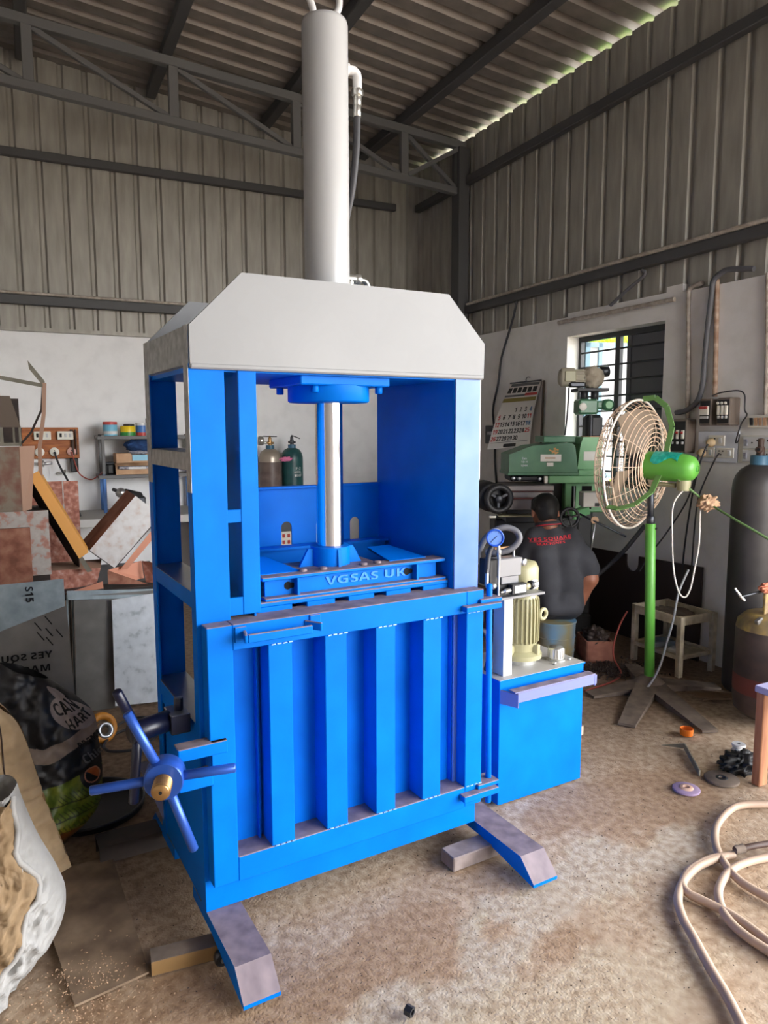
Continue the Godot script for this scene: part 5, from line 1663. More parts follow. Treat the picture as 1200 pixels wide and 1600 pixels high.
	var mouth := func(u: float, v: float) -> Vector3:
		var y: float = lerpf(0.04, 0.97, v)
		var edge: float = lerpf(0.74, 0.93, smoothstep(0.1, 1.0, v)) - 0.05 * sin(v * 9.0 + 0.5) - 0.03 * sin(v * 21.0)
		var uu: float = lerpf(0.30, edge, u)
		var lift: float = 0.012 + 0.016 * absf(wn.get_noise_2d(u * 2.2 + v * 1.1, v * 2.6)) + 0.008 * absf(wn.get_noise_2d(u * 7.0, v * 6.0 + u * 3.0))
		return white.call(uu, y, 1.0) + Vector3(0, 0, lift * minf(1.0, (1.0 - u) * 8.0 + 0.3))
	s.sheet(mouth, 30, 40)
	part(s, "brown_lining", M.kraft_dark, t)
	s = shp()
	var rim := []
	for k in 21: rim.append(mouth.call(1.0, k / 20.0) + Vector3(0, 0, 0.006))
	s.tube(rim, 0.008, 8); part(s, "rolled_edge", M.woven_white, t)

# ---------------------------------------------------------------- right of the press
var YF := Transform3D(Basis(Vector3.UP, deg_to_rad(-26.116)), Vector3.ZERO)   # frame of the milling machine and the worker, who both face the far corner

func right_side() -> void:
	window()
	wall_fittings()
	milling_machine()
	worker()
	fan()
	right_things()

func window() -> void:
	var R := ROOM_X
	var w := Node3D.new()
	w.name = "window_1"
	add_child(w)
	struct(w)
	w.position = Vector3(R + 0.1, 0.95, -3.66)
	var s := shp()
	var x0 := R + 0.105
	var x1 := R + 0.135
	s.bx(x0, x1, 1.945, 1.98, -4.095, -3.22)
	s.bx(x0, x1, 0.95, 0.98, -4.095, -3.22)
	s.bx(x0, x1, 0.98, 1.945, -4.095, -4.07)
	s.bx(x0, x1, 0.98, 1.945, -3.245, -3.22)
	s.bx(x0, x1, 0.98, 1.945, -3.735, -3.692)
	part(s, "frame", M.window_iron, w)
	for k in 9:
		var y := 1.867 - 0.1025 * k
		s = shp()
		s.cyl(Vector3(R + 0.115, y, -4.09), Vector3(R + 0.115, y + 0.004, -3.225), 0.0065, 8)
		part(s, "grille_bar", M.window_iron, w)
	s = shp()
	s.bx(R + 0.14, R + 0.155, 0.97, 1.96, -3.655, -3.225, 0.002)
	s.bx(R + 0.13, R + 0.16, 0.97, 1.96, -3.655, -3.62, 0.002)
	part(s, "closed_shutter", M.shutter_grey, w)
	# the other leaf stands open outwards: pale frame round a white sheet
	var H := Transform3D(Basis(Vector3.UP, deg_to_rad(-16)), Vector3(R + 0.16, 0, -4.09))
	var leaf := Node3D.new()
	s = shp(H)
	s.bx(0.0, 0.035, 0.98, 1.95, -0.012, 0.012)
	s.bx(0.40, 0.435, 0.98, 1.95, -0.012, 0.012)
	s.bx(0.0, 0.435, 1.915, 1.95, -0.012, 0.012)
	s.bx(0.0, 0.435, 0.98, 1.015, -0.012, 0.012)
	s.bx(0.10, 0.13, 0.98, 1.95, -0.012, 0.012)
	leaf.free()
	part(s, "open_shutter_frame", M.shutter_blue, w)
	s = shp(H)
	s.bx(0.03, 0.41, 1.0, 1.93, -0.006, 0.002)
	part(s, "open_shutter_sheet", M.white_plain, w)
	# trees in the yard: a mass of leaves, and a lit white wall below them
	var leafm := shp()
	leafm.quad(Vector3(-0.03, 0, 0), Vector3(0, -0.012, 0.012), Vector3(0.03, 0, 0), Vector3(0, 0.012, 0.006))
	leafm.tri(Vector3(0.03, 0, 0), Vector3(0.055, 0.002, -0.008), Vector3(0, 0.012, 0.006))
	var tmp := build(leafm, "leaf", M.leaf)
	var mesh := tmp.mesh
	used.erase("leaf")
	remove_child(tmp)
	tmp.free()
	var mm := MultiMesh.new()
	mm.transform_format = MultiMesh.TRANSFORM_3D
	mm.mesh = mesh
	var rng := RandomNumberGenerator.new()
	rng.seed = 9
	mm.instance_count = 14000
	var centres := []
	for k in 26: centres.append(Vector3(4.9 + 0.09 * k, 1.5 + 1.5 * fposmod(k * 0.618, 1.0), -(4.9 + 0.09 * k) * 1.13 + rng.randf_range(-0.7, 0.9)))
	for k in 14000:
		var c: Vector3 = centres[k % 26]
		var d := Vector3(rng.randfn(), rng.randfn(), rng.randfn()) * 0.34
		var b := Basis(Vector3(rng.randfn(), rng.randfn(), rng.randfn()).normalized(), rng.randf() * TAU).scaled(Vector3.ONE * rng.randf_range(1.0, 1.9))
		mm.set_instance_transform(k, Transform3D(b, c + d))
	var mi := MultiMeshInstance3D.new()
	mi.name = "tree_foliage"
	mi.multimesh = mm
	add_child(mi)
	tag(mi, "bright green leaves of the trees outside the window", "foliage", "", "stuff")
	var t := thing("tree", "slim trunks of the trees outside the window", "tree", Vector3(6.2, -0.2, -6))
	for k in [[5.8, -5.2], [6.5, -6.6], [6.0, -7.8]]:
		s = shp(); s.tube([Vector3(k[0], -0.2, k[1]), Vector3(k[0] + 0.1, 1.6, k[1] + 0.1), Vector3(k[0] - 0.05, 3.2, k[1])], [0.09, 0.07, 0.04], 10)
		part(s, "trunk", M.dark_brown, t)

func wall_fittings() -> void:
	var R := ROOM_X
	var s: Shape
	var t: Node3D
	var o: MeshInstance3D
	# wall calendar, its front leaves lifted off the wall by the fan
	t = thing("wall_calendar", "paper wall calendar with large red and black dates, hanging beside the window", "calendar", Vector3(R - 0.05, 1.2, -4.55))
	var A := Vector3(R - 0.012, 1.690, -4.735)      # top left, top right, bottom right, bottom left as the camera sees them
	var B := Vector3(R - 0.012, 1.692, -4.356)
	var C := Vector3(3.385, 1.209, -4.423)
	var D := Vector3(3.20, 1.178, -4.705)
	var page := func(u: float, v: float, lift: float) -> Vector3:      # u to the right, v downwards
		var p: Vector3 = A.lerp(B, u).lerp(D.lerp(C, u), v)
		return p + Vector3(-0.02 * sin(v * PI) - lift, 0, 0)
	s = shp(); s.sheet(func(u, v): return page.call(u, 1.0 - v, 0.0), 8, 12); s.sheet(func(u, v): return page.call(u, 1.0 - v, -0.004), 8, 12, true); part(s, "front_page", M.paper, t)
	s = shp(); slab(s, [Vector3(R - 0.008, 1.685, -4.70), Vector3(R - 0.008, 1.687, -4.325), Vector3(R - 0.03, 1.224, -4.325), Vector3(R - 0.03, 1.22, -4.66)], 0.004); part(s, "back_pages", M.paper_shade, t)
	s = shp(); s.beam(B + Vector3(-0.002, 0.0, 0.028), Vector3(R - 0.03, 1.224, -4.322), 0.012, 0.012, 0, Vector3.RIGHT); part(s, "back_edge", M.dark_brown, t)
	s = shp(); s.beam(A + Vector3(-0.004, 0.002, 0), B + Vector3(-0.004, 0.002, 0), 0.012, 0.01); part(s, "binding", M.dark_steel, t)
	s = shp(); s.tube(spline([Vector3(R - 0.012, 1.69, -4.54), Vector3(R - 0.02, 1.715, -4.53), Vector3(R - 0.015, 1.727, -4.515), Vector3(R, 1.724, -4.505)], 4), 0.003, 6); part(s, "hook", M.dark_steel, t)
	var patch := func(u0: float, u1: float, v0: float, v1: float, m: Material, called: String) -> void:
		var q := shp()
		q.sheet(func(u, v): return page.call(lerpf(u0, u1, u), lerpf(v1, v0, v), 0.0012), 4, 3)
		part(q, called, m, t)
	patch.call(0.06, 0.96, 0.015, 0.055, M.ink_grey, "title_strip")
	for k in 6: patch.call(0.03 + 0.157 * k, 0.15 + 0.157 * k, 0.075, 0.155, M.ink_black, "picture")
	patch.call(0.0, 0.62, 0.185, 0.215, M.ink_grey, "text_strip")
	patch.call(0.62, 0.98, 0.17, 0.21, M.red_plastic, "red_strip")
	patch.call(0.0, 0.98, 0.235, 0.295, M.olive, "colour_strip")
	patch.call(0.05, 0.95, 0.905, 0.912, M.ink_grey, "rule_line")
	patch.call(0.38, 0.68, 0.935, 0.985, M.ink_black, "footer_print")
	var spot := func(u0: float, v0: float) -> Callable:
		return func(x: float, y: float) -> Array:
			return [page.call(u0 + x / 0.37, v0 - y / 0.49, 0.0), Vector3(-0.94, -0.3, 0.1).normalized()]
	var first := 3
	for day in range(1, 31):
		var cell := first + day - 1
		var col := cell % 7
		var row := cell / 7
		var m: Material = M.ink_black
		if col == 0 or day == 11 or day == 25: m = M.date_red
		elif day == 4 or day == 18: m = M.date_blue
		words_on(str(day), "date", m, t, 0.033, 0.95, spot.call(0.09 + 0.137 * col, 0.42 + 0.108 * row))
	# enclosures, sockets, conduits
	var mcb := func(z0: float, z1: float, y0: float, y1: float, label: String, red_row: float) -> void:
		var b := thing("breaker_box", label, "breaker box", Vector3(R - 0.04, y0, (z0 + z1) / 2), 0, "")
		var q := shp(); q.bx(R - 0.08, R - 0.001, y0, y1, z0, z1, 0.006); part(q, "case", M.breaker_case, b)
		q = shp(); q.bx(R - 0.083, R - 0.079, y0 + 0.012, y1 - 0.012, z0 + 0.008, z1 - 0.008, 0.001); part(q, "dark_front", M.black_plastic, b)
		var n := 3 if z1 - z0 > 0.085 else 4
		for k in n:
			var zc: float = lerpf(z0 + 0.02, z1 - 0.02, float(k) / (n - 1))
			q = shp(); q.box(Vector3(R - 0.088, lerpf(y0, y1, 0.55), zc), Vector3(0.012, 0.05, 0.017), Basis.IDENTITY, 0.002)
			var br := part(q, "breaker", M.ivory, b)
			q = shp(); q.box(Vector3(R - 0.097, lerpf(y0, y1, red_row), zc), Vector3(0.01, 0.013, 0.013), Basis(Vector3.BACK, 0.4), 0.002)
			part(q, "toggle", M.red_plastic if red_row < 0.75 else M.ivory, br)
			q = shp(); q.box(Vector3(R - 0.087, lerpf(y0, y1, 0.3), zc), Vector3(0.01, 0.014, 0.013), Basis.IDENTITY, 0.002)
			part(q, "terminal", M.white_plain, br)
	mcb.call(-3.07, -2.957, 1.20, 1.393, "dark breaker box with a thick grey hose above it, behind the fan", 0.6)
	mcb.call(-2.878, -2.798, 1.357, 1.504, "black breaker box with red toggles, left of two side by side on the right wall", 0.66)
	mcb.call(-2.764, -2.677, 1.357, 1.506, "black breaker box with white toggles and brown side, right of the pair", 0.8)
	t = thing("socket_board", "large white socket board with two plugs, under the pair of breaker boxes", "socket board", Vector3(R - 0.01, 1.155, -2.795))
	s = shp(); s.bx(R - 0.02, R - 0.001, 1.155, 1.325, -2.926, -2.669, 0.003); part(s, "backplate", M.board_white, t)
	for k in [[-2.852, -2.747, 1.246, 1.304], [-2.90, -2.809, 1.180, 1.235], [-2.796, -2.686, 1.180, 1.235]]:
		s = shp(); s.bx(R - 0.028, R - 0.019, k[2], k[3], k[0], k[1], 0.002); o = part(s, "socket_plate", M.ivory, t)
		s = shp(); s.box(Vector3(R - 0.030, (k[2] + k[3]) / 2, k[1] - 0.025), Vector3(0.006, 0.032, 0.018), Basis(Vector3.BACK, 0.15), 0.001); part(s, "switch", M.white_plain, o)
		for h in [[0.010, -0.012], [0.010, 0.012], [-0.010, 0.0]]:
			s = shp(); s.cyl(Vector3(R - 0.030, (k[2] + k[3]) / 2 + h[0], k[0] + 0.032 + h[1]), Vector3(R - 0.0275, (k[2] + k[3]) / 2 + h[0], k[0] + 0.032 + h[1]), 0.004, 8); part(s, "pin_hole", M.black_hole, o)
	for k in [["left", -2.885, 1.202], ["upper", -2.826, 1.262]]:
		tag(build(plug_shape(Vector3(R - 0.028, k[2], k[1])), "plug", M.plug_tan), "round tan plug in the %s socket of the white board" % ("lower left" if k[0] == "left" else "upper"), "plug")
	t = thing("socket_board", "cream socket board behind the tall gas cylinder's valve", "socket board", Vector3(R - 0.01, 1.155, -2.53))
	s = shp(); s.bx(R - 0.02, R - 0.001, 1.158, 1.305, -2.664, -2.40, 0.003); part(s, "backplate", M.ivory, t)
	for k in [[1.235, 1.298], [1.166, 1.228]]:
		s = shp(); s.bx(R - 0.03, R - 0.019, k[0], k[1], -2.632, -2.45, 0.003); o = part(s, "socket_plate", M.white_plain, t)
		for j in 4:
			s = shp(); s.cyl(Vector3(R - 0.032, (k[0] + k[1]) / 2 + 0.012 * (j % 2), -2.575 + 0.03 * j), Vector3(R - 0.0295, (k[0] + k[1]) / 2 + 0.012 * (j % 2), -2.575 + 0.03 * j), 0.004, 8); part(s, "pin_hole", M.black_hole, o)
		s = shp(); s.box(Vector3(R - 0.032, (k[0] + k[1]) / 2, -2.612), Vector3(0.006, 0.034, 0.018), Basis(Vector3.BACK, 0.15), 0.001); part(s, "switch", M.grey_print, o)
	t = thing("switch_board", "small ivory switch panel high at the right edge of the wall", "switch panel", Vector3(R - 0.01, 1.344, -2.52))
	s = shp(); s.bx(R - 0.03, R - 0.001, 1.344, 1.408, -2.606, -2.40, 0.003); part(s, "plate", M.ivory, t)
	for k in 5:
		s = shp(); s.box(Vector3(R - 0.032, 1.376, -2.585 + 0.026 * k), Vector3(0.006, 0.04, 0.018), Basis(Vector3.BACK, 0.15), 0.001); part(s, "switch", M.cardboard if k > 0 else M.black_plastic, t)
	var pipe := func(pts: Array, r: float, m: Material, called: String, label: String) -> void:
		tag(cable(called, pts, r, m), label, "conduit" if called == "conduit" else "cable")
	pipe.call([Vector3(R - 0.014, 1.40, -3.012), Vector3(R - 0.014, 1.8, -3.03), Vector3(R - 0.014, 2.08, -3.045), Vector3(R - 0.014, 2.135, -3.03), Vector3(R - 0.014, 2.15, -2.95)], 0.0125, M.conduit, "conduit", "dirty white conduit nearest the window, running down to the dark breaker box")
	pipe.call([Vector3(R - 0.012, 1.515, -2.835), Vector3(R - 0.012, 1.8, -2.845), Vector3(R - 0.012, 2.15, -2.858)], 0.0135, M.conduit_brown, "conduit", "rust-stained conduit running down to the pair of breaker boxes")
	pipe.call([Vector3(R - 0.012, 1.41, -2.52), Vector3(R - 0.012, 1.8, -2.535), Vector3(R - 0.012, 2.13, -2.553)], 0.011, M.conduit, "conduit", "pale conduit at the right edge running down to the small switch panel")
	pipe.call([Vector3(R - 0.02, 2.085, -4.17), Vector3(R - 0.02, 2.086, -3.6), Vector3(R - 0.02, 2.088, -3.14)], 0.014, M.conduit, "conduit", "dirty white conduit running along the wall above the window")
	pipe.call([Vector3(R - 0.07, 2.378, -5.3), Vector3(R - 0.07, 2.379, -4.2), Vector3(R - 0.07, 2.38, -2.0)], 0.011, M.conduit, "conduit", "long thin conduit lying on the lower girt of the right wall")
	pipe.call([Vector3(-2.0, 2.365, ROOM_Z + 0.06), Vector3(0.5, 2.366, ROOM_Z + 0.06), Vector3(3.2, 2.366, ROOM_Z + 0.06)], 0.010, M.conduit, "conduit", "long thin conduit lying on the lower girt of the back wall")
	pipe.call([Vector3(R - 0.03, 2.16, -2.62), Vector3(R - 0.03, 2.185, -2.76), Vector3(R - 0.03, 2.178, -2.815), Vector3(R - 0.03, 2.14, -2.866), Vector3(R - 0.03, 2.05, -2.876), Vector3(R - 0.03, 1.857, -2.892), Vector3(R - 0.03, 1.66, -2.901), Vector3(R - 0.03, 1.59, -2.904), Vector3(R - 0.03, 1.5, -2.931), Vector3(R - 0.03, 1.446, -3.004), Vector3(R - 0.035, 1.432, -3.08)], 0.0155, M.grey_hose_dark, "corrugated_hose", "thick grey hose hanging down the wall to the dark breaker box")
	pipe.call([Vector3(R - 0.03, 2.31, -4.655), Vector3(R - 0.025, 2.20, -4.70), Vector3(R - 0.017, 2.085, -4.768), Vector3(R - 0.015, 1.896, -4.866), Vector3(R - 0.015, 1.70, -4.904), Vector3(R - 0.015, 1.493, -4.971), Vector3(R - 0.015, 1.285, -4.938), Vector3(R - 0.015, 1.08, -4.932), Vector3(R - 0.015, 0.85, -4.90)], 0.009, M.rubber, "wall_cable", "black cable running down the wall left of the calendar")
	pipe.call([Vector3(R - 0.03, 2.30, -3.39), Vector3(R - 0.03, 2.265, -3.37), Vector3(R - 0.025, 2.2, -3.52), Vector3(R - 0.02, 2.13, -3.66)], 0.011, M.grey_hose_dark, "wall_cable", "short dark cable bent down from the girt above the window")
	t = thing("switch_box", "small dark switch box on the wall behind the calendar's lower corner", "switch box", Vector3(R - 0.02, 1.215, -4.965))
	s = shp(); s.bx(R - 0.05, R - 0.001, 1.215, 1.365, -5.03, -4.90, 0.004); part(s, "case", M.black_plastic, t)
	s = shp(); s.bx(R - 0.054, R - 0.049, 1.29, 1.315, -5.0, -4.92); part(s, "label_strip", M.grey_print, t)
	# cords from the plugs
	pipe.call([Vector3(R - 0.06, 1.255, -2.826), Vector3(R - 0.09, 1.17, -2.84), Vector3(R - 0.10, 1.02, -2.87), Vector3(R - 0.10, 0.82, -2.90), Vector3(R - 0.10, 0.62, -2.92), Vector3(R - 0.09, 0.50, -2.93)], 0.005, M.rubber, "power_cable", "black cord hanging from the upper plug of the white board")
	pipe.call([Vector3(R - 0.06, 1.195, -2.885), Vector3(R - 0.09, 1.08, -2.875), Vector3(R - 0.12, 0.93, -2.90), Vector3(R - 0.16, 0.75, -2.99), Vector3(R - 0.2, 0.6, -3.08), Vector3(R - 0.22, 0.5, -3.13)], 0.0045, M.rubber, "power_cable", "thin black cord from the lower left plug swinging towards the fan")
	pipe.call([Vector3(R - 0.035, 1.205, -2.77), Vector3(R - 0.06, 1.17, -2.775), Vector3(R - 0.09, 1.05, -2.81), Vector3(R - 0.11, 0.95, -2.83), Vector3(R - 0.11, 0.80, -2.845), Vector3(R - 0.10, 0.6, -2.86), Vector3(R - 0.09, 0.5, -2.87)], 0.0045, M.rubber, "power_cable", "black cord from the lower right socket hanging behind the rope")
	pipe.call([Vector3(R - 0.04, 1.52, -2.83), Vector3(R - 0.05, 1.535, -2.76), Vector3(R - 0.05, 1.54, -2.66), Vector3(R - 0.05, 1.515, -2.62), Vector3(R - 0.05, 1.44, -2.615), Vector3(R - 0.05, 1.41, -2.60), Vector3(R - 0.04, 1.36, -2.64), Vector3(R - 0.04, 1.27, -2.665), Vector3(R - 0.04, 1.275, -2.65), Vector3(R - 0.04, 1.31, -2.645)], 0.004, M.rubber, "power_cable", "thin looping wire over the right breaker box")

func plug_shape(at: Vector3) -> Shape:
	var s := shp()
	s.lathe([Vector2(0.024, 0), Vector2(0.024, 0.016), Vector2(0.016, 0.03), Vector2(0, 0.034)], at, Basis(Vector3.BACK, PI / 2), 18)
	s.lathe([Vector2(0, -0.0005), Vector2(0.024, 0)], at, Basis(Vector3.BACK, PI / 2), 18)
	return s

var YM := YF * Transform3D(Basis.from_scale(Vector3.ONE * 1.06), Vector3(0, EYE * -0.06, 0))      # the milling machine stands a little further back

func milling_machine() -> void:
	var G: Material = M.mill_green
	var L: Material = M.mill_light
	var K: Material = M.mill_black
	var t := thing("milling_machine", "old green milling machine with sloped cover and black handwheels before the window", "milling machine", YM * Vector3(1.0, 0.0765, -4.45), -26.116)
	var Z := -4.25
	var s := shp(YM)
	# ram cover: long box with a sloped left end and a rounded right corner
	var poly := PackedVector2Array([Vector2(0.735, 1.085), Vector2(0.735, 1.191), Vector2(0.867, 1.241), Vector2(1.07, 1.257), Vector2(1.10, 1.256), Vector2(1.115, 1.247), Vector2(1.122, 1.23), Vector2(1.142, 1.085)])
	s.prism(poly, Vector3(0, 0, Z - 0.30), Vector3.RIGHT, Vector3.UP, 0.30)
	part(s, "ram_cover", G, t)
	s = shp(YM); s.bx(0.728, 1.147, 1.068, 1.086, Z - 0.31, Z + 0.006, 0.003); part(s, "cover_skirt", G, t)
	s = shp(YM); s.bx(0.97, 1.27, 1.02, 1.068, Z - 0.32, Z - 0.005, 0.006); part(s, "ram_slide", L, t)
	s = shp(YM)
	s.prism(PackedVector2Array([Vector2(1.155, 1.10), Vector2(1.30, 1.10), Vector2(1.30, 1.291), Vector2(1.185, 1.291), Vector2(1.172, 1.25)]), Vector3(0, 0, Z - 0.40), Vector3.RIGHT, Vector3.UP, 0.33)
	part(s, "gear_housing", L, t)
	s = shp(YM); s.bx(1.15, 1.30, 1.02, 1.10, Z - 0.40, Z - 0.03, 0.006); part(s, "housing_foot", L, t)
	s = shp(YM); s.bx(1.235, 1.305, 1.289, 1.296, Z - 0.3, Z - 0.1); part(s, "worn_patch", M.salmon, t)
	s = shp(YM); s.bx(0.965, 1.16, 1.2565, 1.295, Z - 0.40, Z - 0.14, 0.004); part(s, "rear_cover", G, t)
	# plates
	s = shp(YM); s.bx(0.918, 1.040, 1.150, 1.191, Z, Z + 0.003, 0.001)
	var o := part(s, "name_plate", M.ivory, t)
	s = shp(YM); s.bx(0.945, 1.005, 1.166, 1.174, Z + 0.003, Z + 0.0036); part(s, "worn_print", M.cardboard, o)
	s = shp(YM); s.bx(0.955, 0.995, 1.122, 1.143, Z, Z + 0.003, 0.001); part(s, "small_plate", M.ivory, t)
	s = shp(YM); s.bx(1.19, 1.27, 1.150, 1.206, Z - 0.07, Z - 0.066, 0.001); part(s, "side_plate", M.ivory, t)
	s = shp(YM)
	var rng := RandomNumberGenerator.new(); rng.seed = 4
	for k in 9:
		var c := Vector3(0.965 + rng.randf() * 0.05, 1.195 + rng.randf() * 0.03, Z + 0.0008)
		s.box(c, Vector3(0.012 + rng.randf() * 0.02, 0.004 + rng.randf() * 0.006, 0.001), Basis(Vector3.BACK, rng.randf() - 0.5))
	part(s, "chipped_paint", M.brass, t).set_meta("kind", "stuff")
	for k in 3: words(["fan", "10 HP", "speed"][k].left(4), "chalk_mark", M.board_white, t, YM * Transform3D(Basis.IDENTITY, Vector3(0.825, 1.168 - 0.02 * k, Z + 0.001)), 0.012, 0.001, 1.2, "Droid Sans", 400)
	# column and base
	s = shp(YM); s.bx(0.955, 1.28, 0.0765, 1.03, -4.66, -4.40, 0.01); part(s, "column", K, t)
	s = shp(YM); s.bx(1.085, 1.32, 0.84, 1.02, -4.40, -4.32, 0.006); part(s, "head_plate", L, t)
	for k in [[1.125, 1.150], [1.185, 1.245]]:
		s = shp(YM); s.bx(k[0], k[1], 0.86, 1.00, -4.322, -4.318); part(s, "recess", M.black_hole, t)
	s = shp(YM); s.cyl(Vector3(1.138, 0.86, -4.312), Vector3(1.138, 1.0, -4.312), 0.006, 8); part(s, "guide_rod", M.steel, t)
	s = shp(YM); s.bx(0.75, 0.96, 1.03, 1.068, Z - 0.25, Z - 0.03, 0.01); part(s, "arbor_support", K, t)
	for k in [[0.765, 1.05], [0.80, 1.048], [0.92, 1.045]]:
		s = shp(YM); s.cyl(Vector3(k[0], k[1], Z - 0.04), Vector3(k[0], k[1], Z - 0.01), 0.012, 8, 0.003); part(s, "bolt", M.steel, t)
	s = shp(YM); s.bx(0.945, 0.965, 1.02, 1.065, Z - 0.02, Z + 0.0, 0.002); part(s, "stop_block", M.ivory, t)
	# T-slot table
	s = shp(YM)
	s.bx(0.70, 0.98, 0.985, 1.016, -4.45, -4.15, 0.003)
	s.bx(0.705, 0.98, 0.945, 0.978, -4.44, -4.16, 0.003)
	s.bx(0.70, 0.98, 0.875, 0.935, -4.45, -4.15, 0.003)
	part(s, "slotted_table", M.table_steel, t)
	s = shp(YM); s.bx(0.71, 0.975, 0.977, 0.986, -4.40, -4.17); s.bx(0.71, 0.975, 0.934, 0.946, -4.40, -4.17); part(s, "slot", M.slot_red, t)
	s = shp(YM); s.bx(0.72, 1.0, 0.79, 0.876, -4.45, -4.22, 0.006); part(s, "saddle", K, t)
	s = shp(YM); s.bx(0.66, 0.86, 0.836, 0.845, -4.3, -4.13, 0.002); part(s, "drip_rail", M.cream_paint, t)
	# end drive: big round cover with a spoked wheel
	s = shp(YM)
	s.cyl(Vector3(0.59, 0.955, -4.30), Vector3(0.62, 0.95, -4.12), 0.085, 28, 0.012)
	part(s, "drive_cover", K, t)
	s = shp(YM); s.ring(Vector3(0.652, 0.946, -4.09), Vector3(0.15, 0, 1), 0.068, 0.019, 36, 10)
	o = part(s, "drive_wheel", K, t)
	s = shp(YM); s.cyl(Vector3(0.652, 0.946, -4.12), Vector3(0.654, 0.946, -4.075), 0.022, 18, 0.004); part(s, "wheel_hub", M.dark_steel, o)
	for k in 3:
		var a := 0.5 + k * TAU / 3
		s = shp(YM); s.beam(Vector3(0.652, 0.946, -4.09), Vector3(0.652 + cos(a) * 0.064, 0.946 + sin(a) * 0.064, -4.09), 0.018, 0.012, 0.003, Vector3.BACK); part(s, "wheel_spoke", M.dark_steel, o)
	s = shp(YM); s.cyl(Vector3(0.60, 0.842, -4.1), Vector3(0.64, 0.842, -4.1), 0.007, 10, 0.002); part(s, "crank_stub", M.ivory, t)
	# front handwheel
	s = shp(YM); s.ring(Vector3(1.047, 0.842, -4.05), Vector3(0.1, 0, 1), 0.052, 0.0095, 36, 10)
	o = part(s, "handwheel", K, t)
	s = shp(YM); s.cyl(Vector3(1.047, 0.842, -4.09), Vector3(1.047, 0.842, -4.03), 0.014, 14, 0.003); part(s, "wheel_hub", K, o)
	for k in 4:
		var a := 0.3 + k * TAU / 4
		s = shp(YM); s.beam(Vector3(1.047, 0.842, -4.05), Vector3(1.047 + cos(a) * 0.05, 0.842 + sin(a) * 0.05, -4.05), 0.011, 0.008, 0.002, Vector3.BACK); part(s, "wheel_spoke", K, o)
	s = shp(YM); s.cyl(Vector3(1.06, 0.786, -4.05), Vector3(1.075, 0.773, -4.03), 0.009, 10, 0.002); part(s, "crank_grip", M.ivory, o)
	s = shp(YM); s.cyl(Vector3(1.06, 0.842, -4.15), Vector3(1.10, 0.852, -4.12), 0.03, 16, 0.004); s.beam(Vector3(1.10, 0.85, -4.15), Vector3(1.185, 0.872, -4.18), 0.05, 0.05, 0.006); part(s, "feed_bracket", L, t)
	s = shp(YM); s.bx(1.124, 1.222, 0.90, 0.984, -4.16, -4.06, 0.004); o = part(s, "control_box", M.ivory, t)
	s = shp(YM); s.bx(1.19, 1.215, 0.905, 0.925, -4.06, -4.057); part(s, "box_label", M.ink_black, o)
	s = shp(YM); s.lathe([Vector2(0, 0), Vector2(0.022, 0), Vector2(0.022, 0.012), Vector2(0, 0.014)], Vector3(1.193, 0.826, -4.07), Basis(Vector3.RIGHT, PI / 2), 20); part(s, "round_knob", M.cardboard, t)
	s = shp(YM); s.cyl(Vector3(1.11, 0.86, -4.08), Vector3(1.36, 0.738, -4.02), 0.006, 10, 0.002); part(s, "long_lever", M.dark_steel, t)
	s = shp(YM); s.cyl(Vector3(1.195, 0.81, -4.06), Vector3(1.172, 0.64, -4.05), 0.005, 10, 0.002); part(s, "hanging_lever", M.steel, t)
	s = shp(YM); s.bx(0.66, 1.28, 0.0765, 0.20, -4.66, -4.35, 0.01); part(s, "base", K, t)
	s = shp(YM); s.bx(0.99, 1.17, 0.20, 0.82, -4.40, -4.30, 0.01); part(s, "knee", K, t)
	s = shp(YM); s.bx(0.68, 0.99, 0.0765, 0.79, -4.62, -4.40, 0.01); part(s, "table_pedestal", K, t)
	# vertical head and its motor, up in the window
	var W := -4.45
	s = shp(YM); s.bx(1.238, 1.342, 1.28, 1.425, W - 0.11, W + 0.0, 0.02); part(s, "quill_column", K, t)
	s = shp(YM); s.cyl(Vector3(1.262, 1.29, W + 0.01), Vector3(1.262, 1.42, W + 0.01), 0.012, 10); part(s, "column_rod", M.dark_steel, t)
	s = shp(YM); s.bx(1.19, 1.31, 1.427, 1.52, W - 0.14, W, 0.012); o = part(s, "gearbox", G, t)
	s = shp(YM); s.cyl(Vector3(1.213, 1.473, W), Vector3(1.213, 1.473, W + 0.006), 0.024, 20, 0.002); part(s, "oil_plate", M.ivory, o)
	s = shp(YM); s.cyl(Vector3(1.375, 1.484, W - 0.10), Vector3(1.375, 1.484, W - 0.01), 0.037, 20, 0.01); s.bx(1.305, 1.375, 1.46, 1.51, W - 0.1, W - 0.03, 0.01); part(s, "feed_gear", G, t)
	s = shp(YM); s.cyl(Vector3(1.375, 1.484, W - 0.012), Vector3(1.375, 1.484, W - 0.004), 0.022, 20); part(s, "gear_face", M.mill_light, t)
	for k in [1.235, 1.30]:
		s = shp(YM); s.cyl(Vector3(k, 1.515, W - 0.06), Vector3(k, 1.575, W - 0.06), 0.024, 16, 0.003); part(s, "neck", K, t)
	s = shp(YM); s.bx(1.172, 1.365, 1.565, 1.585, W - 0.14, W + 0.02, 0.003); part(s, "motor_plate", K, t)
	s = shp(YM); s.lathe([Vector2(0, -0.005), Vector2(0.045, 0.0), Vector2(0.058, 0.015), Vector2(0.058, 0.085), Vector2(0, 0.085)], Vector3(1.08, 1.655, W - 0.06), Basis(Vector3.BACK, -PI / 2 - 0.03), 28); o = part(s, "motor_hood", M.motor_beige, t)
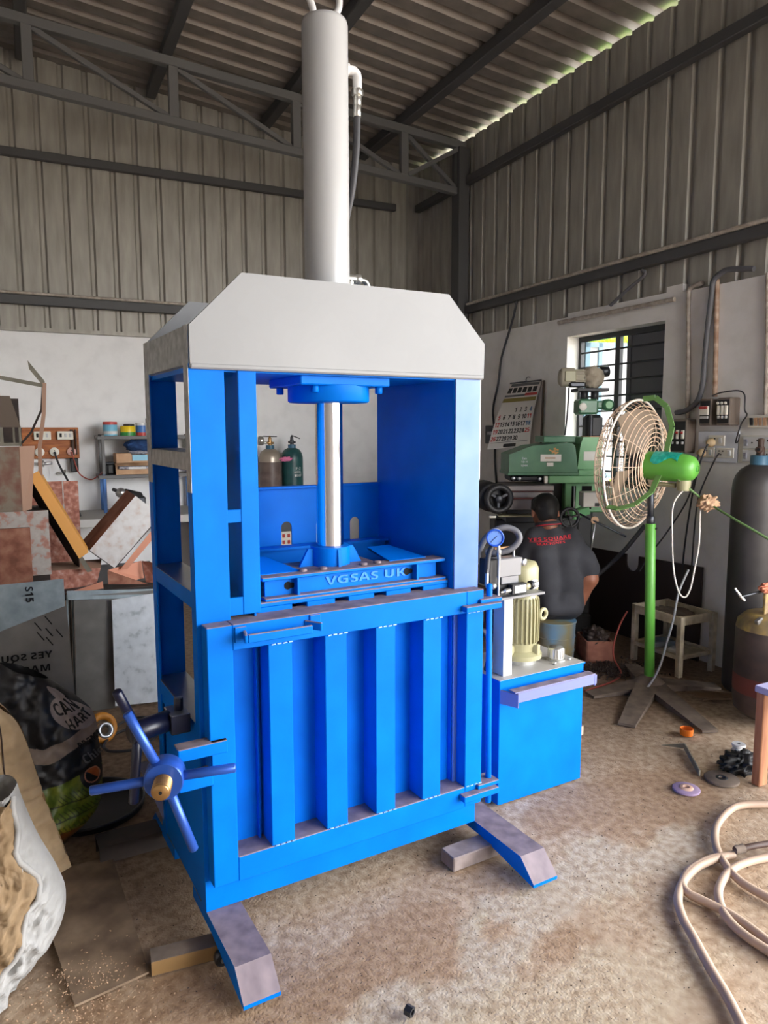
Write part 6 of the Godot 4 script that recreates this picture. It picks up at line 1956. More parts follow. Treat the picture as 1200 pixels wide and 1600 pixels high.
	s = shp(YM); s.lathe([Vector2(0, 0.08), Vector2(0.05, 0.08), Vector2(0.052, 0.15), Vector2(0, 0.15)], Vector3(1.08, 1.655, W - 0.06), Basis(Vector3.BACK, -PI / 2 - 0.03), 28); o = part(s, "motor_body", M.motor_beige, t)
	for k in 9:
		s = shp(YM); s.bx(1.165, 1.228, 1.612 + 0.0095 * k, 1.616 + 0.0095 * k, W - 0.13, W + 0.004 - 0.0008 * (k - 4) * (k - 4), 0.001); part(s, "cooling_fin", M.motor_beige, o)
	s = shp(YM); s.bx(1.10, 1.165, 1.625, 1.688, W - 0.02, W + 0.005, 0.003); part(s, "hood_panel", M.cream_paint, t)
	s = shp(YM); s.bx(1.13, 1.225, 1.59, 1.622, W - 0.04, W + 0.008, 0.008); part(s, "terminal_box", M.dark_steel, t)
	s = shp(YM); blob(s, Vector3(1.278, 1.650, W - 0.05), Vector3(0.07, 0.07, 0.075), 0.12, 61); part(s, "canvas_wrap", M.canvas, t)
	s = shp(YM); s.cyl(Vector3(1.325, 1.685, W - 0.06), Vector3(1.385, 1.69, W - 0.06), 0.034, 20, 0.008); part(s, "end_cap", M.dark_steel, t)
	s = shp(YM); s.tube(spline([Vector3(1.13, 1.59, W - 0.02), Vector3(1.13, 1.5, W - 0.03), Vector3(1.125, 1.4, W - 0.03), Vector3(1.12, 1.3, W - 0.05)], 4), 0.005, 8); part(s, "motor_cable", M.rubber, t)

# ---------------------------------------------------------------- a worker, meshed from a field of tapered limbs
func limb_field(bones: Array, cell: float, k: float) -> Dictionary:
	var lo := Vector3.ONE * 1e9
	var hi := -lo
	for b in bones:
		var r: float = maxf(b[2], b[3])
		lo = lo.min(b[0] - Vector3.ONE * r).min(b[1] - Vector3.ONE * r)
		hi = hi.max(b[0] + Vector3.ONE * r).max(b[1] + Vector3.ONE * r)
	lo -= Vector3.ONE * (k + 2 * cell)
	hi += Vector3.ONE * (k + 2 * cell)
	var n := Vector3i(((hi - lo) / cell).ceil()) + Vector3i.ONE
	var f := PackedFloat32Array()
	f.resize(n.x * n.y * n.z)
	f.fill(1.0)
	for b in bones:
		var a: Vector3 = b[0]
		var c: Vector3 = b[1]
		var ra: float = b[2]
		var rb: float = b[3]
		var m := maxf(ra, rb) + k + cell * 1.5
		var l0 := Vector3i(((a.min(c) - Vector3.ONE * m - lo) / cell).floor()).clamp(Vector3i.ZERO, n - Vector3i.ONE)
		var l1 := Vector3i(((a.max(c) + Vector3.ONE * m - lo) / cell).ceil()).clamp(Vector3i.ZERO, n - Vector3i.ONE)
		var d := c - a
		var dd := maxf(d.length_squared(), 1e-9)
		for z in range(l0.z, l1.z + 1):
			for y in range(l0.y, l1.y + 1):
				var at := (z * n.y + y) * n.x
				var p := lo + Vector3(l0.x, y, z) * cell
				for x in range(l0.x, l1.x + 1):
					var q := p - a
					var h := clampf(q.dot(d) / dd, 0.0, 1.0)
					var e := (q - d * h).length() - lerpf(ra, rb, h)
					var o := f[at + x]
					var g := maxf(k - absf(e - o), 0.0)
					f[at + x] = minf(e, o) - g * g * 0.25 / k
					p.x += cell
	return {"f": f, "n": n, "lo": lo, "cell": cell}

func net_mesh(s: Shape, g: Dictionary) -> void:
	var f: PackedFloat32Array = g.f
	var n: Vector3i = g.n
	var cell: float = g.cell
	var sx := 1
	var sy := n.x
	var sz := n.x * n.y
	var where := {}
	var pts := PackedVector3Array()
	var nor := PackedVector3Array()
	var offs := [0, sx, sy, sx + sy, sz, sx + sz, sy + sz, sx + sy + sz]
	for z in n.z - 1:
		for y in n.y - 1:
			var row := (z * n.y + y) * n.x
			for x in n.x - 1:
				var at := row + x
				var inside := 0
				for o in offs:
					if f[at + o] < 0.0: inside += 1
				if inside == 0 or inside == 8: continue
				var sum := Vector3.ZERO
				var cnt := 0
				for e in [[0, 1], [2, 3], [4, 5], [6, 7], [0, 2], [1, 3], [4, 6], [5, 7], [0, 4], [1, 5], [2, 6], [3, 7]]:
					var va := f[at + offs[e[0]]]
					var vb := f[at + offs[e[1]]]
					if (va < 0.0) == (vb < 0.0): continue
					var t := va / (va - vb)
					var pa := Vector3(e[0] & 1, (e[0] >> 1) & 1, e[0] >> 2)
					var pb := Vector3(e[1] & 1, (e[1] >> 1) & 1, e[1] >> 2)
					sum += pa.lerp(pb, t)
					cnt += 1
				where[at] = pts.size()
				pts.append(g.lo + (Vector3(x, y, z) + sum / cnt) * cell)
				var v := []
				for o in offs: v.append(f[at + o])
				nor.append(Vector3(v[1] + v[3] + v[5] + v[7] - v[0] - v[2] - v[4] - v[6], v[2] + v[3] + v[6] + v[7] - v[0] - v[1] - v[4] - v[5], v[4] + v[5] + v[6] + v[7] - v[0] - v[1] - v[2] - v[3]).normalized())
	var z0 := Vector2.ZERO
	for at in where:
		for ax in [[sx, sy, sz], [sy, sz, sx], [sz, sx, sy]]:
			if (f[at] < 0.0) == (f[at + ax[0]] < 0.0): continue
			var q := [at, at - ax[1], at - ax[1] - ax[2], at - ax[2]]
			if not (where.has(q[1]) and where.has(q[2]) and where.has(q[3])): continue
			var i := [where[q[0]], where[q[1]], where[q[2]], where[q[3]]]
			if f[at] >= 0.0: i.reverse()
			for t in [[0, 1, 2], [0, 2, 3]]:
				s.stri([pts[i[t[0]]], pts[i[t[1]]], pts[i[t[2]]]], [nor[i[t[0]]], nor[i[t[1]]], nor[i[t[2]]]], [z0, z0, z0])

func worker() -> void:
	var V := func(x: float, y: float, z: float) -> Vector3: return Vector3(x, y, z)
	var t := thing("person", "worker in black shirt with red lettering, seated on a bucket, back turned", "person", YF * Vector3(0.985, 0, -4.1), -26.116)
	# trunk
	var trunk := []
	for s in [-1.0, 1.0]:
		trunk.append([Vector3(1.010 + 0.060 * s, 0.335, -4.07), Vector3(1.000 + 0.058 * s, 0.47, -4.065), 0.080, 0.074])
		trunk.append([Vector3(1.000 + 0.058 * s, 0.47, -4.065), Vector3(0.985 + 0.064 * s, 0.64, -4.10), 0.074, 0.076])
		trunk.append([Vector3(0.985 + 0.064 * s, 0.64, -4.10), Vector3(0.975 + 0.095 * s, 0.722, -4.13), 0.074, 0.046])
	trunk.append([Vector3(0.972, 0.715, -4.12), Vector3(0.95, 0.775, -4.15), 0.070, 0.054])
	var arms := [[Vector3(1.078, 0.718, -4.13), Vector3(1.168, 0.545, -4.07), 0.054, 0.046], [Vector3(0.872, 0.718, -4.14), Vector3(0.81, 0.55, -4.16), 0.054, 0.046]]
	var skin := []
	for b in trunk: skin.append([b[0], b[1], b[2] - 0.012, b[3] - 0.012])
	for b in arms: skin.append([b[0], b[1], b[2] - 0.012, b[3] - 0.008])
	skin.append([Vector3(0.952, 0.76, -4.14), Vector3(0.942, 0.82, -4.155), 0.05, 0.048])         # neck
	skin.append_array([[Vector3(1.168, 0.545, -4.07), Vector3(1.172, 0.49, -4.055), 0.042, 0.044], [Vector3(1.172, 0.49, -4.055), Vector3(1.135, 0.335, -4.10), 0.044, 0.028],
		[Vector3(0.81, 0.55, -4.16), Vector3(0.83, 0.50, -4.33), 0.04, 0.028],
		[Vector3(0.955, 0.33, -4.12), Vector3(0.90, 0.39, -4.33), 0.075, 0.055], [Vector3(1.07, 0.33, -4.12), Vector3(1.10, 0.37, -4.33), 0.075, 0.055],
		[Vector3(0.90, 0.39, -4.33), Vector3(0.88, 0.07, -4.28), 0.052, 0.034], [Vector3(1.10, 0.37, -4.33), Vector3(1.085, 0.07, -4.28), 0.052, 0.034],
		[Vector3(0.88, 0.045, -4.27), Vector3(0.87, 0.028, -4.42), 0.034, 0.024], [Vector3(1.085, 0.045, -4.27), Vector3(1.085, 0.028, -4.42), 0.034, 0.024]])
	var s := shp(YF)
	net_mesh(s, limb_field(skin, 0.012, 0.03))
	# head on a finer grid: skull, jaw, nose, brow, ears, lips
	var hc := Vector3(0.938, 0.862, -4.175)
	var hb := Basis(Vector3.UP, 0.12) * Basis(Vector3.RIGHT, -0.32)
	var head := []
	for b in [[Vector3(0, 0.022, 0.014), Vector3(0, 0.02, -0.028), 0.070, 0.066], [Vector3(0, -0.02, -0.02), Vector3(0, -0.062, -0.055), 0.056, 0.030], [Vector3(-0.025, -0.03, -0.045), Vector3(0.025, -0.03, -0.045), 0.036, 0.036],
			[Vector3(0, 0.008, -0.088), Vector3(0, -0.022, -0.104), 0.008, 0.013], [Vector3(-0.03, 0.018, -0.078), Vector3(0.03, 0.018, -0.078), 0.012, 0.012], [Vector3(-0.014, -0.046, -0.082), Vector3(0.014, -0.046, -0.082), 0.009, 0.009],
			[Vector3(-0.071, 0.012, 0.002), Vector3(-0.077, -0.024, -0.004), 0.011, 0.008], [Vector3(0.071, 0.012, 0.002), Vector3(0.077, -0.024, -0.004), 0.011, 0.008], [Vector3(0, -0.03, 0.012), Vector3(0.01, -0.09, 0.02), 0.05, 0.048]]:
		head.append([hc + hb * b[0], hc + hb * b[1], b[2], b[3]])
	net_mesh(s, limb_field(head, 0.005, 0.014))
	# hands: palm, four unequal curled fingers, thumb
	for h in [[Vector3(1.135, 0.335, -4.10), Vector3(-0.3, -0.35, -0.9), 1.0], [Vector3(0.83, 0.50, -4.33), Vector3(0.35, -0.5, -0.5), -1.0]]:
		var w: Vector3 = h[0]
		var fw: Vector3 = (h[1] as Vector3).normalized()
		var sd: Vector3 = fw.cross(Vector3.UP).normalized() * h[2]
		var dn: Vector3 = -sd.cross(fw).normalized() * h[2]
		var hand := []
		for k in 4:
			var q: float = -0.03 + 0.02 * k
			hand.append([w + sd * q * 0.4, w + fw * 0.075 + sd * q, 0.015, 0.0115])
			var a := w + fw * 0.08 + sd * q
			var ln: float = [0.022, 0.027, 0.028, 0.025][k]
			var b := a + (fw + dn * 0.5).normalized() * ln * 1.2
			var c := b + (fw * 0.5 + dn).normalized() * ln
			var d := c + (dn - fw * 0.1).normalized() * ln * 0.7
			hand.append_array([[a, b, 0.0095, 0.009], [b, c, 0.009, 0.0083], [c, d, 0.0083, 0.007]])
		var th := w + sd * 0.028 + fw * 0.02
		hand.append_array([[th, th + sd * 0.024 + fw * 0.025, 0.014, 0.011], [th + sd * 0.024 + fw * 0.025, th + sd * 0.026 + fw * 0.055 + dn * 0.012, 0.0105, 0.008]])
		net_mesh(s, limb_field(hand, 0.004, 0.006))
	part(s, "body", M.skin, t)
	# clothes
	s = shp(YF)
	var cloth := trunk.duplicate()
	for k in 2:
		var b: Array = arms[k]
		cloth.append([b[0], b[1], b[2] + 0.004, b[3] + 0.010])
	cloth.append([Vector3(1.152, 0.60, -4.085), Vector3(1.168, 0.545, -4.07), 0.057, 0.056])
	var wr := FastNoiseLite.new(); wr.seed = 8; wr.frequency = 5.0
	for k in 14: cloth.append([Vector3(0.935 + 0.011 * k, 0.36 + 0.06 * wr.get_noise_1d(k * 3.0), -4.02), Vector3(0.93 + 0.012 * k, 0.335, -4.005), 0.028, 0.030])
	var g := limb_field(cloth, 0.010, 0.035)
	net_mesh(s, g)
	part(s, "shirt", M.shirt, t)
	s = shp(YF)
	net_mesh(s, limb_field([[Vector3(0.955, 0.325, -4.08), Vector3(1.06, 0.325, -4.08), 0.078, 0.078], [Vector3(0.955, 0.33, -4.12), Vector3(0.90, 0.39, -4.33), 0.085, 0.068], [Vector3(1.07, 0.33, -4.12), Vector3(1.10, 0.37, -4.33), 0.085, 0.068],
		[Vector3(0.90, 0.39, -4.33), Vector3(0.88, 0.12, -4.28), 0.066, 0.056], [Vector3(1.10, 0.37, -4.33), Vector3(1.085, 0.12, -4.28), 0.066, 0.056]], 0.014, 0.03))
	part(s, "trousers", M.trousers, t)
	s = shp(YF)
	for x in [0.876, 1.085]: s.box(Vector3(x, 0.012, -4.34), Vector3(0.085, 0.022, 0.24), Basis.IDENTITY, 0.008)
	part(s, "footwear", M.rubber, t).set_meta("kind", "stuff")
	# hair cap
	s = shp(YF)
	var hair := []
	for b in [[Vector3(0, 0.034, 0.018), Vector3(0, 0.034, -0.03), 0.071, 0.066], [Vector3(0, -0.005, 0.03), Vector3(0, 0.03, 0.02), 0.062, 0.070], [Vector3(-0.05, 0.025, 0.0), Vector3(0.05, 0.025, 0.0), 0.034, 0.034], [Vector3(-0.02, -0.035, 0.034), Vector3(0.02, -0.035, 0.034), 0.034, 0.034], [Vector3(-0.03, 0.065, -0.045), Vector3(0.03, 0.065, -0.045), 0.034, 0.034]]:
		hair.append([hc + hb * b[0], hc + hb * b[1], b[2], b[3]])
	var tuft := FastNoiseLite.new(); tuft.seed = 12; tuft.frequency = 0.9
	for k in 60:
		var a := k * 2.4
		var yy: float = 0.95 - 1.1 * float(k) / 60.0
		var d := Vector3(cos(a) * sqrt(maxf(0.0, 1 - yy * yy)), yy, sin(a) * sqrt(maxf(0.0, 1 - yy * yy)))
		if d.z < -0.35 and d.y < 0.35: continue
		var p := hc + hb * (Vector3(0, 0.028, 0.004) + d * 0.07)
		hair.append([p, p + hb * Vector3(0.014 * tuft.get_noise_1d(k * 7.0), -0.012, 0.006), 0.009, 0.006])
	net_mesh(s, limb_field(hair, 0.005, 0.012))
	part(s, "hair", M.hair, t)
	# collar with its red stripe
	s = shp(YF)
	var nb := Basis(Vector3.BACK, 0.08) * Basis(Vector3.RIGHT, -0.25)
	var ring := []
	for k in 28:
		var a := TAU * k / 28
		ring.append(Vector3(0.948, 0.792, -4.15) + nb * Vector3(cos(a) * 0.062, -0.004 * sin(a), sin(a) * 0.062))
	s.tube(ring, 0.014, 8, true)
	part(s, "collar", M.shirt, t)
	s = shp(YF)
	ring = []
	for k in 28:
		var a := TAU * k / 28
		ring.append(Vector3(0.949, 0.786, -4.149) + nb * Vector3(cos(a) * 0.074, -0.004 * sin(a), sin(a) * 0.074))
	s.tube(ring, 0.0032, 6, true)
	part(s, "collar_stripe", M.print_red, t)
	# print across the shoulders, laid on the cloth
	var back := func(x: float, y: float) -> Array:
		var n: Vector3i = g.n
		var cc: float = g.cell
		var gx: float = (x - g.lo.x) / cc
		var gy: float = (y - g.lo.y) / cc
		var zs := 0.0
		for k in [[0, 0], [1, 0], [0, 1], [1, 1]]:
			var ix := int(gx) + int(k[0])
			var iy := int(gy) + int(k[1])
			var zz: float = g.lo.z
			for iz in range(n.z - 1, 0, -1):
				var v1: float = g.f[(iz * n.y + iy) * n.x + ix]
				var v0: float = g.f[((iz - 1) * n.y + iy) * n.x + ix]
				if v0 < 0.0 and v1 >= 0.0:
					zz = g.lo.z + cc * (iz - 1 + v0 / (v0 - v1))
					break
			zs += zz * (gx - int(gx) if k[0] == 1 else 1.0 - gx + int(gx)) * (gy - int(gy) if k[1] == 1 else 1.0 - gy + int(gy))
		return [YF * Vector3(x, y, zs + 0.002), YF.basis * Vector3(0, 0.15, 1).normalized()]
	words_on("YES SQUARE", "shirt_lettering", M.print_red, t, 0.0175, 1.75, func(x, y): return back.call(0.945 + x * 0.995 - y * 0.095, 0.722 + y + x * 0.095))
	words_on("MACHINES", "shirt_lettering", M.print_red, t, 0.013, 1.75, func(x, y): return back.call(0.945 + x - y * 0.095, 0.697 + y + x * 0.095))
	s = shp()
	for k in 24:
		var x0 := -0.115 + 0.23 * k / 24.0
		var x1 := -0.115 + 0.23 * (k + 1) / 24.0
		var q := []
		for p in [[x0, -0.0012], [x1, -0.0012], [x1, 0.0012], [x0, 0.0012]]:
			var r: Array = back.call(0.945 + p[0], 0.7095 + p[0] * 0.1 + p[1])
			q.append(r[0] + r[1] * 0.002)
		s.quad(q[0], q[1], q[2], q[3])
	part(s, "printed_line", M.print_red, t)
	# the paint drum he sits on
	t = thing("paint_bucket", "blue and yellow stained metal paint bucket used as a seat", "bucket", YF * Vector3(0.984, 0, -4.06))
	var bc: Vector3 = YF * Vector3(0.984, 0, -4.06)
	s = shp(); s.lathe([Vector2(0, 0), Vector2(0.103, 0), Vector2(0.106, 0.01), Vector2(0.115, 0.24), Vector2(0.119, 0.244), Vector2(0.119, 0.252), Vector2(0.112, 0.254), Vector2(0, 0.254)], bc, Basis.IDENTITY, 36); part(s, "drum", M.bucket_paint, t)
	for y in [0.08, 0.16]:
		s = shp(); s.ring(bc + Vector3(0, y, 0), Vector3.UP, 0.1075 + y * 0.035, 0.003, 36, 6); part(s, "hoop", M.bucket_paint, t)

func fan() -> void:
	var t := thing("pedestal_fan", "tall green pedestal fan with a round wire cage and star-shaped base", "fan", Vector3(2.836, 0, -2.655))
	var s := shp()
	var base := Vector3(2.836, 0, -2.655)
	var top := Vector3(2.808, 0.96, -2.668)
	s = shp(); s.cyl(base + Vector3(0, 0.03, 0), base.lerp(top, 0.90), 0.0255, 24, 0.002); part(s, "pole", M.fan_green, t)
	s = shp(); s.cyl(base.lerp(top, 0.895), base.lerp(top, 0.94), 0.021, 20, 0.002); s.cyl(base.lerp(top, 0.93), base.lerp(top, 1.08), 0.0165, 20, 0.002); part(s, "inner_tube", M.dark_steel, t)
	s = shp(); s.cyl(base.lerp(top, 0.875) + Vector3(0.01, 0, 0.024), base.lerp(top, 0.875) + Vector3(0.012, 0, 0.03), 0.006, 8); part(s, "clamp_screw", M.black_plastic, t)
	for a in [146.0, 109.0, 25.0, -60.0, 188.0]:
		var d := Vector3(cos(deg_to_rad(a)), 0, sin(deg_to_rad(a)))
		var sd := d.cross(Vector3.UP)
		var ln := 0.56 if a > 100 and a < 150 else 0.36
		s = shp()
		for k in [[-1.0, 1.0]]:
			var p0 := base + Vector3(0, 0.012, 0)
			var p1 := base + d * ln
			s.quad(p0 - sd * 0.06 + Vector3(0, 0.03, 0), p1 - sd * 0.038 + Vector3(0, 0.012, 0), p1 + sd * 0.038 + Vector3(0, 0.012, 0), p0 + sd * 0.06 + Vector3(0, 0.03, 0))
			s.oquad(p0 - sd * 0.06 + Vector3(0, 0.03, 0), p1 - sd * 0.038 + Vector3(0, 0.012, 0), p1 - sd * 0.038, p0 - sd * 0.06 - Vector3(0, 0.01, 0), base + d * ln * 0.5)
			s.oquad(p0 + sd * 0.06 + Vector3(0, 0.03, 0), p1 + sd * 0.038 + Vector3(0, 0.012, 0), p1 + sd * 0.038, p0 + sd * 0.06 - Vector3(0, 0.01, 0), base + d * ln * 0.5)
			s.oquad(p1 - sd * 0.038, p1 + sd * 0.038, p1 + sd * 0.038 + Vector3(0, 0.012, 0), p1 - sd * 0.038 + Vector3(0, 0.012, 0), base)
		part(s, "base_foot", M.dusty_iron, t)
	s = shp(); s.lathe([Vector2(0, 0.02), Vector2(0.085, 0.03), Vector2(0.05, 0.06), Vector2(0.03, 0.07), Vector2(0, 0.07)], base, Basis.IDENTITY, 20); part(s, "base_hub", M.dusty_iron, t)
	# motor, cage, blades along f
	var f := Vector3(-0.3256, 0.03, -0.9455).normalized()
	var hub := Vector3(2.83, 1.155, -2.735)
	var x := Vector3.UP.cross(f).normalized()
	var FB := Basis(f.cross(x) * -1.0, f, x)
	FB = Basis(x, f, x.cross(f))
	s = shp(); s.lathe([Vector2(0, -0.265), Vector2(0.034, -0.262), Vector2(0.056, -0.245), Vector2(0.067, -0.215), Vector2(0.071, -0.17), Vector2(0.072, -0.10), Vector2(0.072, -0.015), Vector2(0, -0.012)], hub, FB, 36, 0.3); part(s, "motor_housing", M.fan_green, t)
	s = shp(); s.lathe([Vector2(0.014, -0.267), Vector2(0.016, -0.2635)], hub, FB, 20); part(s, "motor_cap", M.leaf_green, t)
	s = shp()
	for side in [true, false]:
		s.sheet(func(u, v):
			var a: float = lerpf(0.45, 1.75, v) + 0.25 * sin(u * 6.0)
			var rr: float = 0.0735 + (0.003 * absf(sin(u * 23.0) * sin(v * 17.0)) if side else -0.001)
			return hub + f * lerpf(-0.19, -0.055, u) + (FB.x * cos(a) - FB.z * sin(a)) * rr, 20, 14, not side)
	part(s, "teal_tape", M.teal_tape, t)
	s = shp(); s.lathe([Vector2(0, 0.02), Vector2(0.06, 0.02), Vector2(0.06, 0.06), Vector2(0.03, 0.08), Vector2(0, 0.08)], hub, FB, 24); part(s, "blade_hub", M.dark_steel, t)
	for k in 3:
		s = shp()
		var a0 := 0.6 + k * TAU / 3
		s.sheet(func(u, v):
			var r: float = lerpf(0.05, 0.285, v)
			var a: float = a0 + (u - 0.5) * lerpf(0.9, 1.05, v)
			return hub + f * (0.05 + (u - 0.5) * 0.075) + (FB.x * cos(a) + FB.z * sin(a)) * r, 10, 10)
		s.sheet(func(u, v):
			var r: float = lerpf(0.05, 0.285, v)
			var a: float = a0 + (u - 0.5) * lerpf(0.9, 1.05, v)
			return hub + f * (0.047 + (u - 0.5) * 0.075) + (FB.x * cos(a) + FB.z * sin(a)) * r, 10, 10, true)
		part(s, "fan_blade", M.fan_blade, t)
	var P := func(r: float, h: float, a: float) -> Vector3: return hub + f * h + (FB.x * cos(a) + FB.z * sin(a)) * r
	var HR := 0.33
	var front := func(q: float) -> Vector2: return Vector2(HR * sin(q), 0.055 + 0.13 * pow(cos(q), 0.8))   # radius, height: q = 0 at the middle, PI/2 at the hoop
	var rear := func(q: float) -> Vector2: return Vector2(lerpf(0.072, HR, q), lerpf(-0.02, 0.055, pow(q, 2.2)) - 0.035 * sin(q * PI))
	s = shp(); s.ring(hub + f * 0.055, f, HR, 0.0062, 72, 8)
	var hoop := part(s, "cage_hoop", M.cage_white, t)
	for k in 44:
		var a := TAU * k / 44
		s = shp()
		var pts := []
		for j in 9:
			var q: Vector2 = front.call(lerpf(0.25, PI / 2, j / 8.0))
			pts.append(P.call(q.x, q.y, a))
		s.tube(pts, 0.0018, 5)
		part(s, "cage_wire", M.cage_wire, hoop)
	for k in 11:
		var q: Vector2 = front.call(lerpf(0.30, 1.45, k / 10.0))
		s = shp(); s.ring(hub + f * q.y, f, q.x, 0.0017, 60, 5); part(s, "cage_ring", M.cage_wire, hoop)
	for k in 12:
		var a := TAU * k / 12
		s = shp()
		var pts := []
		for j in 9:
			var q: Vector2 = rear.call(j / 8.0)
			pts.append(P.call(q.x, q.y, a))
		s.tube(pts, 0.0016, 5)
		part(s, "cage_wire", M.cage_wire, hoop)
	for k in 10:
		var q: Vector2 = rear.call(0.12 + 0.085 * k)
		s = shp(); s.ring(hub + f * q.y, f, q.x, 0.0025, 64, 6); part(s, "cage_ring", M.cage_wire, hoop)
	# green stays from motor to hoop
	for a in [0.62, -1.68]:
		s = shp()
		var pts := [P.call(0.072, -0.10, a), P.call(0.20, -0.115, a), P.call(0.30, -0.075, a), P.call(0.345, -0.01, a), P.call(0.338, 0.055, a)]
		for k in 4: s.beam(pts[k], pts[k + 1], 0.028, 0.006, 0.001, P.call(1.0, 0.0, a + PI / 2) - hub)
		part(s, "cage_stay", M.fan_stay, t)
	s = shp(); s.lathe([Vector2(0, -0.115), Vector2(0.03, -0.112), Vector2(0.034, -0.08), Vector2(0.034, -0.06)], hub + f * -0.2, Basis.IDENTITY, 20); s.cyl(hub + f * -0.16 + Vector3(0, -0.09, 0), hub + f * -0.04 + Vector3(0, -0.09, 0), 0.012, 10); part(s, "yoke", M.cream_paint, t)
	tag(cable("fan_cable", [hub + f * -0.2 + Vector3(0, -0.11, 0), Vector3(2.789, 0.97, -2.51), Vector3(2.776, 0.80, -2.493), Vector3(2.774, 0.66, -2.475), Vector3(2.788, 0.56, -2.453), Vector3(2.815, 0.531, -2.438), Vector3(2.84, 0.57, -2.43), Vector3(2.864, 0.664, -2.431), Vector3(2.89, 0.787, -2.434), Vector3(2.93, 0.92, -2.47), Vector3(3.04, 0.97, -2.56)], 0.0042, M.cord_white), "white cord drooping in a loop from the green fan motor", "cord")
	tag(cable("floor_cable", [Vector3(3.02, 0.62, -2.60), Vector3(2.98, 0.50, -2.62), Vector3(2.95, 0.36, -2.62), Vector3(2.91, 0.24, -2.62), Vector3(2.84, 0.12, -2.60), Vector3(2.76, 0.03, -2.60), Vector3(2.70, 0.008, -2.62)], 0.006, M.grey_hose), "grey cord running down past the green fan pole to the floor", "cord")

func right_things() -> void:
	var s: Shape
	var t: Node3D
	var o: MeshInstance3D
	# tool stand behind the fan
	t = thing("tool_stand", "low cream wooden tool stand with a tray top, behind the green fan pole", "stand", Vector3(3.23, 0, -2.87))
	for k in [[3.105, -2.706], [3.115, -3.04], [3.35, -2.70], [3.36, -3.03]]:
		s = shp(); s.bx(k[0] - 0.015, k[0] + 0.015, 0, 0.335, k[1] - 0.015, k[1] + 0.015, 0.002); part(s, "leg", M.stand_cream, t)
	for k in [[0.285, 0.333], [0.095, 0.118]]:
		s = shp()
		s.bx(3.095, 3.11, k[0], k[1], -3.03, -2.72, 0.002); s.bx(3.355, 3.37, k[0], k[1], -3.03, -2.72, 0.002)
		s.bx(3.10, 3.36, k[0], k[1], -2.712, -2.698, 0.002); s.bx(3.10, 3.36, k[0], k[1], -3.05, -3.035, 0.002)
		s.bx(3.10, 3.36, k[0], k[0] + 0.01, -3.04, -2.70)
		part(s, "tray" if k[0] > 0.2 else "shelf", M.stand_cream, t)
	tag_mesh("swarf_heap", func(q): blob(q, Vector3(3.23, 0.300, -2.87), Vector3(0.11, 0.022, 0.14), 0.5, 71), M.dusty_iron, "grey heap of metal filings in the stand's tray", "filings")
	t = thing("offcut", "pale block lying on the lower shelf of the cream stand", "offcut", Vector3(3.15, 0.105, -2.80))
	s = shp(); s.box(Vector3(3.17, 0.118, -2.80), Vector3(0.06, 0.022, 0.05), Basis(Vector3.UP, 0.3), 0.003); part(s, "block", M.ivory, t)
	s = shp(); s.box(Vector3(3.17, 0.132, -2.80), Vector3(0.03, 0.006, 0.03), Basis(Vector3.UP, 0.1), 0.001); part(s, "chip", M.white_plain, t)
	t = thing("offcut", "flat blue-grey plate on the lower shelf of the cream stand", "offcut", Vector3(3.20, 0.105, -2.93))
	s = shp(); s.box(Vector3(3.20, 0.122, -2.93), Vector3(0.14, 0.03, 0.09), Basis(Vector3.UP, -0.2), 0.002); part(s, "plate", M.galv_blue, t)
	# dark notched panel leaning on the wall
	t = thing("notched_panel", "dark brown steel panel with a round-ended notch, leaning on the wall behind the tool stand", "panel", Vector3(3.41, 0, -3.3))
	var poly := PackedVector2Array([Vector2(-3.95, 0), Vector2(-2.846, 0), Vector2(-2.846, 0.553), Vector2(-3.10, 0.546), Vector2(-3.326, 0.54)])
	for k in range(0, 9): poly.append(Vector2(-3.379 + 0.053 * cos(PI * k / 8.0), 0.49 - 0.053 * sin(PI * k / 8.0)))
	poly.append_array(PackedVector2Array([Vector2(-3.432, 0.54), Vector2(-3.95, 0.53)]))
	s = shp(); s.prism(poly, Vector3(3.415, 0, 0), Vector3.BACK, Vector3.UP, -0.012); part(s, "panel", M.panel_dark, t)
	# tall black gas cylinder
	var c := Vector3(3.285, 0, -2.425)
	t = thing("gas_cylinder", "tall black gas cylinder with a blue neck ring, by the right wall", "gas cylinder", c)
	s = shp(); s.lathe([Vector2(0, 0), Vector2(0.112, 0), Vector2(0.122, 0.02), Vector2(0.122, 1.03)], c, Basis.IDENTITY, 40); part(s, "body", M.cylinder_black, t)
	s = shp(); s.lathe([Vector2(0.122, 1.03), Vector2(0.119, 1.07), Vector2(0.108, 1.105), Vector2(0.088, 1.135), Vector2(0.06, 1.155), Vector2(0.036, 1.165), Vector2(0, 1.168)], c, Basis.IDENTITY, 40, 0.2); part(s, "dome", M.cylinder_black, t)
	s = shp(); s.lathe([Vector2(0.045, 1.155), Vector2(0.045, 1.2), Vector2(0.04, 1.208), Vector2(0, 1.208)], c, Basis.IDENTITY, 24); part(s, "neck_ring", M.neck_blue, t)
	s = shp(); s.lathe([Vector2(0.019, 1.205), Vector2(0.02, 1.24), Vector2(0.014, 1.255), Vector2(0.016, 1.29), Vector2(0, 1.294)], c, Basis.IDENTITY, 16)
	s.cyl(c + Vector3(0, 1.235, 0), c + Vector3(-0.045, 1.237, 0.02), 0.016, 12, 0.003); o = part(s, "valve", M.dark_brown, t)
	s = shp(); s.cyl(c + Vector3(-0.046, 1.2372, 0.0205), c + Vector3(-0.0475, 1.2373, 0.021), 0.009, 10); part(s, "outlet_hole", M.black_hole, o)
	s = shp(); s.ring(Vector3(3.022, 0.778, -2.144), Vector3(1, 0.2, 0.9), 0.036, 0.008, 24, 8); part(s, "carrying_ring", M.steel, t)
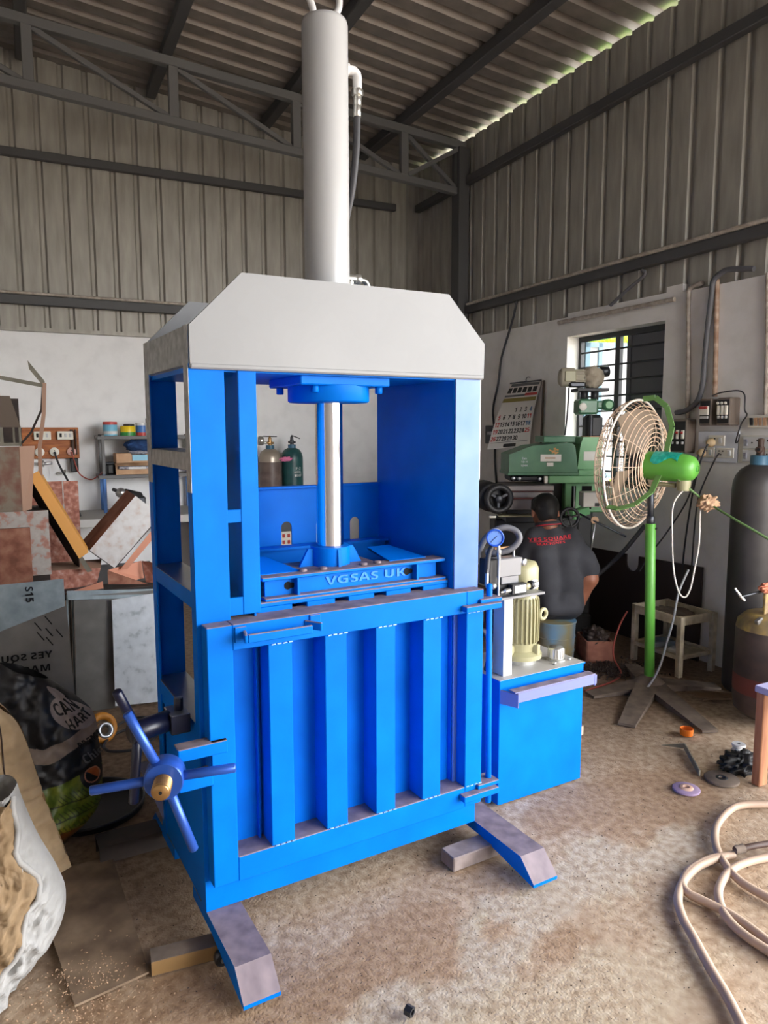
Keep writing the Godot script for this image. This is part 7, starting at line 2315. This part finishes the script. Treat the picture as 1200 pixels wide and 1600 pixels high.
	# rope to it
	tag(cable("green_rope", [Vector3(2.853, 1.097, -2.549), Vector3(2.925, 1.028, -2.505), Vector3(2.979, 0.981, -2.472), Vector3(2.953, 0.916, -2.286), Vector3(2.973, 0.848, -2.133), Vector3(3.016, 0.783, -2.036)], 0.006, M.rope_green), "green rope stretched from the fan to the tall black cylinder", "rope")
	tag_mesh("rag_knot", func(q): blob(q, Vector3(2.982, 0.978, -2.470), Vector3(0.05, 0.035, 0.04), 0.6, 72), M.cardboard, "tan rag knotted on the green rope", "rag")
	# rusty round gas drum
	c = Vector3(3.03, 0, -2.12)
	t = thing("gas_drum", "rusty dark drum-shaped gas bottle with a yellow-dusted top, at the right edge", "gas bottle", c)
	s = shp(); s.lathe([Vector2(0, 0.02), Vector2(0.12, 0.022), Vector2(0.15, 0.05), Vector2(0.157, 0.10), Vector2(0.157, 0.43)], c, Basis.IDENTITY, 40, 0.3); part(s, "body", M.drum_rust, t)
	s = shp(); s.lathe([Vector2(0.157, 0.43), Vector2(0.15, 0.465), Vector2(0.12, 0.495), Vector2(0.06, 0.508), Vector2(0, 0.51)], c, Basis.IDENTITY, 40, 0.2); part(s, "dome", M.drum_yellow, t)
	s = shp(); s.lathe([Vector2(0.158, 0.135), Vector2(0.1585, 0.14), Vector2(0.1585, 0.21), Vector2(0.158, 0.215)], c, Basis.IDENTITY, 40); part(s, "red_band", M.rust_band, t)
	s = shp(); s.bx(c.x - 0.075, c.x - 0.045, 0.49, 0.60, c.z - 0.006, c.z + 0.006, 0.002); part(s, "collar_strip", M.drum_yellow, t)
	s = shp(); s.box(c + Vector3(-0.13, 0.485, 0.02), Vector3(0.04, 0.02, 0.02), Basis(Vector3.BACK, 0.4), 0.003); part(s, "lug", M.steel, t)
	t = thing("gas_torch", "thin steel torch rod with a frayed white tip, resting on the rusty gas drum", "torch", Vector3(2.95, 0.58, -2.15))
	s = shp(); s.cyl(Vector3(2.845, 0.588, -2.16), Vector3(3.12, 0.612, -2.15), 0.006, 10, 0.001); part(s, "rod", M.dark_steel, t)
	for k in 5:
		s = shp(); s.cyl(Vector3(2.848, 0.588, -2.16), Vector3(2.815 + 0.01 * k, 0.63 - 0.014 * k, -2.165 + 0.006 * k), 0.005, 6, 0.001); part(s, "frayed_end", M.ivory, t)
	t = thing("work_glove", "orange and yellow work glove draped on the torch at the right edge", "glove", Vector3(2.99, 0.60, -2.14))
	s = shp(); blob(s, Vector3(2.995, 0.62, -2.13), Vector3(0.05, 0.022, 0.03), 0.5, 73); part(s, "palm", M.glove_orange, t)
	s = shp(); blob(s, Vector3(3.04, 0.628, -2.125), Vector3(0.05, 0.016, 0.025), 0.5, 74); part(s, "cuff", M.yellow, t)
	# low wooden table at the very edge
	t = thing("wooden_table", "low wooden table with a pale metal edge, its leg at the right edge", "table", Vector3(2.62, 0, -1.6))
	s = shp(); s.bx(2.40, 2.95, 0.362, 0.388, -1.74, -1.20, 0.003); part(s, "table_top", M.lilac_dust, t)
	for k in [[2.405, -1.735], [2.90, -1.735], [2.405, -1.25], [2.90, -1.25]]:
		s = shp(); s.bx(k[0], k[0] + 0.045, 0, 0.362, k[1], k[1] + 0.035, 0.003); part(s, "leg", M.table_wood, t)
	s = shp(); s.bx(2.45, 2.90, 0.10, 0.34, -1.725, -1.71); part(s, "front_board", M.table_wood, t)
	# red-brown swarf box by the worker
	t = thing("swarf_box", "rust-red steel box full of dark metal swarf beside the seated worker", "box", Vector3(2.93, 0, -3.28))
	s = shp(YF)
	s.bx(1.16, 1.32, 0, 0.125, -4.05, -4.04, 0.002); s.bx(1.16, 1.17, 0, 0.125, -4.25, -4.04); s.bx(1.31, 1.32, 0, 0.125, -4.25, -4.04); s.bx(1.16, 1.32, 0, 0.01, -4.25, -4.04); s.bx(1.16, 1.32, 0, 0.125, -4.25, -4.24)
	part(s, "tray", M.salmon_rust, t)
	tag_mesh("swarf_pile", func(q): q.f = YF; blob(q, Vector3(1.24, 0.12, -4.145), Vector3(0.07, 0.055, 0.09), 0.7, 75), M.swarf, "dark brown curls of swarf heaped in the rust-red box", "swarf")
	var rng := RandomNumberGenerator.new(); rng.seed = 21
	var mm := MultiMesh.new()
	mm.transform_format = MultiMesh.TRANSFORM_3D
	s = shp(); s.box(Vector3.ZERO, Vector3(0.012, 0.005, 0.005), Basis(Vector3.UP, 0.4))
	var tmp := build(s, "scrap", M.swarf); mm.mesh = tmp.mesh; used.erase("scrap"); remove_child(tmp); tmp.free()
	mm.instance_count = 900
	for k in 900:
		var p: Vector3 = YF * Vector3(1.26 + rng.randfn() * 0.11, 0.004 + absf(rng.randfn()) * 0.003, -3.92 + rng.randfn() * 0.07)
		mm.set_instance_transform(k, Transform3D(Basis(Vector3(rng.randfn(), rng.randfn(), rng.randfn()).normalized(), rng.randf() * TAU), p))
	var mi := MultiMeshInstance3D.new(); mi.name = "scattered_swarf"; mi.multimesh = mm; add_child(mi)
	tag(mi, "metal chips scattered on the floor in front of the rust-red box", "swarf", "", "stuff")
	tag(cable("thin_cable", [Vector3(3.09, 0.28, -3.08), Vector3(3.02, 0.22, -3.06), Vector3(2.95, 0.13, -3.03), Vector3(2.90, 0.06, -2.98), Vector3(2.86, 0.008, -2.88), Vector3(2.72, 0.006, -2.80), Vector3(2.5, 0.006, -2.76)], 0.005, M.red_cord), "thin orange-brown cord hanging from the stand to the floor by the swarf box", "cord")
	tag(cable("slack_cable", [Vector3(3.38, 0.75, -3.25), Vector3(3.30, 0.62, -3.3), Vector3(3.27, 0.52, -3.38), Vector3(3.2, 0.42, -3.45), Vector3(3.15, 0.36, -3.5)], 0.014, M.rubber), "thick black cable slung in front of the notched panel", "cable")

# ---------------------------------------------------------------- on the floor
func hose(called: String, label: String, xz: Array, m: Material, r := 0.0125, y := 0.013) -> void:
	var pts := []
	for k in xz: pts.append(Vector3(k[0], (k[2] if k.size() > 2 else y), k[1]))
	tag(cable(called, pts, r, m, self, 8, 12), label, "hose", "")

func floor_things() -> void:
	var s: Shape
	var t: Node3D
	var o: MeshInstance3D
	hose("welding_hose", "beige rubber hose making the far large loop at the right foreground", HOSE_A, M.hose_beige)
	hose("welding_hose", "beige rubber hose running out of the bottom of the picture from the taped joint", HOSE_B, M.hose_beige)
	hose("welding_hose", "beige rubber hose lying inside the loops, crossing under the others to the right edge", HOSE_C, M.hose_beige)
	hose("welding_hose", "beige rubber hose of the small inner loop at the right edge", HOSE_D, M.hose_beige)
	t = thing("hose_joint", "dark taped joint lying across the beige hose loops", "hose joint", Vector3(2.0, 0.0, -1.43))
	s = shp(); s.tube(spline([Vector3(1.925, 0.030, -1.43), Vector3(1.955, 0.031, -1.424), Vector3(1.99, 0.034, -1.415), Vector3(2.06, 0.03, -1.405)], 5), 0.010, 10); part(s, "dark_hose", M.dark_brown, t)
	s = shp(); s.tube([Vector3(1.925, 0.03, -1.43), Vector3(1.935, 0.03, -1.428), Vector3(1.945, 0.03, -1.426), Vector3(1.957, 0.031, -1.424)], [0.011, 0.0145, 0.013, 0.0145], 10); part(s, "tape_wrap", M.dusty_iron, t)
	# steel floor plate and the packing under the press
	t = thing("floor_plate", "large dusty brown steel plate lying on the floor left of the press", "plate", Vector3(0.1, 0, -2.0))
	s = shp(); slab(s, [Vector3(PLATE[0][0], 0.010, PLATE[0][1]), Vector3(PLATE[1][0], 0.010, PLATE[1][1]), Vector3(PLATE[2][0], 0.010, PLATE[2][1]), Vector3(PLATE[3][0], 0.010, PLATE[3][1])], 0.006); part(s, "plate", M.plate_dust, t)
	t = thing("box_section", "open-ended steel box section with an orange-brown face under the left front foot of the press", "steel section", Vector3(0.36, 0, -1.75))
	s = shp()
	var bx := Basis(Vector3.UP, deg_to_rad(-5.0))
	var bf := Transform3D(bx, Vector3(0.208, 0, -1.756))
	s.f = bf
	s.bx(0, 0.25, 0.036, 0.040, -0.025, 0.025); s.bx(0, 0.25, 0, 0.004, -0.025, 0.025); s.bx(0, 0.25, 0.004, 0.036, -0.025, -0.021)
	part(s, "section", M.dusty_iron, t)
	s = shp(bf); s.bx(0, 0.25, 0.002, 0.038, 0.021, 0.0255); part(s, "front_face", M.ochre_face, t)
	t = thing("packing_block", "wooden packing block with a pale sawn end under the right front foot of the press", "wood block", mx(1.36, 0, -1.712))
	s = shp(MF * Transform3D(Basis(Vector3.UP, 0.0), Vector3(1.36, 0, -1.712))); s.bx(-0.14, 0.139, 0, 0.045, -0.035, 0.035, 0.003); part(s, "block", M.block_wood, t)
	s = shp(MF * Transform3D(Basis(Vector3.UP, 0.0), Vector3(1.36, 0, -1.712))); s.bx(0.138, 0.1405, 0.002, 0.044, -0.033, 0.033); part(s, "sawn_end", M.salmon, t)
	t = thing("roller_wheel", "small grey roller wheel just inside the left front foot of the press", "wheel", Vector3(0.372, 0, -1.70))
	s = shp(); s.lathe([Vector2(0.006, -0.012), Vector2(0.017, -0.012), Vector2(0.02, -0.008), Vector2(0.02, 0.008), Vector2(0.017, 0.012), Vector2(0.006, 0.012)], Vector3(0.372, 0.0205, -1.695), Basis(Vector3(1, 0, 0), PI / 2) * Basis(Vector3.UP, 0), 24); part(s, "tyre", M.dark_steel, t)
	s = shp(); s.cyl(Vector3(0.372, 0.0205, -1.71), Vector3(0.372, 0.0205, -1.68), 0.0065, 12); part(s, "axle", M.steel, t)
	t = thing("channel_offcut", "dark steel channel lying beside the press near the round tray", "steel section", Vector3(0.23, 0, -2.31))
	s = shp(Transform3D(Basis(Vector3.UP, 0.06), Vector3(0.24, 0, -2.33))); s.bx(-0.11, 0.13, 0.05, 0.056, -0.045, 0.045); s.bx(-0.11, 0.13, 0, 0.05, 0.039, 0.045); s.bx(-0.11, 0.13, 0, 0.05, -0.045, -0.039); part(s, "channel", M.rust_dark, t)
	t = thing("round_tray", "black round tray with a raised rim, behind the hand wheel", "tray", Vector3(0.13, 0, -2.66))
	s = shp(); s.lathe([Vector2(0, 0.004), Vector2(0.17, 0.004), Vector2(0.18, 0.016), Vector2(0.185, 0.02), Vector2(0.19, 0.016), Vector2(0.185, 0.0)], Vector3(0.13, 0, -2.66), Basis.IDENTITY, 48); part(s, "pan", M.black_plastic, t)
	s = shp(); s.ring(Vector3(0.13, 0.02, -2.66), Vector3.UP, 0.185, 0.005, 56, 8); part(s, "rim", M.dark_steel, t)
	t = thing("orange_reel", "orange plastic reel with black cord, on the floor beside the feed sack", "cord reel", Vector3(0.225, 0, -3.25))
	s = shp(); s.ring(Vector3(0.225, 0.055, -3.25), Vector3(0.4, 0.5, 1), 0.05, 0.017, 24, 10); part(s, "frame", M.glove_orange_deep, t)
	s = shp(); s.ring(Vector3(0.235, 0.045, -3.24), Vector3(0.4, 0.5, 1), 0.028, 0.012, 20, 8); part(s, "hub", M.steel, t)
	tag(cable("slack_cable", [Vector3(0.25, 0.01, -3.27), Vector3(0.33, 0.007, -3.40), Vector3(0.43, 0.007, -3.40), Vector3(0.46, 0.007, -3.22), Vector3(0.36, 0.007, -3.08), Vector3(0.24, 0.007, -3.10), Vector3(0.23, 0.007, -3.2), Vector3(0.31, 0.012, -3.28), Vector3(0.42, 0.012, -3.25), Vector3(0.5, 0.007, -3.12)], 0.006, M.rubber), "black cord looped on the floor behind the hand wheel", "cord")
	# grinding discs, rings, offcuts on the right
	t = thing("grinding_disc", "small purple-grey grinding disc with a raised hub, on the open floor", "grinding disc", Vector3(2.14, 0, -1.805))
	s = shp(); s.lathe([Vector2(0.010, 0.002), Vector2(0.048, 0.002), Vector2(0.049, 0.004), Vector2(0.049, 0.009), Vector2(0.047, 0.011), Vector2(0.026, 0.011)], Vector3(2.14, 0, -1.805), Basis.IDENTITY, 36); part(s, "abrasive", M.disc_purple, t)
	s = shp(); s.lathe([Vector2(0.027, 0.010), Vector2(0.022, 0.016), Vector2(0.012, 0.016), Vector2(0.010, 0.012), Vector2(0.010, 0.003)], Vector3(2.14, 0, -1.805), Basis.IDENTITY, 28); part(s, "hub", M.disc_hub, t)
	t = thing("grinding_disc", "larger dusty grey grinding disc lying nearer the rusty gas drum", "grinding disc", Vector3(2.325, 0, -1.80))
	s = shp(); s.lathe([Vector2(0.011, 0.002), Vector2(0.062, 0.002), Vector2(0.063, 0.004), Vector2(0.063, 0.010), Vector2(0.061, 0.012), Vector2(0.011, 0.012), Vector2(0.011, 0.002)], Vector3(2.325, 0, -1.80), Basis.IDENTITY, 36); part(s, "abrasive", M.dusty_iron, t)
	s = shp(); s.lathe([Vector2(0.022, 0.0122), Vector2(0.021, 0.0135), Vector2(0.012, 0.0135), Vector2(0.011, 0.0121)], Vector3(2.325, 0, -1.80), Basis.IDENTITY, 24); part(s, "flange", M.dark_steel, t)
	t = thing("plastic_ring", "bright orange plastic ring on the floor beneath the fan", "ring", Vector3(2.545, 0, -2.16))
	s = shp(); s.lathe([Vector2(0.022, 0.0), Vector2(0.027, 0.0), Vector2(0.0285, 0.02), Vector2(0.0285, 0.028), Vector2(0.0255, 0.029), Vector2(0.024, 0.02), Vector2(0.022, 0.0)], Vector3(2.545, 0, -2.16), Basis.IDENTITY, 32); part(s, "ring", M.orange_bright, t)
	s = shp(); s.ring(Vector3(2.545, 0.0275, -2.16), Vector3.UP, 0.027, 0.0018, 32, 6); part(s, "lip", M.orange_bright, t)
	t = thing("white_spool", "small white plastic spool lying on the floor near the wooden table", "spool", Vector3(2.605, 0, -1.945))
	for y in [0.0, 0.022]:
		s = shp(); s.lathe([Vector2(0, y), Vector2(0.026, y), Vector2(0.028, y + 0.005), Vector2(0.026, y + 0.011), Vector2(0.006, y + 0.011)], Vector3(2.605, 0, -1.945), Basis.IDENTITY, 28); part(s, "flange", M.white_plain, t)
	s = shp(); s.cyl(Vector3(2.605, 0.008, -1.945), Vector3(2.605, 0.028, -1.945), 0.015, 20); part(s, "core", M.white_plain, t)
	t = thing("bent_angle", "thin bent steel angle lying open on the floor in front of the fan base", "metal strip", Vector3(2.35, 0, -1.98))
	s = shp(); s.beam(Vector3(2.415, 0.014, -2.055), Vector3(2.275, 0.014, -1.86), 0.006, 0.026, 0.001); part(s, "long_leg", M.dull_steel, t)
	s = shp(); slab(s, [Vector3(2.355, 0.003, -2.125), Vector3(2.415, 0.026, -2.057), Vector3(2.418, 0.003, -2.057)], 0.004); part(s, "short_leg", M.dull_steel, t)
	t = thing("wood_offcut", "pale sawn wood offcut sticking out behind the blue tank", "wood block", Vector3(2.06, 0, -2.36))
	s = shp(Transform3D(Basis(Vector3.UP, 0.35), Vector3(2.07, 0, -2.37))); s.bx(-0.14, 0.062, 0, 0.042, -0.03, 0.03, 0.002); part(s, "block", M.block_wood, t)
	s = shp(Transform3D(Basis(Vector3.UP, 0.35), Vector3(2.07, 0, -2.37))); s.bx(0.0615, 0.063, 0.001, 0.041, -0.029, 0.029); s.bx(-0.12, 0.06, 0.002, 0.040, 0.0295, 0.0305); part(s, "sawn_face", M.stand_cream, t)
	t = thing("hex_nut", "rusty hexagonal nut lying alone on the foreground floor", "nut", Vector3(0.722, 0, -1.345))
	var hexp := []
	s = shp(Transform3D(Basis(Vector3.UP, 0.5) * Basis(Vector3.RIGHT, -PI / 2 + 0.05), Vector3(0.722, 0.0115, -1.345)))
	for k in 6: hexp.append(Vector2(cos(TAU * k / 6 + PI / 6), sin(TAU * k / 6 + PI / 6)) * 0.0125)
	for k in 6:
		var a: Vector2 = hexp[k]
		var b: Vector2 = hexp[(k + 1) % 6]
		for e in [[1.0, 0.009], [0.55, -0.009]]: pass
		s.oquad(Vector3(a.x, -0.009, a.y), Vector3(b.x, -0.009, b.y), Vector3(b.x, 0.009, b.y), Vector3(a.x, 0.009, a.y), Vector3.ZERO)
		s.oquad(Vector3(a.x, 0.009, a.y), Vector3(b.x, 0.009, b.y), Vector3(b.x, 0.009, b.y) * Vector3(0.55, 1, 0.55), Vector3(a.x, 0.009, a.y) * Vector3(0.55, 1, 0.55), Vector3(0, 0, 0))
		s.oquad(Vector3(a.x, -0.009, a.y), Vector3(b.x, -0.009, b.y), Vector3(b.x, -0.009, b.y) * Vector3(0.55, 1, 0.55), Vector3(a.x, -0.009, a.y) * Vector3(0.55, 1, 0.55), Vector3(0, 0, 0))
		s.oquad(Vector3(a.x * 0.55, -0.009, a.y * 0.55), Vector3(b.x * 0.55, -0.009, b.y * 0.55), Vector3(b.x * 0.55, 0.009, b.y * 0.55), Vector3(a.x * 0.55, 0.009, a.y * 0.55), Vector3(a.x, 0, a.y))
	part(s, "nut_body", M.dark_steel, t)
	s = shp(Transform3D(Basis(Vector3.UP, 0.5) * Basis(Vector3.RIGHT, -PI / 2 + 0.05), Vector3(0.722, 0.0115, -1.345))); s.ring(Vector3(0, 0.0088, 0), Vector3.UP, 0.0078, 0.0012, 20, 6); part(s, "chamfer", M.steel, t)
	tag_mesh("black_rag", func(q): blob(q, Vector3(2.47, 0.03, -1.83), Vector3(0.09, 0.035, 0.06), 0.6, 91), M.black_plastic, "black rag heaped under the wooden table at the right edge", "rag")
	# straw from a broom by the gas drum
	t = thing("straw_broom", "loose brown broom straw on the floor in front of the tall black cylinder", "broom", Vector3(3.05, 0, -2.45))
	var rng := RandomNumberGenerator.new(); rng.seed = 33
	s = shp()
	for k in 90:
		var a := Vector3(3.10 + rng.randf() * 0.05, 0.01 + rng.randf() * 0.03, -2.33 + rng.randf() * 0.05)
		var b := Vector3(2.93 + rng.randf() * 0.1, 0.004 + rng.randf() * 0.01, -2.50 + rng.randf() * 0.12)
		s.beam(a, b, 0.0018, 0.0018)
	part(s, "bristles", M.straw, t).set_meta("kind", "stuff")
	s = shp(); s.cyl(Vector3(3.09, 0.022, -2.33), Vector3(3.13, 0.028, -2.30), 0.02, 12, 0.004); part(s, "binding", M.dark_brown, t)
	# chips and grit
	for g in [["wood_chips", "pale wood chips and shavings scattered on the floor at the lower left", M.chip_pale, 900, Vector3(0.02, 0, -1.71), Vector3(0.09, 0, 0.08), 0.0035, 41], ["floor_grit", "dark grit and crumbs strewn over the concrete floor", M.grit, 2000, Vector3(0.95, 0, -1.65), Vector3(0.9, 0, 0.5), 0.003, 42]]:
		s = shp(); s.box(Vector3.ZERO, Vector3(1.6, 0.5, 1.0), Basis(Vector3.UP, 0.5), 0.2)
		var tmp := build(s, "crumb", g[2])
		var mm := MultiMesh.new()
		mm.transform_format = MultiMesh.TRANSFORM_3D
		mm.mesh = tmp.mesh
		used.erase("crumb"); remove_child(tmp); tmp.free()
		mm.instance_count = g[3]
		rng.seed = g[7]
		for k in int(g[3]):
			var p: Vector3 = g[4] + Vector3(rng.randfn(), 0, rng.randfn()) * g[5]
			var sz: float = g[6] * rng.randf_range(0.25, 1.0)
			p.y = sz * 0.2 + (0.010 if g[7] == 41 and p.x > PLATE[0][0] + 0.03 and p.z < -1.74 else 0.0)
			mm.set_instance_transform(k, Transform3D(Basis(Vector3(rng.randfn() * 0.3, 1, rng.randfn() * 0.3).normalized(), rng.randf() * TAU).scaled(Vector3.ONE * sz), p))
		var mi := MultiMeshInstance3D.new()
		mi.name = g[0]
		mi.multimesh = mm
		add_child(mi)
		tag(mi, g[1], "debris", "", "stuff")

const HOSE_A := [[2.360, -1.557], [2.227, -1.622], [2.143, -1.621], [2.019, -1.572], [1.925, -1.500], [1.867, -1.425], [1.827, -1.337], [1.831, -1.247], [1.850, -1.182]]
const HOSE_B := [[1.925, -1.433], [1.859, -1.442], [1.769, -1.438], [1.672, -1.405], [1.594, -1.354], [1.541, -1.289], [1.505, -1.222], [1.455, -1.131], [1.409, -1.039], [1.327, -0.903]]
const HOSE_C := [[1.920, -1.432], [1.840, -1.449], [1.743, -1.438], [1.666, -1.401], [1.643, -1.362], [1.654, -1.316], [1.672, -1.246], [1.673, -1.169], [1.661, -1.070]]
const HOSE_D := [[2.101, -1.355], [1.947, -1.386], [1.840, -1.380], [1.741, -1.337], [1.683, -1.285], [1.648, -1.228], [1.635, -1.159], [1.644, -1.058]]
const PLATE := [[-0.06, -2.30], [0.029, -1.707], [0.201, -1.740], [0.17, -2.30]]
